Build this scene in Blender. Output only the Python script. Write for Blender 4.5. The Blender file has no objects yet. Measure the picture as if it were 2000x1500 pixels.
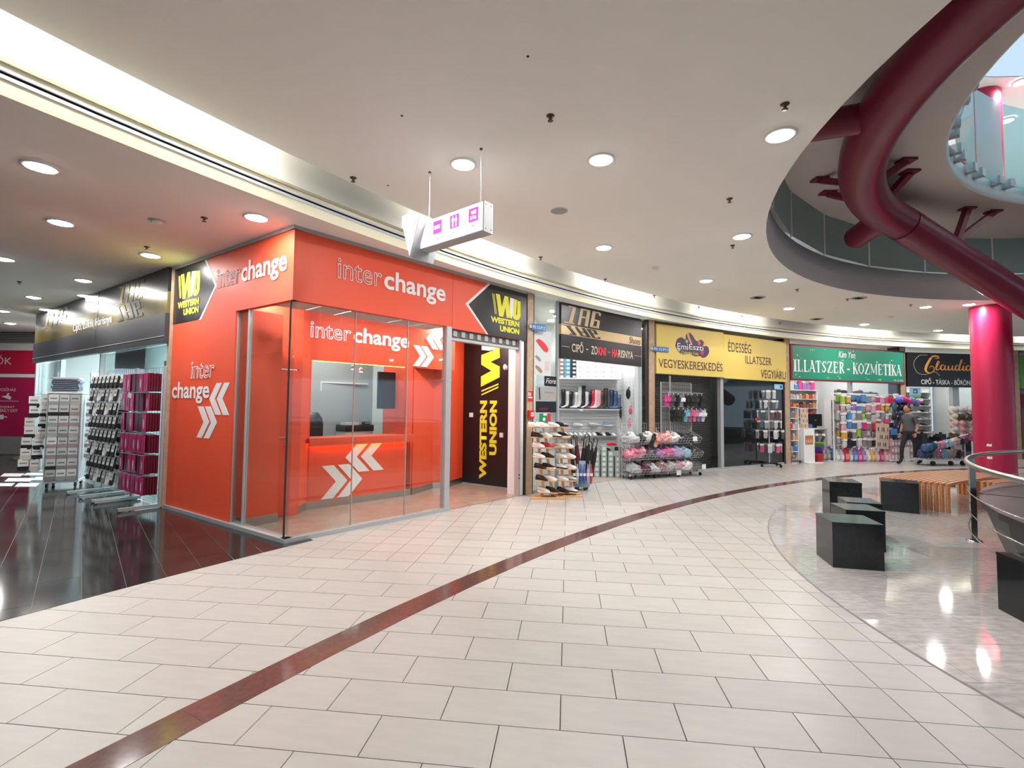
import bpy, math, random
from mathutils import Vector, Matrix
from mathutils.geometry import tessellate_polygon
random.seed(7)
PI = math.pi; rad = math.radians
COL = bpy.context.scene.collection
SC = bpy.context.scene

# ------------------------------------------------------------------ camera
FPX, PITCH, ROLL, CH = 957.0, .047, .0103, 1.575
cp, sp, cr, sr = math.cos(PITCH), math.sin(PITCH), math.cos(ROLL), math.sin(ROLL)
cF = Vector((0, cp, sp)); cU0 = Vector((0, -sp, cp)); cR0 = Vector((1, 0, 0))
cR = cR0*cr + cU0*sr; cU = cU0*cr - cR0*sr
cam = bpy.data.cameras.new('camera'); camo = bpy.data.objects.new('camera', cam); COL.objects.link(camo)
cam.sensor_fit = 'HORIZONTAL'; cam.sensor_width = 36; cam.lens = FPX/2000*36; cam.clip_end = 200; cam.clip_start = .05
m = Matrix.Identity(4)
for i in range(3):
    m[i][0] = cR[i]; m[i][1] = cU[i]; m[i][2] = -cF[i]
m[2][3] = CH
camo.matrix_world = m
SC.camera = camo
# ------------------------------------------------------------------ world, exposure
SC.view_settings.view_transform = 'Standard'; SC.view_settings.look = 'None'
SC.view_settings.gamma = 1; SC.view_settings.use_curve_mapping = False
SC.view_settings.exposure = 0.7
w = bpy.data.worlds.new('world'); SC.world = w; w.use_nodes = True
bg = w.node_tree.nodes['Background']; bg.inputs[0].default_value = (.60, .79, 1, 1); bg.inputs[1].default_value = .62
L_DOWN = 24.0
def area(name, loc, size, power, color=(1, .96, .9), rot=(0, 0, 0), parent=None, sy=None, shape='RECTANGLE', spread=PI):
    l = bpy.data.lights.new(name, 'AREA'); l.energy = power; l.color = color; l.shape = shape; l.size = size; l.size_y = sy or size; l.spread = spread
    o = bpy.data.objects.new(name, l); COL.objects.link(o); o.location = loc; o.rotation_euler = rot
    if parent: o.parent = parent
    return o
# ------------------------------------------------------------------ pixel -> point helpers (used only to read positions off the photo)
def ray(x, y): return cF + cR*((x-1000)/FPX) - cU*((y-750)/FPX)
def gnd(x, y, z=0):
    d = ray(x, y); t = (z-CH)/d.z; return Vector((d.x*t, d.y*t, z))
def at(x, y, Y):
    d = ray(x, y); t = Y/d.y; return Vector((d.x*t, Y, CH+d.z*t))
S = Vector((18.43, -8.58)); A = Vector((10.15, 3.22))      # centres of the shop arc and of the atrium
def onS(x, y, z=4.05):
    p = gnd(x, y, z); return math.atan2(p.y-S.y, p.x-S.x)
def pS(a, r, z=0): return (S.x+r*math.cos(a), S.y+r*math.sin(a), z)
def pA(a, r, z=0): return (A.x+r*math.cos(a), A.y+r*math.sin(a), z)

# ------------------------------------------------------------------ materials
MATS = {}
def mat(name, col=(.8, .8, .8), rough=.5, metal=0, emit=0, ecol=None, noise=0, nscale=8, bump=0, objcol=False, rnd=0, island=False, spec=.5, coat=0, stretch=(1, 1, 1), col2=None):
    if name in MATS: return MATS[name]
    mm = bpy.data.materials.new(name); mm.use_nodes = True; nt = mm.node_tree; N = nt.nodes; Lk = nt.links
    b = N['Principled BSDF']; b.inputs['Base Color'].default_value = (*col, 1); b.inputs['Roughness'].default_value = rough
    b.inputs['Metallic'].default_value = metal; b.inputs['Specular IOR Level'].default_value = spec
    b.inputs['Coat Weight'].default_value = coat; b.inputs['Coat Roughness'].default_value = .04
    src = None
    if objcol:
        oi = N.new('ShaderNodeObjectInfo'); src = oi.outputs['Color']
    if noise or bump:
        tc = N.new('ShaderNodeTexCoord'); mp = N.new('ShaderNodeMapping'); mp.inputs['Scale'].default_value = stretch
        Lk.new(tc.outputs['Object'], mp.inputs[0])
        nz = N.new('ShaderNodeTexNoise'); nz.inputs['Scale'].default_value = nscale; nz.inputs['Detail'].default_value = 6; Lk.new(mp.outputs[0], nz.inputs['Vector'])
    if noise:
        if col2:
            mx = N.new('ShaderNodeMix'); mx.data_type = 'RGBA'
            cr_ = N.new('ShaderNodeValToRGB'); cr_.color_ramp.elements[0].position = .5-noise/2; cr_.color_ramp.elements[1].position = .5+noise/2
            Lk.new(nz.outputs[0], cr_.inputs[0]); Lk.new(cr_.outputs[0], mx.inputs[0])
            mx.inputs[6].default_value = (*col, 1); mx.inputs[7].default_value = (*col2, 1); src = mx.outputs[2]
        else:
            mr = N.new('ShaderNodeMapRange'); mr.inputs[1].default_value = .3; mr.inputs[2].default_value = .7; mr.inputs[3].default_value = 1-noise; mr.inputs[4].default_value = 1+noise
            Lk.new(nz.outputs[0], mr.inputs[0])
            vm = N.new('ShaderNodeMix'); vm.data_type = 'RGBA'; vm.blend_type = 'MULTIPLY'; vm.inputs[0].default_value = 1
            if src: Lk.new(src, vm.inputs[6])
            else: vm.inputs[6].default_value = (*col, 1)
            Lk.new(mr.outputs[0], vm.inputs[7]); src = vm.outputs[2]
    if rnd:
        if island:
            oi = N.new('ShaderNodeNewGeometry'); ro = oi.outputs['Random Per Island']
        else:
            oi = N.new('ShaderNodeObjectInfo'); ro = oi.outputs['Random']
        mr = N.new('ShaderNodeMapRange'); mr.inputs[3].default_value = 1-rnd; mr.inputs[4].default_value = 1+rnd*.6; Lk.new(ro, mr.inputs[0])
        vm = N.new('ShaderNodeMix'); vm.data_type = 'RGBA'; vm.blend_type = 'MULTIPLY'; vm.inputs[0].default_value = 1
        if src: Lk.new(src, vm.inputs[6])
        else: vm.inputs[6].default_value = (*col, 1)
        Lk.new(mr.outputs[0], vm.inputs[7]); src = vm.outputs[2]
    if src: Lk.new(src, b.inputs['Base Color'])
    if bump:
        bp = N.new('ShaderNodeBump'); bp.inputs['Strength'].default_value = bump; bp.inputs['Distance'].default_value = .01; Lk.new(nz.outputs[0], bp.inputs['Height']); Lk.new(bp.outputs[0], b.inputs['Normal'])
    if emit:
        b.inputs['Emission Color'].default_value = (*(ecol or col), 1); b.inputs['Emission Strength'].default_value = emit
    MATS[name] = mm; return mm
def glass(name, tint=(.93, .97, .96), refl=1.0, frost=0.0):
    if name in MATS: return MATS[name]
    mm = bpy.data.materials.new(name); mm.use_nodes = True; nt = mm.node_tree; N = nt.nodes; Lk = nt.links
    for n in list(N):
        if n.type == 'BSDF_PRINCIPLED': N.remove(n)
    out = [n for n in N if n.type == 'OUTPUT_MATERIAL'][0]
    tr = N.new('ShaderNodeBsdfTransparent'); tr.inputs[0].default_value = (*tint, 1)
    gl = N.new('ShaderNodeBsdfGlossy'); gl.inputs['Roughness'].default_value = .02
    fr = N.new('ShaderNodeFresnel'); ge = N.new('ShaderNodeNewGeometry'); mi = N.new('ShaderNodeMapRange'); mi.inputs[3].default_value = 1.45; mi.inputs[4].default_value = 1/1.45
    Lk.new(ge.outputs['Backfacing'], mi.inputs[0]); Lk.new(mi.outputs[0], fr.inputs[0])      # same reflection on both faces of a pane
    mu = N.new('ShaderNodeMath'); mu.operation = 'MULTIPLY'; mu.inputs[1].default_value = refl; mu.use_clamp = True; Lk.new(fr.outputs[0], mu.inputs[0])
    mx = N.new('ShaderNodeMixShader'); Lk.new(mu.outputs[0], mx.inputs[0]); Lk.new(tr.outputs[0], mx.inputs[1]); Lk.new(gl.outputs[0], mx.inputs[2])
    last = mx
    if frost:
        df = N.new('ShaderNodeBsdfTranslucent'); df.inputs[0].default_value = (*tint, 1)
        d2 = N.new('ShaderNodeBsdfDiffuse'); d2.inputs[0].default_value = (*tint, 1)
        m3 = N.new('ShaderNodeMixShader'); m3.inputs[0].default_value = .5; Lk.new(df.outputs[0], m3.inputs[1]); Lk.new(d2.outputs[0], m3.inputs[2])
        m2 = N.new('ShaderNodeMixShader'); m2.inputs[0].default_value = frost; Lk.new(mx.outputs[0], m2.inputs[1]); Lk.new(m3.outputs[0], m2.inputs[2]); last = m2
    Lk.new(last.outputs[0], out.inputs[0]); MATS[name] = mm; return mm

TILE = mat('cream_tile', (.44, .422, .398), .42, noise=.05, nscale=3, rnd=.035, spec=.35, stretch=(1, 5, 1))
TILES = mat('cream_small_tile', (.445, .42, .395), .34, noise=.05, nscale=3, rnd=.04, spec=.5, stretch=(1, 5, 1))
TILEI = mat('cream_tile_far', (.455, .43, .405), .26, noise=.03, nscale=3, rnd=.05, island=True)
GROUT = mat('grout', (.16, .13, .11), .8)
GRANITE = mat('grey_granite', (.48, .455, .43), .06, noise=.18, nscale=9, rnd=.17, stretch=(1, 3, 1))
STRIP = mat('brown_strip', (.125, .062, .055), .12, noise=.15, nscale=30)
DARKT = mat('black_tile', (.022, .022, .022), .10, noise=.3, nscale=2, rnd=.15)
PALET = mat('white_inlay_tile', (.6, .6, .6), .2)
CEIL = mat('ceiling_paint', (.93, .915, .865), .9, noise=.012, nscale=.8)
CEILW = mat('white_ceiling_paint', (.85, .84, .81), .9)
CREAM = mat('cream_paint', (.90, .87, .66), .8)
TRACK = mat('track_paint', (.60, .62, .65), .4)
RISER = mat('riser_paint', (.83, .82, .77), .8)
OLIVE = mat('olive_lip_shade', (.42, .38, .25), .8)  # shade under the cove lip, put into its olive colour
SLOT = mat('black_slot', (.01, .01, .01), .6)
ALU = mat('aluminium', (.48, .50, .51), .38, metal=.35)
STEEL = mat('brushed_steel', (.5, .49, .48), .28, metal=1)
CHROME = mat('chrome', (.7, .7, .7), .15, metal=1)
ORANGE = mat('orange_laminate', (.78, .085, .032), .5, noise=.02, nscale=1.5)
OBLACK = mat('black_laminate', (.012, .012, .014), .3)
WHITEP = mat('white_print', (.80, .78, .78), .5)
YELP = mat('yellow_print', (.75, .72, .04), .5)
LETW = mat('lit_white_letter', (.9, .9, .95), .4, emit=.6, ecol=(1, .97, 1))
LETO = mat('lit_outline_letter', (.9, .85, .95), .4, emit=.5, ecol=(.95, .85, 1))
WHITE = mat('white_plastic', (.8, .8, .79), .4)
WALLW = mat('white_wall', (.76, .78, .77), .7)
WALLG = mat('grey_wall', (.42, .45, .45), .6)
BLACK = mat('black_plastic', (.012, .012, .013), .35)
BLACKM = mat('black_matt', (.02, .02, .02), .8)
STONE = mat('black_stone', (.016, .018, .02), .13, noise=.2, nscale=20)
BASIN = mat('grey_stone', (.035, .031, .032), .4, noise=.25, nscale=6)
PILAR = mat('beige_stone', (.47, .33, .22), .35, noise=.15, nscale=10)
BROWN = mat('dark_brown_edge', (.035, .022, .018), .5)
WOOD = mat('pine_wood', (.62, .36, .17), .5, noise=.15, nscale=6, stretch=(1, 8, 8))
WOODB = mat('bench_wood', (.60, .27, .11), .4, noise=.12, nscale=6, stretch=(8, 1, 8))
REDP = mat('red_paint', (.20, .014, .038), .33)
REDC = mat('column_red', (.42, .012, .06), .35)
GLASS = glass('clear_glass', refl=1.15)
GLASSD = glass('dusky_glass', (.62, .65, .66), 1.3)
GLASSC = glass('aqua_glass', (.72, .90, .92), .9, .35)
FROST = glass('grey_green_glass', (.50, .56, .53), .8, .75)
PLASTICW = glass('clear_wrap', (.9, .9, .92), 1.6, .12)
OC = mat('coloured_plastic', objcol=True, rough=.4)
OCM = mat('coloured_cloth', objcol=True, rough=.9)
OCG = mat('coloured_gloss', objcol=True, rough=.15)
SIGNW = mat('lit_sign_face', (.9, .9, .9), .4, emit=.75, ecol=(1, .97, 1))
SIGNP = mat('lit_pink', (.8, .1, .7), .4, emit=.45, ecol=(.85, .10, .70))
LAMP = mat('lamp_diffuser', (.95, .95, .95), .4, emit=35, ecol=(1, .97, .93))
TUBE = mat('cove_tube_glow', (1, 1, 1), .5, emit=55, ecol=(1, .97, .90))
WARM = mat('warm_led', (1, .5, .1), .5, emit=9, ecol=(1, .42, .06))
SLATW = mat('slat_wall', (.66, .66, .67), .5)
SKIN = mat('skin', (.42, .20, .13), .6)

# ------------------------------------------------------------------ mesh building
class MB:
    def __init__(s): s.v = []; s.f = []; s.sm = []
    def add(s, vs, fs, smooth=False):
        n = len(s.v); s.v += [tuple(p) for p in vs]; s.f += [tuple(i+n for i in f) for f in fs]; s.sm += [smooth]*len(fs); return s
    def box(s, x0, x1, y0, y1, z0, z1):
        return s.add([(x0, y0, z0), (x1, y0, z0), (x1, y1, z0), (x0, y1, z0), (x0, y0, z1), (x1, y0, z1), (x1, y1, z1), (x0, y1, z1)],
                     [(0, 3, 2, 1), (4, 5, 6, 7), (0, 1, 5, 4), (1, 2, 6, 5), (2, 3, 7, 6), (3, 0, 4, 7)])
    def bar(s, a, b, wd, h=None):      # square bar between two points
        a = Vector(a); b = Vector(b); d = (b-a).normalized(); h = h or wd
        up = Vector((0, 0, 1)) if abs(d.z) < .95 else Vector((0, 1, 0))
        sx = d.cross(up).normalized()*(wd/2); sz = sx.normalized().cross(d)*(h/2)
        q = [a-sx-sz, a+sx-sz, a+sx+sz, a-sx+sz, b-sx-sz, b+sx-sz, b+sx+sz, b-sx+sz]
        return s.add(q, [(0, 1, 2, 3), (7, 6, 5, 4), (0, 4, 5, 1), (1, 5, 6, 2), (2, 6, 7, 3), (3, 7, 4, 0)])
    def cyl(s, a, b, r, seg=12, r2=None, cap=True):
        return s.tube([a, b], r, seg, cap=cap, r2=r2)
    def tube(s, path, r, seg=8, closed=False, cap=True, r2=None, radii=None):
        P = [Vector(p) for p in path]; n = len(P); vs = []; prev = None
        for i, p in enumerate(P):
            if closed: d = P[(i+1) % n]-P[i-1]
            else: d = P[min(i+1, n-1)]-P[max(i-1, 0)]
            d = d.normalized()
            if prev is None:
                up = Vector((0, 0, 1)) if abs(d.z) < .9 else Vector((1, 0, 0))
                x = d.cross(up).normalized()
            else:
                x = (prev-d*prev.dot(d)).normalized()
            prev = x; y = d.cross(x)
            rr = radii[i] if radii else (r if r2 is None else r+(r2-r)*i/(n-1))
            for k in range(seg):
                t = 2*PI*k/seg; vs.append(p+x*(rr*math.cos(t))+y*(rr*math.sin(t)))
        fs = []
        for i in range(n if closed else n-1):
            j = (i+1) % n
            for k in range(seg):
                k2 = (k+1) % seg; fs.append((i*seg+k, i*seg+k2, j*seg+k2, j*seg+k))
        s.add(vs, fs, True)
        if cap and not closed:
            c0 = list(range(seg))[::-1]; c1 = [(n-1)*seg+k for k in range(seg)]
            s.add([vs[i] for i in c0], [tuple(range(seg))]); s.add([vs[i] for i in c1], [tuple(range(seg))])
        return s
    def lathe(s, prof, c=(0, 0, 0), seg=24, smooth=True):
        vs = []; fs = []; n = len(prof)
        for r, z in prof:
            for k in range(seg):
                t = 2*PI*k/seg; vs.append((c[0]+r*math.cos(t), c[1]+r*math.sin(t), c[2]+z))
        for i in range(n-1):
            for k in range(seg):
                k2 = (k+1) % seg; fs.append((i*seg+k, i*seg+k2, (i+1)*seg+k2, (i+1)*seg+k))
        return s.add(vs, fs, smooth)
    def xz(s, pts, y0, y1, holes=()):       # extruded polygon in the local wall plane
        loops = [[Vector((x, z, 0)) for x, z in pts]]+[[Vector((x, z, 0)) for x, z in h] for h in holes]
        tri = tessellate_polygon(loops); fl = [p for l in loops for p in l]
        vs = [(p.x, y0, p.y) for p in fl]+[(p.x, y1, p.y) for p in fl]; n = len(fl)
        fs = [t for t in tri]+[tuple(i+n for i in t[::-1]) for t in tri]; o = 0
        for l in loops:
            k = len(l)
            for i in range(k):
                j = (i+1) % k; fs.append((o+i, o+j, o+j+n, o+i+n))
            o += k
        return s.add(vs, fs)
    def xy(s, pts, z0, z1, holes=(), sides=True):
        loops = [[Vector((x, y, 0)) for x, y in pts]]+[[Vector((x, y, 0)) for x, y in h] for h in holes]
        tri = tessellate_polygon(loops); fl = [p for l in loops for p in l]; n = len(fl)
        vs = [(p.x, p.y, z0) for p in fl]+[(p.x, p.y, z1) for p in fl]
        fs = [t for t in tri]+[tuple(i+n for i in t[::-1]) for t in tri]; o = 0
        if sides:
            for l in loops:
                k = len(l)
                for i in range(k):
                    j = (i+1) % k; fs.append((o+i, o+j, o+j+n, o+i+n))
                o += k
        return s.add(vs, fs)
    def loft(s, rings, cap=True, smooth=True):
        n = len(rings[0]); vs = [p for r in rings for p in r]; fs = []
        for i in range(len(rings)-1):
            for k in range(n):
                k2 = (k+1) % n; fs.append((i*n+k, i*n+k2, (i+1)*n+k2, (i+1)*n+k))
        if cap: fs += [tuple(range(n))[::-1], tuple((len(rings)-1)*n+k for k in range(n))]
        return s.add(vs, fs, smooth)
    def ball(s, c, rx, ry=None, rz=None, seg=12, rings=8):
        ry = ry or rx; rz = rz or rx; vs = []; fs = []
        for i in range(rings+1):
            ph = PI*i/rings-PI/2
            for k in range(seg):
                t = 2*PI*k/seg; vs.append((c[0]+rx*math.cos(ph)*math.cos(t), c[1]+ry*math.cos(ph)*math.sin(t), c[2]+rz*math.sin(ph)))
        for i in range(rings):
            for k in range(seg):
                k2 = (k+1) % seg; fs.append((i*seg+k, i*seg+k2, (i+1)*seg+k2, (i+1)*seg+k))
        return s.add(vs, fs, True)
    def mesh(s, name, m=None):
        me = bpy.data.meshes.new(name); me.from_pydata(s.v, [], s.f)
        me.polygons.foreach_set('use_smooth', s.sm); me.update()
        if m: me.materials.append(m)
        return me
    def build(s, name, m, parent=None, loc=None, color=None, label=None):
        return put(name, s.mesh(name, m), parent, loc, color=color, label=label)
def put(name, me, parent=None, loc=None, rot=None, scale=None, color=None, label=None):
    o = bpy.data.objects.new(name, me); COL.objects.link(o)
    if parent: o.parent = parent
    if loc is not None: o.location = loc
    if rot is not None: o.rotation_euler = rot
    if scale is not None: o.scale = (scale,)*3 if isinstance(scale, (int, float)) else scale
    if color is not None: o.color = (*color, 1)
    if label: o['label'] = label
    return o
def tag(o, label, cat, group=None, kind=None):
    if label: o['label'] = label
    if cat: o['category'] = cat
    if group: o['group'] = group
    if kind: o['kind'] = kind
    return o
def struct(o): o['kind'] = 'structure'; return o
def thing(name, label, cat, loc=(0, 0, 0), rz=0, group=None):
    o = bpy.data.objects.new(name, None); COL.objects.link(o); o.empty_display_size = .1
    o.location = loc; o.rotation_euler = (0, 0, rz); return tag(o, label, cat, group)
def copy_tree(o, parent=None):
    c = o.copy(); COL.objects.link(c); c.parent = parent
    for ch in o.children: copy_tree(ch, c)
    return c
def paint(o, col):
    o.color = (*col, 1)
    for c in o.children: paint(c, col)
ORD = ['first', 'second', 'third', 'fourth', 'fifth', 'sixth', 'seventh', 'eighth', 'ninth', 'tenth', 'eleventh', 'twelfth', 'thirteenth', 'fourteenth', 'fifteenth', 'sixteenth']
class Frame:          # a wall: x to the right along it, y into it, z up
    def __init__(s, a, b):
        s.a = Vector(a); s.b = Vector(b); d = s.b-s.a; s.len = d.length; s.rz = math.atan2(d.y, d.x); s.u = d.normalized(); s.n = Vector((-s.u.y, s.u.x))
    def thing(s, name, label, cat, x=0, y=0, z=0, group=None):
        return thing(name, label, cat, s.P(x, y, z), s.rz, group)
    def P(s, x, y=0, z=0):
        p = s.a+s.u*x+s.n*y; return Vector((p.x, p.y, z))
    def place(s, o, x=0, y=0, z=0):
        o.location = s.P(x, y, z); o.rotation_euler.z = s.rz; return o
    def loc(s, p):      # world point to (x, y, z)
        d = Vector((p[0], p[1]))-s.a; return d.dot(s.u), d.dot(s.n), p[2]

def text_mesh(name, s, m, box, bold=0., outline=0., y=0., depth=.004, spacing=1., shear=0., vertical=False):
    """lettering fitted in box = (x0, x1, z0, z1) of the wall plane; outline > 0 draws only the contour"""
    cu = bpy.data.curves.new(name, 'FONT'); cu.body = s; cu.size = 1; cu.offset = bold; cu.space_character = spacing; cu.shear = shear
    if outline: cu.fill_mode = 'NONE'; cu.bevel_depth = outline; cu.bevel_resolution = 0
    cu.resolution_u = 4
    to = bpy.data.objects.new(name, cu); COL.objects.link(to)
    bpy.context.view_layer.update()
    me = bpy.data.meshes.new_from_object(to.evaluated_get(bpy.context.evaluated_depsgraph_get()))
    bpy.data.objects.remove(to)
    xs = [v.co.x for v in me.vertices]; ys = [v.co.y for v in me.vertices]
    a0, a1, b0, b1 = min(xs), max(xs), min(ys), max(ys); x0, x1, z0, z1 = box
    for v in me.vertices:
        fx = (v.co.x-a0)/(a1-a0); fz = (v.co.y-b0)/(b1-b0)
        if vertical: v.co = (x0+(x1-x0)*(1-fz), y-depth+v.co.z*.2, z0+(z1-z0)*fx)
        else: v.co = (x0+(x1-x0)*fx, y-depth+v.co.z*.2, z0+(z1-z0)*fz)
    me.materials.clear(); me.materials.append(m); me.name = name
    return me
def text(name, s, m, box, parent, **k):
    return put(name, text_mesh(name, s, m, box, **k), parent)
def poly(name, pts, m, parent, y=0, th=.004):
    return MB().xz(pts, y-th, y).build(name, m, parent)
def rect(x0, x1, z0, z1): return [(x0, z0), (x1, z0), (x1, z1), (x0, z1)]
def chevrons(x0, x1, z0, z1, right=True, gap=.1):
    """a pair of chevrons filling the box"""
    W = x1-x0; p = W*.34; t = (W-p-W*gap)/2; zm = (z0+z1)/2; out = []
    for i in range(2):
        o = x0+i*(t+W*gap)
        q = [(o, z1), (o+t, z1), (o+t+p, zm), (o+t, z0), (o, z0), (o+p, zm)]
        if not right: q = [(x0+x1-a, b) for a, b in q][::-1]
        out.append(q)
    return out
def stroke(pts, ws, n=6):
    """ribbon polygon along a smooth curve, widths ws per control point"""
    P = []; Wd = []
    K = len(pts)
    for i in range(K-1):
        p0 = Vector(pts[max(i-1, 0)]); p1 = Vector(pts[i]); p2 = Vector(pts[i+1]); p3 = Vector(pts[min(i+2, K-1)])
        for j in range(n):
            t = j/n; P.append(.5*((2*p1)+(-p0+p2)*t+(2*p0-5*p1+4*p2-p3)*t*t+(-p0+3*p1-3*p2+p3)*t**3)); Wd.append(ws[i]+(ws[i+1]-ws[i])*t)
    P.append(Vector(pts[-1])); Wd.append(ws[-1]); L = []; R = []
    for i, p in enumerate(P):
        d = (P[min(i+1, len(P)-1)]-P[max(i-1, 0)]).normalized(); nn = Vector((-d.y, d.x))*Wd[i]/2; L.append(p+nn); R.append(p-nn)
    return L, R
def strokes(name, lst, m, parent, y=0, sx=1, sz=1, ox=0, oz=0, th=.004):
    mb = MB()
    for pts, ws in lst:
        L, R = stroke(pts, ws if isinstance(ws, (list, tuple)) else [ws]*len(pts)); k = len(L)
        vs = [(ox+p.x*sx, y-th, oz+p.y*sz) for p in L]+[(ox+p.x*sx, y-th, oz+p.y*sz) for p in R]
        mb.add(vs, [(i, i+1, k+i+1, k+i) for i in range(k-1)])
    return mb.build(name, m, parent)
# ================================================================== SETTING
ZC, ZL = 4.05, 3.68            # main ceiling, lower ceiling over the shops
TY = .114; tc_, ts_ = math.cos(TY), math.sin(TY)
def uv2w(u, v): return (.2517+u*.3*tc_+v*.3*ts_, 2.47-u*.3*ts_+v*.3*tc_)
def w2uv(x, y):
    x -= .2517; y -= 2.47; return ((x*tc_-y*ts_)/.3, (x*ts_+y*tc_)/.3)
floor = struct(MB().box(-40, 40, -16, 40, -.3, -.012).build('floor', GROUT))
# --- cream tiles: running bond of 60 x 30 cm, squares of 30 cm along the shops and along the granite disc
def in_view(x, y, pad=.12):
    if y < 1.5: return False
    k = x/y; return -1.05-pad < k < 1.05+pad and (y > 2.0)
def tile_mesh(name, w_, d_, m, g=.0028, th=.012):
    b = .0015; z0, z1 = -th, 0.0
    x0, x1, y0, y1 = g, w_-g, g, d_-g
    vs = [(x0, y0, z0), (x1, y0, z0), (x1, y1, z0), (x0, y1, z0), (x0, y0, z1), (x1, y0, z1), (x1, y1, z1), (x0, y1, z1)]
    fs = [(0, 1, 5, 4), (1, 2, 6, 5), (2, 3, 7, 6), (3, 0, 4, 7), (4, 5, 6, 7)]
    return vs, fs
tiles = []
for v in range(-6, 62):
    u = -60
    while u < 90:
        # running bond: even rows have joints at even u
        length = 2 if (u-v) % 2 == 0 else 1
        cx, cy = uv2w(u+length/2, v+.5)
        rS = math.hypot(cx-S.x, cy-S.y); rA = math.hypot(cx-10.0, cy-3.26)
        if length == 2 and (u >= 4.5 or (rS > 23.6 and v > 7)): length = 1
        if length == 2 and u+2 > 5: length = 1
        cx, cy = uv2w(u+length/2, v+.5)
        rS = math.hypot(cx-S.x, cy-S.y); rA = math.hypot(cx-10.0, cy-3.26)
        if rS < 25.75 and rA > 7.0 and in_view(cx, cy, .25) and cy < 18:
            tiles.append((math.hypot(cx, cy)/length**.5, u, v, length))
        u += length
tiles.sort()
tv, tf = tile_mesh('tile', .6, .3, TILE); long_me = MB().add(tv, tf).mesh('tile', TILE)
tv1, tf1 = tile_mesh('tile', .3, .3, TILES); sq_me = MB().add(tv1, tf1).mesh('tile', TILES)
far = MB()
for i, (d, u, v, ln) in enumerate(tiles):
    x, y = uv2w(u, v)
    if i < 290:
        put('tile', long_me if ln == 2 else sq_me, floor, (x, y, 0), (0, 0, -TY))
    else:
        vs, fs = (tv, tf) if ln == 2 else (tv1, tf1)
        far.add([(x+p[0]*tc_+p[1]*ts_, y-p[0]*ts_+p[1]*tc_, p[2]) for p in vs], fs)
tag(far.build('small_tiles', TILEI, floor), 'cream floor tiles of the far part of the hall', None, kind='stuff')
# plain paving where the picture does not reach
def arcS(r, a0, a1, n=64): return [pS(a0+(a1-a0)*i/n, r)[:2] for i in range(n+1)]
def arcA(r, a0, a1, n=64, c=None):
    c = c or A; return [(c[0]+r*math.cos(a0+(a1-a0)*i/n), c[1]+r*math.sin(a0+(a1-a0)*i/n)) for i in range(n+1)]
# --- brown strip
def ring(mb, r0, r1, a0, a1, z0, z1, n=96, c=S):
    vs = []; fs = []
    for i in range(n+1):
        a = a0+(a1-a0)*i/n; ca, sa = math.cos(a), math.sin(a)
        for r, z in ((r0, z0), (r1, z0), (r1, z1), (r0, z1)): vs.append((c[0]+r*ca, c[1]+r*sa, z))
    for i in range(n):
        for k in range(4):
            k2 = (k+1) % 4; fs.append((i*4+k, i*4+k2, i*4+4+k2, i*4+4+k))
    fs += [(0, 1, 2, 3), (n*4+3, n*4+2, n*4+1, n*4)]
    return mb.add(vs, fs)
aS0, aS1 = rad(188), rad(62)
strip = thing('floor_strip', None, None); strip['kind'] = 'structure'; strip.name = 'trim_1'
n_ = 34
for i in range(n_):
    a0 = aS0+(aS1-aS0)*i/n_; a1 = aS0+(aS1-aS0)*(i+1)/n_
    ring(MB(), 22.80, 23.02, a0-.00006, a1+.00006, -.005, .002, 2).build('strip_slab', STRIP, strip)
# --- granite disc of slabs
disc = struct(MB().xy(arcA(7.38, 0, 2*PI, 128, (10.0, 3.26))[:-1], -.01, .0015).build('floor_disc', mat('granite_joint', (.2, .17, .16), .5)))
disc.name = 'floor'
def clip(poly_, c, r):
    """keep the part of a polygon inside a circle, walking its edges against the tangent half-planes"""
    out = poly_
    for k in range(96):
        a = 2*PI*k/96; nx, ny = math.cos(a), math.sin(a); lim = nx*c[0]+ny*c[1]+r*math.cos(PI/96)
        res = []
        for i in range(len(out)):
            p, q = out[i], out[(i+1) % len(out)]; dp = p[0]*nx+p[1]*ny-lim; dq = q[0]*nx+q[1]*ny-lim
            if dp <= 0: res.append(p)
            if dp*dq < 0:
                t = dp/(dp-dq); res.append((p[0]+(q[0]-p[0])*t, p[1]+(q[1]-p[1])*t))
        out = res
        if len(out) < 3: return None
    return out
cd, sd = math.cos(-.02), math.sin(-.02)
for j in range(-16, 17):
    for i in range(-9, 10):
        x0 = (i+(.5 if j % 2 else 0)*1.0+.13*math.sin(j*7.1))*1.1; y0 = j*.48; g = .0016
        q = [(x0+g, y0+g), (x0+1.1-g, y0+g), (x0+1.1-g, y0+.48-g), (x0+g, y0+.48-g)]
        q = [(10+a*cd-b*sd, 3.26+a*sd+b*cd) for a, b in q]
        cx = sum(a for a, b in q)/4; cy = sum(b for a, b in q)/4
        if not in_view(cx, cy, .25): continue
        q = clip(q, (10.0, 3.26), 7.365)
        if q: MB().xy(q, -.004, .004).build('slab', GRANITE, disc)
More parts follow.
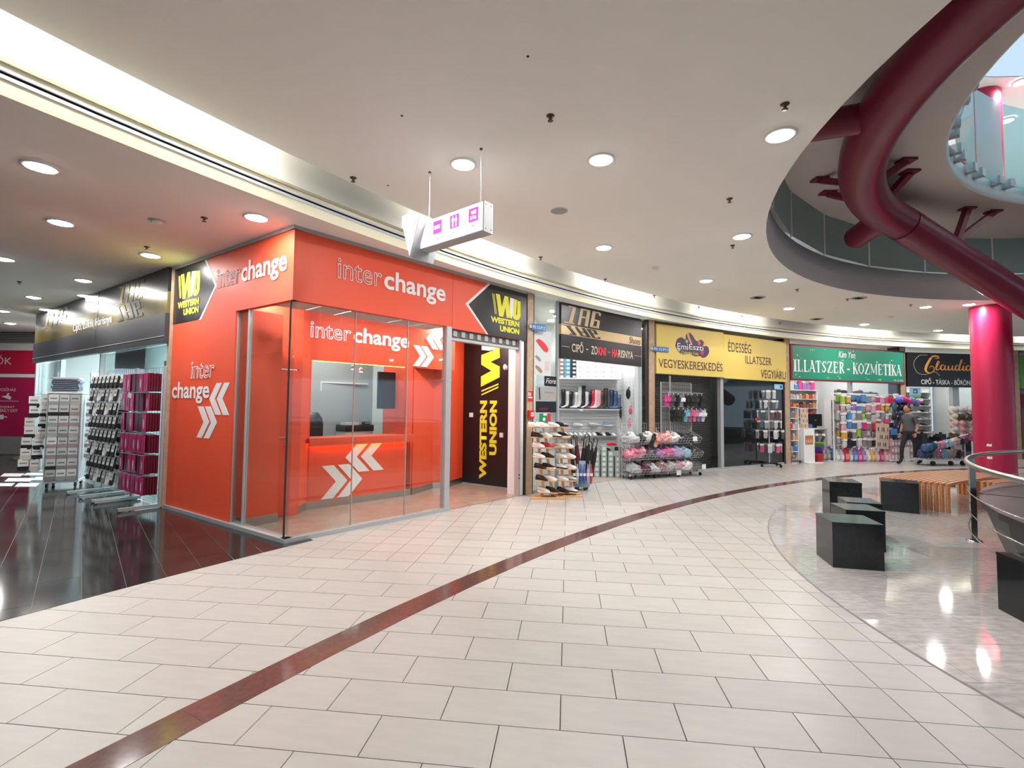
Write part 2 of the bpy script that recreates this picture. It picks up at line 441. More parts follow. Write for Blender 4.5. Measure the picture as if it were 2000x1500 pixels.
# --- black floor of the side corridor, in slabs, with a white inlaid pattern
blk = struct(MB().xy(arcS(25.22, rad(180), rad(148), 40)+[(-2.75, 5.85), (-5.1, 7.5), (-11.3, 11.9), (-16.5, 15.6), (-26, 22), (-34, 12), (-20, -8)], -.01, .001).build('floor_corridor', mat('black_joint', (.04, .04, .04), .5)))
blk.name = 'floor'
da = Vector((-.66, .75)).normalized(); db = Vector((-.75, -.66)).normalized(); O = Vector((-2.57, 5.66)); dark = []
for j in range(-60, 60):
    for i in range(-14, 26):
        o_ = i*1.16+(.58 if j % 2 else 0); q = [O+da*(o_+a)+db*(j*.29+b) for a, b in ((.0025, .0025), (1.1575, .0025), (1.1575, .2875), (.0025, .2875))]
        c = sum(q, Vector((0, 0)))/4
        if not (c.y > 1 and -1.2 < c.x/c.y < -.3) or c.y > 15: continue
        if math.hypot(c.x-S.x, c.y-S.y) < 24.4: continue
        n1 = Vector((-.567, -.823))           # keep the corridor side of the shop fronts
        if max((p-O).dot(n1) for p in q) < .02: continue
        qs = [(p.x, p.y) for p in q]; rr = [math.hypot(p[0]-S.x, p[1]-S.y) for p in qs]
        if max(rr) < 25.25: continue
        if min(rr) < 25.22:       # cut to the curved edge
            res = []
            for k in range(4):
                p, r_ = qs[k], rr[k]; p2, r2 = qs[(k+1) % 4], rr[(k+1) % 4]
                if r_ >= 25.22: res.append(p)
                if (r_-25.22)*(r2-25.22) < 0:
                    t = (25.22-r_)/(r2-r_); res.append((p[0]+(p2[0]-p[0])*t, p[1]+(p2[1]-p[1])*t))
            qs = res
            if len(qs) < 3: continue
        dark.append((c.length, qs))
dark.sort(key=lambda t: t[0]); mbd = MB()
for n, (d, qs) in enumerate(dark):
    if n < 280: MB().xy(qs, -.004, .003).build('tile', DARKT, blk)
    else: mbd.xy(qs, -.004, .003)
if mbd.v: tag(mbd.build('far_tiles', DARKT, blk), 'black tiles of the far part of the corridor', None, kind='stuff')
for k, (x0, y0, x1, y1) in enumerate([(0, 925, 40, 931), (44, 924, 92, 929), (8, 934, 58, 941), (62, 932, 104, 938), (-20, 944, 22, 950), (28, 944, 70, 951), (150, 928, 190, 934), (120, 921, 160, 926)]):
    q = [gnd(x0+8, y0), gnd(x1+8, y0), gnd(x1, y1), gnd(x0, y1)]
    MB().xy([(p.x, p.y) for p in q], 0, .006).build('inlay_tile', PALET, blk)

# --- ceilings
def arc_pts(c, r, a0, a1, n): return [(c[0]+r*math.cos(a0+(a1-a0)*i/n), c[1]+r*math.sin(a0+(a1-a0)*i/n)) for i in range(n+1)]
RO, CO = 7.66, (10.28, 3.12)        # round opening of the main ceiling
outer = arc_pts(S, 24.57, rad(195), rad(48), 120)+[(40, 4), (40, -14), (-5.6, -15.2)]
hole = arc_pts(CO, RO, 0, 2*PI, 128)[:-1]
mb = MB().xy(outer, ZC, ZC+.02, holes=[hole], sides=False)
ceiling = struct(mb.build('ceiling', CEIL))
outer2 = arc_pts(S, 24.86, rad(195), rad(48), 120)+[(42, 8), (42, 30), (-40, 30), (-40, -18), (-7, -18)]
struct(MB().xy(outer2, ZL, ZL+.02, sides=False).build('ceiling', CEIL)).name = 'ceiling_shops'
# --- curved cove: soffit, slot, track, lip, riser and glowing tubes behind the lip
def band(name, prof, m, parent=None, a0=rad(195), a1=rad(50), n=150, smooth=True):
    vs = []; fs = []; k = len(prof)
    for i in range(n+1):
        a = a0+(a1-a0)*i/n; ca, sa = math.cos(a), math.sin(a)
        for r, z in prof: vs.append((S.x+r*ca, S.y+r*sa, z))
    for i in range(n):
        for j in range(k-1): fs.append((i*k+j, i*k+j+1, i*k+k+j+1, i*k+k+j))
    mb = MB().add(vs, fs, False); return mb.build(name, m, parent)
cove = thing('trim_2', None, None); cove['kind'] = 'structure'
band('fascia', [(24.87, ZL+.01), (24.87, 3.632), (24.845, 3.632), (24.845, 3.742)], CREAM, cove)
band('track', [(24.845, 3.742), (24.835, 3.744), (24.835, 3.772), (24.845, 3.774)], TRACK, cove)
band('slot', [(24.845, 3.774), (24.875, 3.776), (24.875, 3.792), (24.845, 3.794)], SLOT, cove)
band('track', [(24.845, 3.794), (24.835, 3.796), (24.835, 3.815), (24.845, 3.817)], TRACK, cove)
band('fascia', [(24.845, 3.817), (24.845, 3.852)], CREAM, cove)
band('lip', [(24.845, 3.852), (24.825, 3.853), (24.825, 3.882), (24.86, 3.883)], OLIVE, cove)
band('riser', [(24.86, 3.883), (25.0, 3.885), (25.02, 4.36), (24.56, 4.36)], RISER, cove)
band('ceiling_edge', [(24.56, ZC), (24.56, ZC+.14), (24.58, ZC+.14), (24.58, ZC+.01)], CEIL, cove)
segs = [(-900, 560), (850, 1060), (1178, 1320), (1405, 1515), (1612, 1712), (1840, 1925), (1990, 2080)]
def edge_y(x):       # ceiling edge of the cove as the photograph shows it
    pts = [(-900, -360), (0, 28), (200, 132), (400, 230), (600, 328), (760, 415), (950, 467), (1050, 505), (1150, 537), (1250, 565), (1400, 597), (1500, 618), (1622, 647), (1740, 656), (1900, 664), (2100, 668)]
    for (a, b), (c, d) in zip(pts, pts[1:]):
        if x <= c: return b+(d-b)*(x-a)/(c-a)
    return pts[-1][1]
for x0, x1 in segs:
    a0 = onS(x0, edge_y(x0)) if x0 > -500 else rad(190); a1 = onS(x1, edge_y(x1))
    if x0 > 1800: a0, a1 = {1840: (rad(99.5), rad(96)), 1990: (rad(93), rad(88))}[x0]
    n = max(2, int(abs(a1-a0)*24.4/1.25)); tb = None
    for i in range(n):
        b0 = a0+(a1-a0)*(i+.03)/n; b1 = a0+(a1-a0)*(i+.97)/n
        MB().cyl(pS(b0, 24.66, 4.13), pS(b1, 24.66, 4.13), .012, 6).build('cove_tube', TUBE, cove)
# --- round opening: slab edge, glass of the upper floor, its soffit, inner opening
def bandA(name, prof, m, parent=None, c=CO, a0=0, a1=2*PI, n=128, smooth=True):
    vs = []; fs = []; k = len(prof)
    for i in range(n+1):
        a = a0+(a1-a0)*i/n
        for r, z in prof: vs.append((c[0]+r*math.cos(a), c[1]+r*math.sin(a), z))
    for i in range(n):
        for j in range(k-1): fs.append((i*k+j, i*k+j+1, i*k+k+j+1, i*k+k+j))
    return MB().add(vs, fs, smooth).build(name, m, parent)
struct(bandA('trim_3', [(RO, ZC), (RO+.0, ZC+.02), (RO-.02, ZC+.3), (RO-.02, 4.62), (RO+.7, 4.62)], mat('slab_edge_paint', (.60, .56, .53), .8)))
upg = thing('gallery_glazing', 'ring of frosted grey glass panels with slim white posts above the ceiling opening', 'glazing', (CO[0], CO[1], 4.62))
for i in range(30):
    a0 = rad(12*i+3.5); a1 = rad(12*i+15.5)
    mb = MB(); q = [(RO-.06)*math.cos(a0), (RO-.06)*math.sin(a0), (RO-.06)*math.cos(a1), (RO-.06)*math.sin(a1)]
    mb.bar((q[0], q[1], .40), (q[2], q[3], .40), .012, .78).build('pane', FROST, upg)
    MB().bar((q[0], q[1], -.02), (q[0], q[1], .82), .035).build('post', WHITE, upg)
ZS = 5.42
ring_m = mat('soffit_paint', (.70, .64, .59), .9)
CI, RI = (10.7, 3.3), 5.75
mb = MB().xy(arc_pts(CO, RO+.9, 0, 2*PI, 96)[:-1], ZS, ZS+.02, holes=[arc_pts(CI, RI, 0, 2*PI, 96)[:-1]], sides=False)
struct(mb.build('ceiling', ring_m)).name = 'ceiling_gallery'
struct(bandA('trim_4', [(RI, ZS), (RI-.03, ZS+.02), (RI-.03, ZS+.34), (RI+.25, ZS+.36)], WHITE, c=CI))
bal = thing('balustrade', 'aqua glass balustrade clamped round the rim of the upper opening', 'balustrade', (CI[0], CI[1], ZS+.1))
for i in range(36):
    a0 = rad(10*i+.5); a1 = rad(10*i+9.5); r = RI-.12
    MB().bar((r*math.cos(a0), r*math.sin(a0), .86), (r*math.cos(a1), r*math.sin(a1), .86), .02, 1.5).build('pane', GLASSC, bal)
    for aa in (a0+rad(1.2), a1-rad(1.2)):
        mb = MB()
        mb.bar(((r-.05)*math.cos(aa), (r-.05)*math.sin(aa), .17), ((r+.11)*math.cos(aa), (r+.11)*math.sin(aa), .17), .12, .14)
        mb.build('clamp', ALU, bal)
# gallery above: floor ring, back wall, ceiling with a round skylight
struct(MB().xy(arc_pts(CI, 17, 0, 2*PI, 64)[:-1], ZS+.35, ZS+.37, holes=[arc_pts(CI, RI+.2, 0, 2*PI, 64)[:-1]], sides=False).build('floor', CEILW)).name = 'floor_gallery'
for a_ in range(8):  # unseen lamps added to brighten the gallery above
    t = thing('ceiling_light', 'large round lamp added unseen to brighten the upper floor, %s of the circle' % ['first', 'second', 'third', 'fourth', 'fifth', 'sixth', 'seventh', 'eighth'][a_], 'light', (CI[0]+11*math.cos(a_*.785), CI[1]+11*math.sin(a_*.785), 9.24), group='added upper floor lamps')
    MB().lathe([(.28, .0), (.28, -.03), (.25, -.04), (.25, -.01)]).build('rim', WHITE, t); MB().lathe([(0, -.02), (.25, -.02)]).build('diffuser', LAMP, t); area('lamp', (0, 0, -.05), .5, 55, (1, .99, .97), parent=t, shape='DISK')
struct(bandA('wall_back', [(16, ZS+.3), (16, 9.3)], CEILW, c=CI, n=48))
struct(MB().xy(arc_pts(CI, 16.1, 0, 2*PI, 64)[:-1], 9.25, 9.27, holes=[arc_pts((11, 5), 5.9, 0, 2*PI, 64)[:-1]], sides=False).build('ceiling', CEILW)).name = 'ceiling_upper'
gp = at(1908, 150, 11.6)
col = thing('upper_column', 'round red column behind the glass balustrade of the upper floor', 'column', (gp.x, gp.y, ZS+.37))
MB().lathe([(.42, 0), (.42, 9.25-ZS-.37)]).build('shaft', REDC, col)
MB().lathe([(.46, 0), (.46, .06), (.43, .08)]).build('base_ring', ALU, col)
for i, (px, py, Y) in enumerate([(1966, 200, 12.5), (1994, 168, 11.0)]):
    p = at(px, py, Y); p.z = 9.22
    t = thing('ceiling_light', 'round white downlight in the upper floor ceiling %s' % ['beside the red column', 'near the picture edge'][i], 'light', p, group='upper floor downlights')
    MB().lathe([(.16, .02), (.16, -.02), (.13, -.03), (.13, .0)]).build('rim', WHITE, t); MB().lathe([(0, -.01), (.13, -.01)]).build('diffuser', LAMP, t); area('lamp', (0, 0, -.05), .25, 40, (1, .98, .96), parent=t, shape='DISK')

# --- red tubular beam hung under the gallery soffit
beam = thing('curved_tube_beam', 'large curved dark red tubular steel beam winding under the gallery soffit', 'beam', (A.x, A.y, 4.98))
def la(p): return (p[0]-A.x, p[1]-A.y, p[2]-4.98)
aE = rad(121)
path = [pA(rad(222)-(rad(222)-aE)*i/40, 6.33, 4.98) for i in range(41)]
e1 = Vector(path[-1]); d0 = (e1-Vector(path[-2])).normalized()
tgt = Vector((10.55, 10.0, 3.86))
path += [e1+d0*.35+(tgt-e1)*.03]
MB().tube([la(p) for p in path], .285, 28).build('curved_pipe', REDP, beam)
s0 = Vector(path[-1])-d0*.3; dd = (tgt-s0).normalized()
MB().tube([la(s0), la(s0+dd*10.5)], .285, 28).build('sloping_pipe', REDP, beam)
def stub(ang, r1):
    MB().tube([la(pA(ang, 6.3, 4.98)), la(pA(ang, r1, 4.98))], .17, 20).build('stub_pipe', REDP, beam)
stub(rad(159), 7.6)
q1 = pA(rad(126), 6.3, 4.95); q2 = at(1672, 487, 9.3)
MB().tube([la(q1), la((q2.x, q2.y, 4.9))], .21, 20).build('stub_pipe', REDP, beam)
for (bx, by), tops in (((1650, 368), [(1601, 349), (1616, 375)]), ((1722, 358), [(1770, 312), (1777, 334)]), ((1868, 470), [(1889, 406), (1940, 412)])):
    for (tx, ty) in tops:
        tp = gnd(tx, ty, ZS)
        ang = math.atan2(tp.y-A.y, tp.x-A.x)
        bt = Vector(pA(ang+(rad(2) if tops[0][0] == tx else -rad(2)), 6.33, 5.05)) if bx < 1800 else at(bx, by, 9.05)
        MB().bar(la(bt), la((tp.x, tp.y, ZS-.03)), .11, .09).build('strut', REDP, beam)
        MB().box(tp.x-A.x-.11, tp.x-A.x+.11, tp.y-A.y-.09, tp.y-A.y+.09, ZS-4.98-.035, ZS-4.98-.002).build('strut_plate', REDP, beam)
# --- big red column standing in the hall
cb = gnd(1945, 938)
rc = thing('round_column', 'thick round red column standing right of the black shoe and bag shop', 'column', (cb.x, cb.y, 0))
MB().lathe([(.365, 0), (.365, ZC)], seg=48).build('shaft', REDC, rc)
MB().lathe([(.38, 0), (.38, .05), (.365, .055)], seg=48).build('base_ring', ALU, rc)
for px, py, ww in ((1920, 871, .16), (1921, 896, .15)):
    q = at(px, py, cb.y-.4); an = math.atan2(q.y-cb.y, q.x-cb.x)
    mb = MB(); vs = []
    for k in range(6):
        a_ = an-.12+.24*k/5
        vs += [((.368)*math.cos(a_), (.368)*math.sin(a_), q.z-.02-.006*(k % 2)), ((.368)*math.cos(a_), (.368)*math.sin(a_), q.z+.02+.01*(k % 3))]
    mb.add(vs, [(2*k, 2*k+2, 2*k+3, 2*k+1) for k in range(5)]).build('scuff', WHITEP, rc)

# --- ceiling fittings
def light(p, z, lab, power, grp):
    t = thing('ceiling_light', lab, 'light', (p[0], p[1], z), group=grp)
    MB().lathe([(.135, .0), (.135, -.012), (.112, -.016), (.112, .0)], seg=24).build('rim', WHITE, t)
    MB().lathe([(0, -.034), (.05, -.031), (.09, -.02), (.112, -.004)], seg=24).build('diffuser', LAMP, t)
    area('lamp', (0, 0, -.04), .2, power, (1, .975, .95), parent=t, shape='DISK')
main = [((905, 320), 'above the hanging exit sign'), ((1174, 311), 'between the exit sign and the round opening, nearer the camera'), ((1524, 263), 'beside the rim of the round opening, nearest the camera'),
        ((1179, 483), 'above the black shoe shop sign'), ((1449, 461), 'left of the lowest glass corner of the round opening'), ((1379, 548), 'in front of the yellow sign, left one'),
        ((1524, 546), 'just below the rim of the round opening'), ((1541, 602), 'above the right half of the yellow sign'), ((1688, 633), 'above the green sign'),
        ((1808, 599), 'behind the round opening, left of the red column'), ((1893, 594), 'touching the head of the red column'), ((1832, 645), 'above the black script sign beside the red column')]
for (x, y), l in main:
    p = gnd(x, y, ZC); light(p, ZC, 'round white downlight '+l, L_DOWN, 'downlights of the main ceiling')
for k, a in enumerate([200, 218, 236, 254, 272, 30, 10]):      # unseen lamps added for fill, carrying the rings on behind the camera
    p = (CO[0]+8.1*math.cos(rad(a)), CO[1]+8.1*math.sin(rad(a)))
    light(p, ZC, 'added unseen ceiling downlight of the inner ring behind the camera, '+ORD[k]+' lamp', L_DOWN, 'added downlights out of the picture')
    if 210 < a < 250:
        p = (CO[0]+10.4*math.cos(rad(a)), CO[1]+10.4*math.sin(rad(a))); light(p, ZC, 'added unseen ceiling downlight of the outer ring behind the camera, '+ORD[k]+' lamp', L_DOWN, 'added downlights out of the picture')
left = [((79, 325), 'nearest, top left of the picture'), ((119, 434), 'second from the near left, before the sock shop'), ((501, 424), 'right at the top corner of the orange booth'), ((294, 498), 'before the black and gold sign'),
        ((7, 505), 'cut by the left picture edge, upper'), ((66, 580), 'left of the pair over the sock shop sign'), ((163, 547), 'above the left end of the black and gold sign, nearer'), ((166, 577), 'above the left end of the black and gold sign, farther'),
        ((90, 604), 'small and far, over the sign end'), ((6, 607), 'small at the left picture edge'), ((20, 631), 'smallest, before the pink doors')]
for (x, y), l in left:
    p = gnd(x, y, ZL); light(p, ZL, 'round corridor downlight, '+l, L_DOWN*.75, 'downlights of the corridor ceiling')
sprk = [(1075, 226), (690, 347), (1425, 388), (1431, 479), (1056, 502), (1533, 203), (1182, 545), (1278, 577), (1557, 565), (1365, 599), (1449, 617), (1523, 630), (1602, 642), (1655, 584), (1779, 595), (1764, 657)]
proto = None
def sprinkler(x, y, z, lab, grp):
    global proto
    p = gnd(x, y, z)
    if not proto:
        proto = thing('sprinkler', lab, 'sprinkler', p, group=grp)
        MB().lathe([(.036, 0), (.034, -.008), (.012, -.014), (.012, -.03), (.0, -.032)], seg=12).build('body', mat('aged_brass', (.14, .09, .05), .4, metal=.6), proto)
        MB().lathe([(0, -.043), (.024, -.043), (.024, -.047), (0, -.047)], seg=12).build('deflector', mat('aged_brass'), proto)
        return proto
    t = copy_tree(proto); t.location = p; tag(t, lab, 'sprinkler', grp); return t
where = ['above and right of the exit sign, nearest the camera', 'left of the exit sign cables', 'at the round opening, left of its edge', 'just under the lamp left of the opening', 'above the top of the black shoe shop', 'nearest the camera beside the round opening',
         'left of the smoke detector in mid ceiling', 'above the boundary of shoe shop and yellow sign', 'under the opening rim, near the dark vent', 'above the left part of the yellow sign', 'above the middle of the yellow sign', 'above the right end of the yellow sign', 'above the left part of the green sign',
         'beside the ceiling vent over the green sign', 'left of the lamp pair by the red column', 'above the joint of green and black signs']
for (x, y), l in zip(sprk, where): sprinkler(x, y, ZC, 'small bronze sprinkler '+l, 'sprinklers of the main ceiling')
for (x, y), l in zip([(399, 425), (287, 482), (38, 550)], ['left of the booth corner lamp', 'above the black and gold sign', 'far left']): sprinkler(x, y, ZL, 'small bronze sprinkler in the low corridor ceiling '+l, 'sprinklers of the corridor ceiling')
for (x, y), l in zip([(1281, 522), (1740, 618)], ['in mid ceiling above the shoe shop', 'above the green sign']):
    p = gnd(x, y, ZC); t = thing('smoke_detector', 'small round white smoke detector '+l, 'detector', p)
    MB().lathe([(.07, 0), (.07, -.01), (.05, -.02)], seg=20).build('base', WHITE, t); MB().lathe([(.045, -.02), (.045, -.035), (.03, -.042), (0, -.042)], seg=20).build('head', WHITE, t)
p = gnd(307, 431, ZL); t = thing('smoke_detector', 'white detector with a metal ring in the corridor ceiling near the booth', 'detector', p)
MB().lathe([(.09, 0), (.09, -.008), (.06, -.012)], seg=20).build('base', ALU, t); MB().lathe([(.055, -.012), (.05, -.03), (0, -.032)], seg=20).build('head', WHITE, t)
p = gnd(1092, 411, ZC); t = thing('ceiling_speaker', 'flat round grey speaker grille in the main ceiling right of the exit sign', 'speaker', p)
MB().lathe([(.115, 0), (.115, -.006), (.105, -.009)], seg=28).build('rim', WHITE, t); MB().lathe([(0, -.008), (.105, -.008)], seg=28).build('grille', mat('speaker_grille', (.42, .40, .40), .6, bump=.5, nscale=200), t)
for (x, y), l in zip([(1480, 581), (1677, 582), (1595, 623)], ['over the yellow sign', 'by the rim of the opening', 'over the start of the green sign']):
    p = gnd(x, y, ZC); t = thing('ceiling_vent', 'oval slot air vent, dusty, in the main ceiling '+l, 'vent', p, rz=.3)
    MB().lathe([(.16, 0), (.155, -.006), (.13, -.008)], seg=20).build('rim', mat('dusty_white', (.40, .36, .32), .8), t)
    for k in range(3): MB().box(-.1, .1, -.06+.05*k, -.035+.05*k, -.012, -.004).build('slat', BLACKM, t)
for (x, y), l in zip([(1031, 110), (785, 226), (1403, 566), (1633, 601), (1858, 634), (758, 362)], ['nearest the camera, high in mid picture', 'left of mid picture', 'over the yellow sign', 'by the rim of the opening', 'near the red column', 'just left of the exit sign']):
    p = gnd(x, y, ZC); tag(MB().lathe([(0, -.004), (.009, -.004), (.011, 0)], seg=8).build('ceiling_plug', BLACKM, None, p), 'tiny dark plug in the main ceiling, '+l, 'plug', 'ceiling plugs')
# ================================================================== EXCHANGE BOOTH
fR = Frame((-2.57, 5.66), (.2, 8.82)); fL = Frame((-5.06, 7.38), (-2.57, 5.66)); fC = Frame((-3.06, 7.41), (-1.78, 8.70)); fD = Frame((-3.62, 6.46), (-3.06, 7.13))
fW = Frame((-1.01, 10.21), (.12, 9.41)); fSo = Frame((-11.4, 11.75), (-5.06, 7.38))
booth = thing('exchange_booth', 'orange money exchange booth with glass corner, lettered fascia and open doorway', 'booth', (-2.57, 5.66, 0))
class FP:       # builds parts of an unrotated thing in the plane of a frame
    def __init__(s, F, parent): s.F = F; s.p = parent; s.l = Vector((F.a.x-parent.location.x, F.a.y-parent.location.y, 0))
    def __call__(s, mb, name, m, label=None, parent=None, color=None):
        me = mb if isinstance(mb, bpy.types.Mesh) else mb.mesh(name, m)
        return put(name, me, s.p, s.l, (0, 0, s.F.rz), color=color, label=label)
bR, bL, bC, bD, bW = [FP(f, booth) for f in (fR, fL, fC, fD, fW)]
ZT = 3.635
bR(MB().box(0, 2.478, 0, .09, 2.80, ZT), 'fascia_panel', ORANGE); bR(MB().box(2.484, 4.27, 0, .09, 2.78, ZT), 'fascia_panel', ORANGE)
bL(MB().xz([(-.2, .05), (1.72, .05), (1.72, 2.80), (3.03, 2.80), (3.03, ZT), (-.2, ZT)], 0, .08), 'wall_panel', ORANGE)
bR(MB().box(-.02, 4.27, -.02, .1, ZT, ZL), 'top_trim', mat('trim_grey', (.36, .36, .36), .5)); bL(MB().box(-.2, 3.05, -.02, .1, ZT, ZL), 'top_trim', mat('trim_grey', (.36, .36, .36), .5))
bR(MB().box(-.02, 2.47, -.03, .08, .0, .05), 'sill', ALU); bL(MB().box(-.2, 3.05, -.03, .08, 0, .05), 'sill', ALU)
for x0, x1 in ((.01, .845), (.851, 1.675), (1.681, 2.37)): bR(MB().box(x0, x1, .035, .047, .05, 2.80), 'glass_pane', GLASS)
for x0, x1 in ((1.74, 2.0), (2.03, 3.02)): bL(MB().box(x0, x1, .035, .047, .05, 2.80), 'glass_pane', GLASS)
bL(MB().box(2.0, 2.03, .02, .06, .05, 2.8), 'mullion', ALU); bR(MB().box(2.37, 2.47, -.01, .09, .05, 2.80), 'post', ALU)
bL(MB().box(1.72, 1.74, .02, .06, .05, 2.8), 'mullion', ALU); bR(MB().box(2.36, 2.48, -.012, .092, 1.98, 2.0), 'post_joint', ALU)
bR(MB().box(2.47, 4.12, .02, .12, 2.60, 2.64), 'shutter_rail', ALU); bR(MB().box(2.47, 4.12, .06, .09, 2.64, 2.80), 'shutter_curtain', mat('shutter_grey', (.12, .12, .12), .5))
for i in range(9): bR(MB().box(2.55+i*.175, 2.63+i*.175, .045, .06, 2.67, 2.76), 'shutter_window', mat('shutter_window', (.45, .45, .45), .3))
bR(MB().box(4.10, 4.14, .0, .10, 0, 2.78), 'jamb', ALU); bR(MB().box(4.14, 4.24, .02, .3, 0, 2.78), 'jamb', WHITE)
for z in (.30, .36): bR(MB().box(4.105, 4.125, -.008, 0, z, z+.03), 'lock', BLACK)
for x in (.848, 1.678): bR(MB().box(x-.004, x+.004, .030, .052, .05, 2.80), 'pane_joint', mat('joint_silicone', (.45, .36, .33), .4))
bR(MB().box(-.006, .008, .026, .048, .05, 2.80), 'corner_joint', BLACKM)
# lettering of the fascias
def wordmark(fp, box_a, box_b, la_, lb_, bold=.022, out=.017):
    fp(text_mesh('lettering', 'inter', la_, box_a, outline=out, bold=0, y=-.004), 'lettering', la_)
    fp(text_mesh('lettering', 'change', lb_, box_b, bold=bold, y=-.004), 'lettering', lb_)
wordmark(bR, (.55, 1.20, 3.165, 3.43), (1.235, 2.33, 3.085, 3.43), WHITEP, WHITEP)
wordmark(bL, (1.17, 1.80, 3.165, 3.43), (1.84, 2.90, 3.085, 3.43), WHITEP, WHITEP)
wordmark(bL, (.50, 1.20, 1.93, 2.18), (-.12, 1.08, 1.58, 1.90), WHITEP, WHITEP)
for q in chevrons(1.08, 1.64, 1.43, 1.86, False)+chevrons(.74, 1.32, 1.10, 1.54): bL(MB().xz(q, -.005, -.001), 'chevron', WHITEP)
def boxmap(pts, x0, x1, z0, z1, vert=False):
    if vert: return [(x0+(1-b)*(x1-x0), z0+a*(z1-z0)) for a, b in pts]
    return [(x0+a*(x1-x0), z0+b*(z1-z0)) for a, b in pts]
LW = [(.12, 1), (.26, 1), (.33, .45), (.42, 1), (.55, 1), (.60, .40), (.66, .05), (.50, .02), (.45, .50), (.38, .02), (.24, .02)]
LS = [(.64, .04), (.69, .02), (.76, .97), (.62, .99), (.60, .55)]
LU = [(.77, .97), (.70, .22), (.74, .06), (.84, 0), (.94, .05), (1, .2), (1, .92), (.88, .93), (.88, .26), (.85, .22), (.83, .28), (.87, .95)]
LB1 = [(0, .97), (.02, .97), (.12, .08), (.10, .08)]; LB2 = [(.05, .97), (.07, .97), (.16, .08), (.14, .08)]
def logo(fp, x0, x1, z0, z1, vert=False):
    for p, m_ in ((LW, YELP), (LU, YELP), (LS, WHITEP), (LB1, YELP), (LB2, YELP)): fp(MB().xz(boxmap(p, x0, x1, z0, z1, vert), -.0085, -.0055), 'logo', m_)
bR(MB().xz([(3.26, ZT), (2.75, 3.21), (3.24, 2.78), (3.32, 2.78), (3.32, ZT)], -.003, -.001), 'logo_edge', WHITEP)
bR(MB().xz([(3.32, ZT), (2.82, 3.21), (3.29, 2.775), (4.27, 2.775), (4.27, ZT)], -.0055, -.002), 'logo_ground', OBLACK)
logo(bR, 3.36, 4.10, 3.12, 3.50)
bR(text_mesh('lettering', 'WESTERN', YELP, (3.33, 4.07, 3.0, 3.10), bold=.05, y=-.006), 'lettering', YELP); bR(text_mesh('lettering', 'UNION', YELP, (3.56, 4.07, 2.87, 2.97), bold=.05, y=-.006), 'lettering', YELP)
bL(MB().xz([(.72, ZT), (.83, ZT), (1.17, 3.22), (.74, 2.78), (.64, 2.78)], -.003, -.001), 'logo_edge', WHITEP)
bL(MB().xz([(-.2, ZT), (.77, ZT), (1.11, 3.22), (.68, 2.79), (-.2, 2.79)], -.0055, -.002), 'logo_ground', OBLACK)
logo(bL, -.06, .66, 3.14, 3.53)
bL(text_mesh('lettering', 'WESTERN', YELP, (-.04, .66, 3.01, 3.11), bold=.05, y=-.006), 'lettering', YELP); bL(text_mesh('lettering', 'UNION', YELP, (.17, .66, 2.89, 2.985), bold=.05, y=-.006), 'lettering', YELP)
# inside: floor, ceiling panels, orange walls with steel kick plates
struct(MB().xy([(-4.9, 7.35), (-2.57, 5.68), (.2, 8.84), (.9, 9.6), (-.9, 10.6), (-3.5, 10.6), (-5.2, 9)], .0035, .006).build('floor', mat('booth_floor', (.30, .20, .155), .25, noise=.6, nscale=5, col2=(.42, .31, .25)))).name = 'floor_booth'
bc = MB()
pq = lambda v: (v.x, v.y)
struct(MB().xy([pq(fL.P(.1, .14)), pq(fL.P(2.95, .14)), pq(fR.P(4.1, .14)), (.6, 9.5), (-.9, 10.6), (-3.5, 10.6), (-5.2, 9)], 3.1, 3.12).build('ceiling', WHITE)).name = 'ceiling_booth'
for i in range(6): bR(MB().box(.1+i*.42, .5+i*.42, .10, .75, 2.845, 2.858), 'ceiling_panel', mat('perforated_panel', (.55, .55, .54), .6, bump=.4, nscale=120))
def wallseg(a, b, z0=.12, z1=3.1, m_=ORANGE, th=.05, name='wall_panel', kick=True):
    f = Frame(a, b); fp = FP(f, booth); fp(MB().box(0, f.len, 0, th, z0, z1), name, m_)
    if kick: fp(MB().box(-.006, f.len+.004, -.006, .0, .006, z0), 'kick_plate', STEEL)
    return f, fp
bL(MB().box(1.74, 1.99, .06, .5, .12, 2.80), 'wall_panel', ORANGE); bL(MB().box(1.735, 1.995, .055, .51, .006, .12), 'kick_plate', STEEL)
bD(MB().box(0, fD.len, 0, .05, 2.09, 3.1), 'wall_panel', ORANGE)
dl = bD(MB().box(.04, fD.len-.05, -.012, .02, .01, 2.07), 'door_leaf', ORANGE)
bD(MB().box(0, .04, 0, .05, 0, 2.09), 'door_frame', ORANGE); bD(MB().box(fD.len-.05, fD.len, 0, .05, 0, 2.09), 'door_frame', ORANGE)
h = MB().cyl((.66, -.012, 1.12), (.66, -.06, 1.12), .01).cyl((.67, -.06, 1.12), (.54, -.06, 1.12), .01)
hd = h.build('door_handle', CHROME, dl, label='chrome lever door handle'); MB().lathe([(.024, 0), (.024, .006), (0, .006)], seg=14).build('keyhole', CHROME, dl, (.66, -.013, 1.0)).rotation_euler = (PI/2, 0, 0)
wallseg((-3.06, 7.13), (-3.06, 7.41))
bC(MB().box(0, 1.82, .0, .05, .12, .98), 'counter_front', ORANGE); bC(MB().box(0, 1.83, -.006, .0, .006, .12), 'kick_plate', STEEL)
bC(MB().box(-.02, 1.84, -.10, .40, 1.0, 1.075), 'counter_top', ORANGE); bC(MB().box(-.02, 1.84, -.10, -.08, .955, 1.0), 'counter_apron', ORANGE); bC(MB().box(.02, 1.80, -.07, -.05, .985, .998), 'led_strip', WARM)
bC(MB().box(-.10, 2.78, .0, .05, 2.26, 3.1), 'wall_panel', ORANGE); bC(MB().box(.02, 1.70, .052, .062, 2.252, 2.262), 'led_strip', WARM)
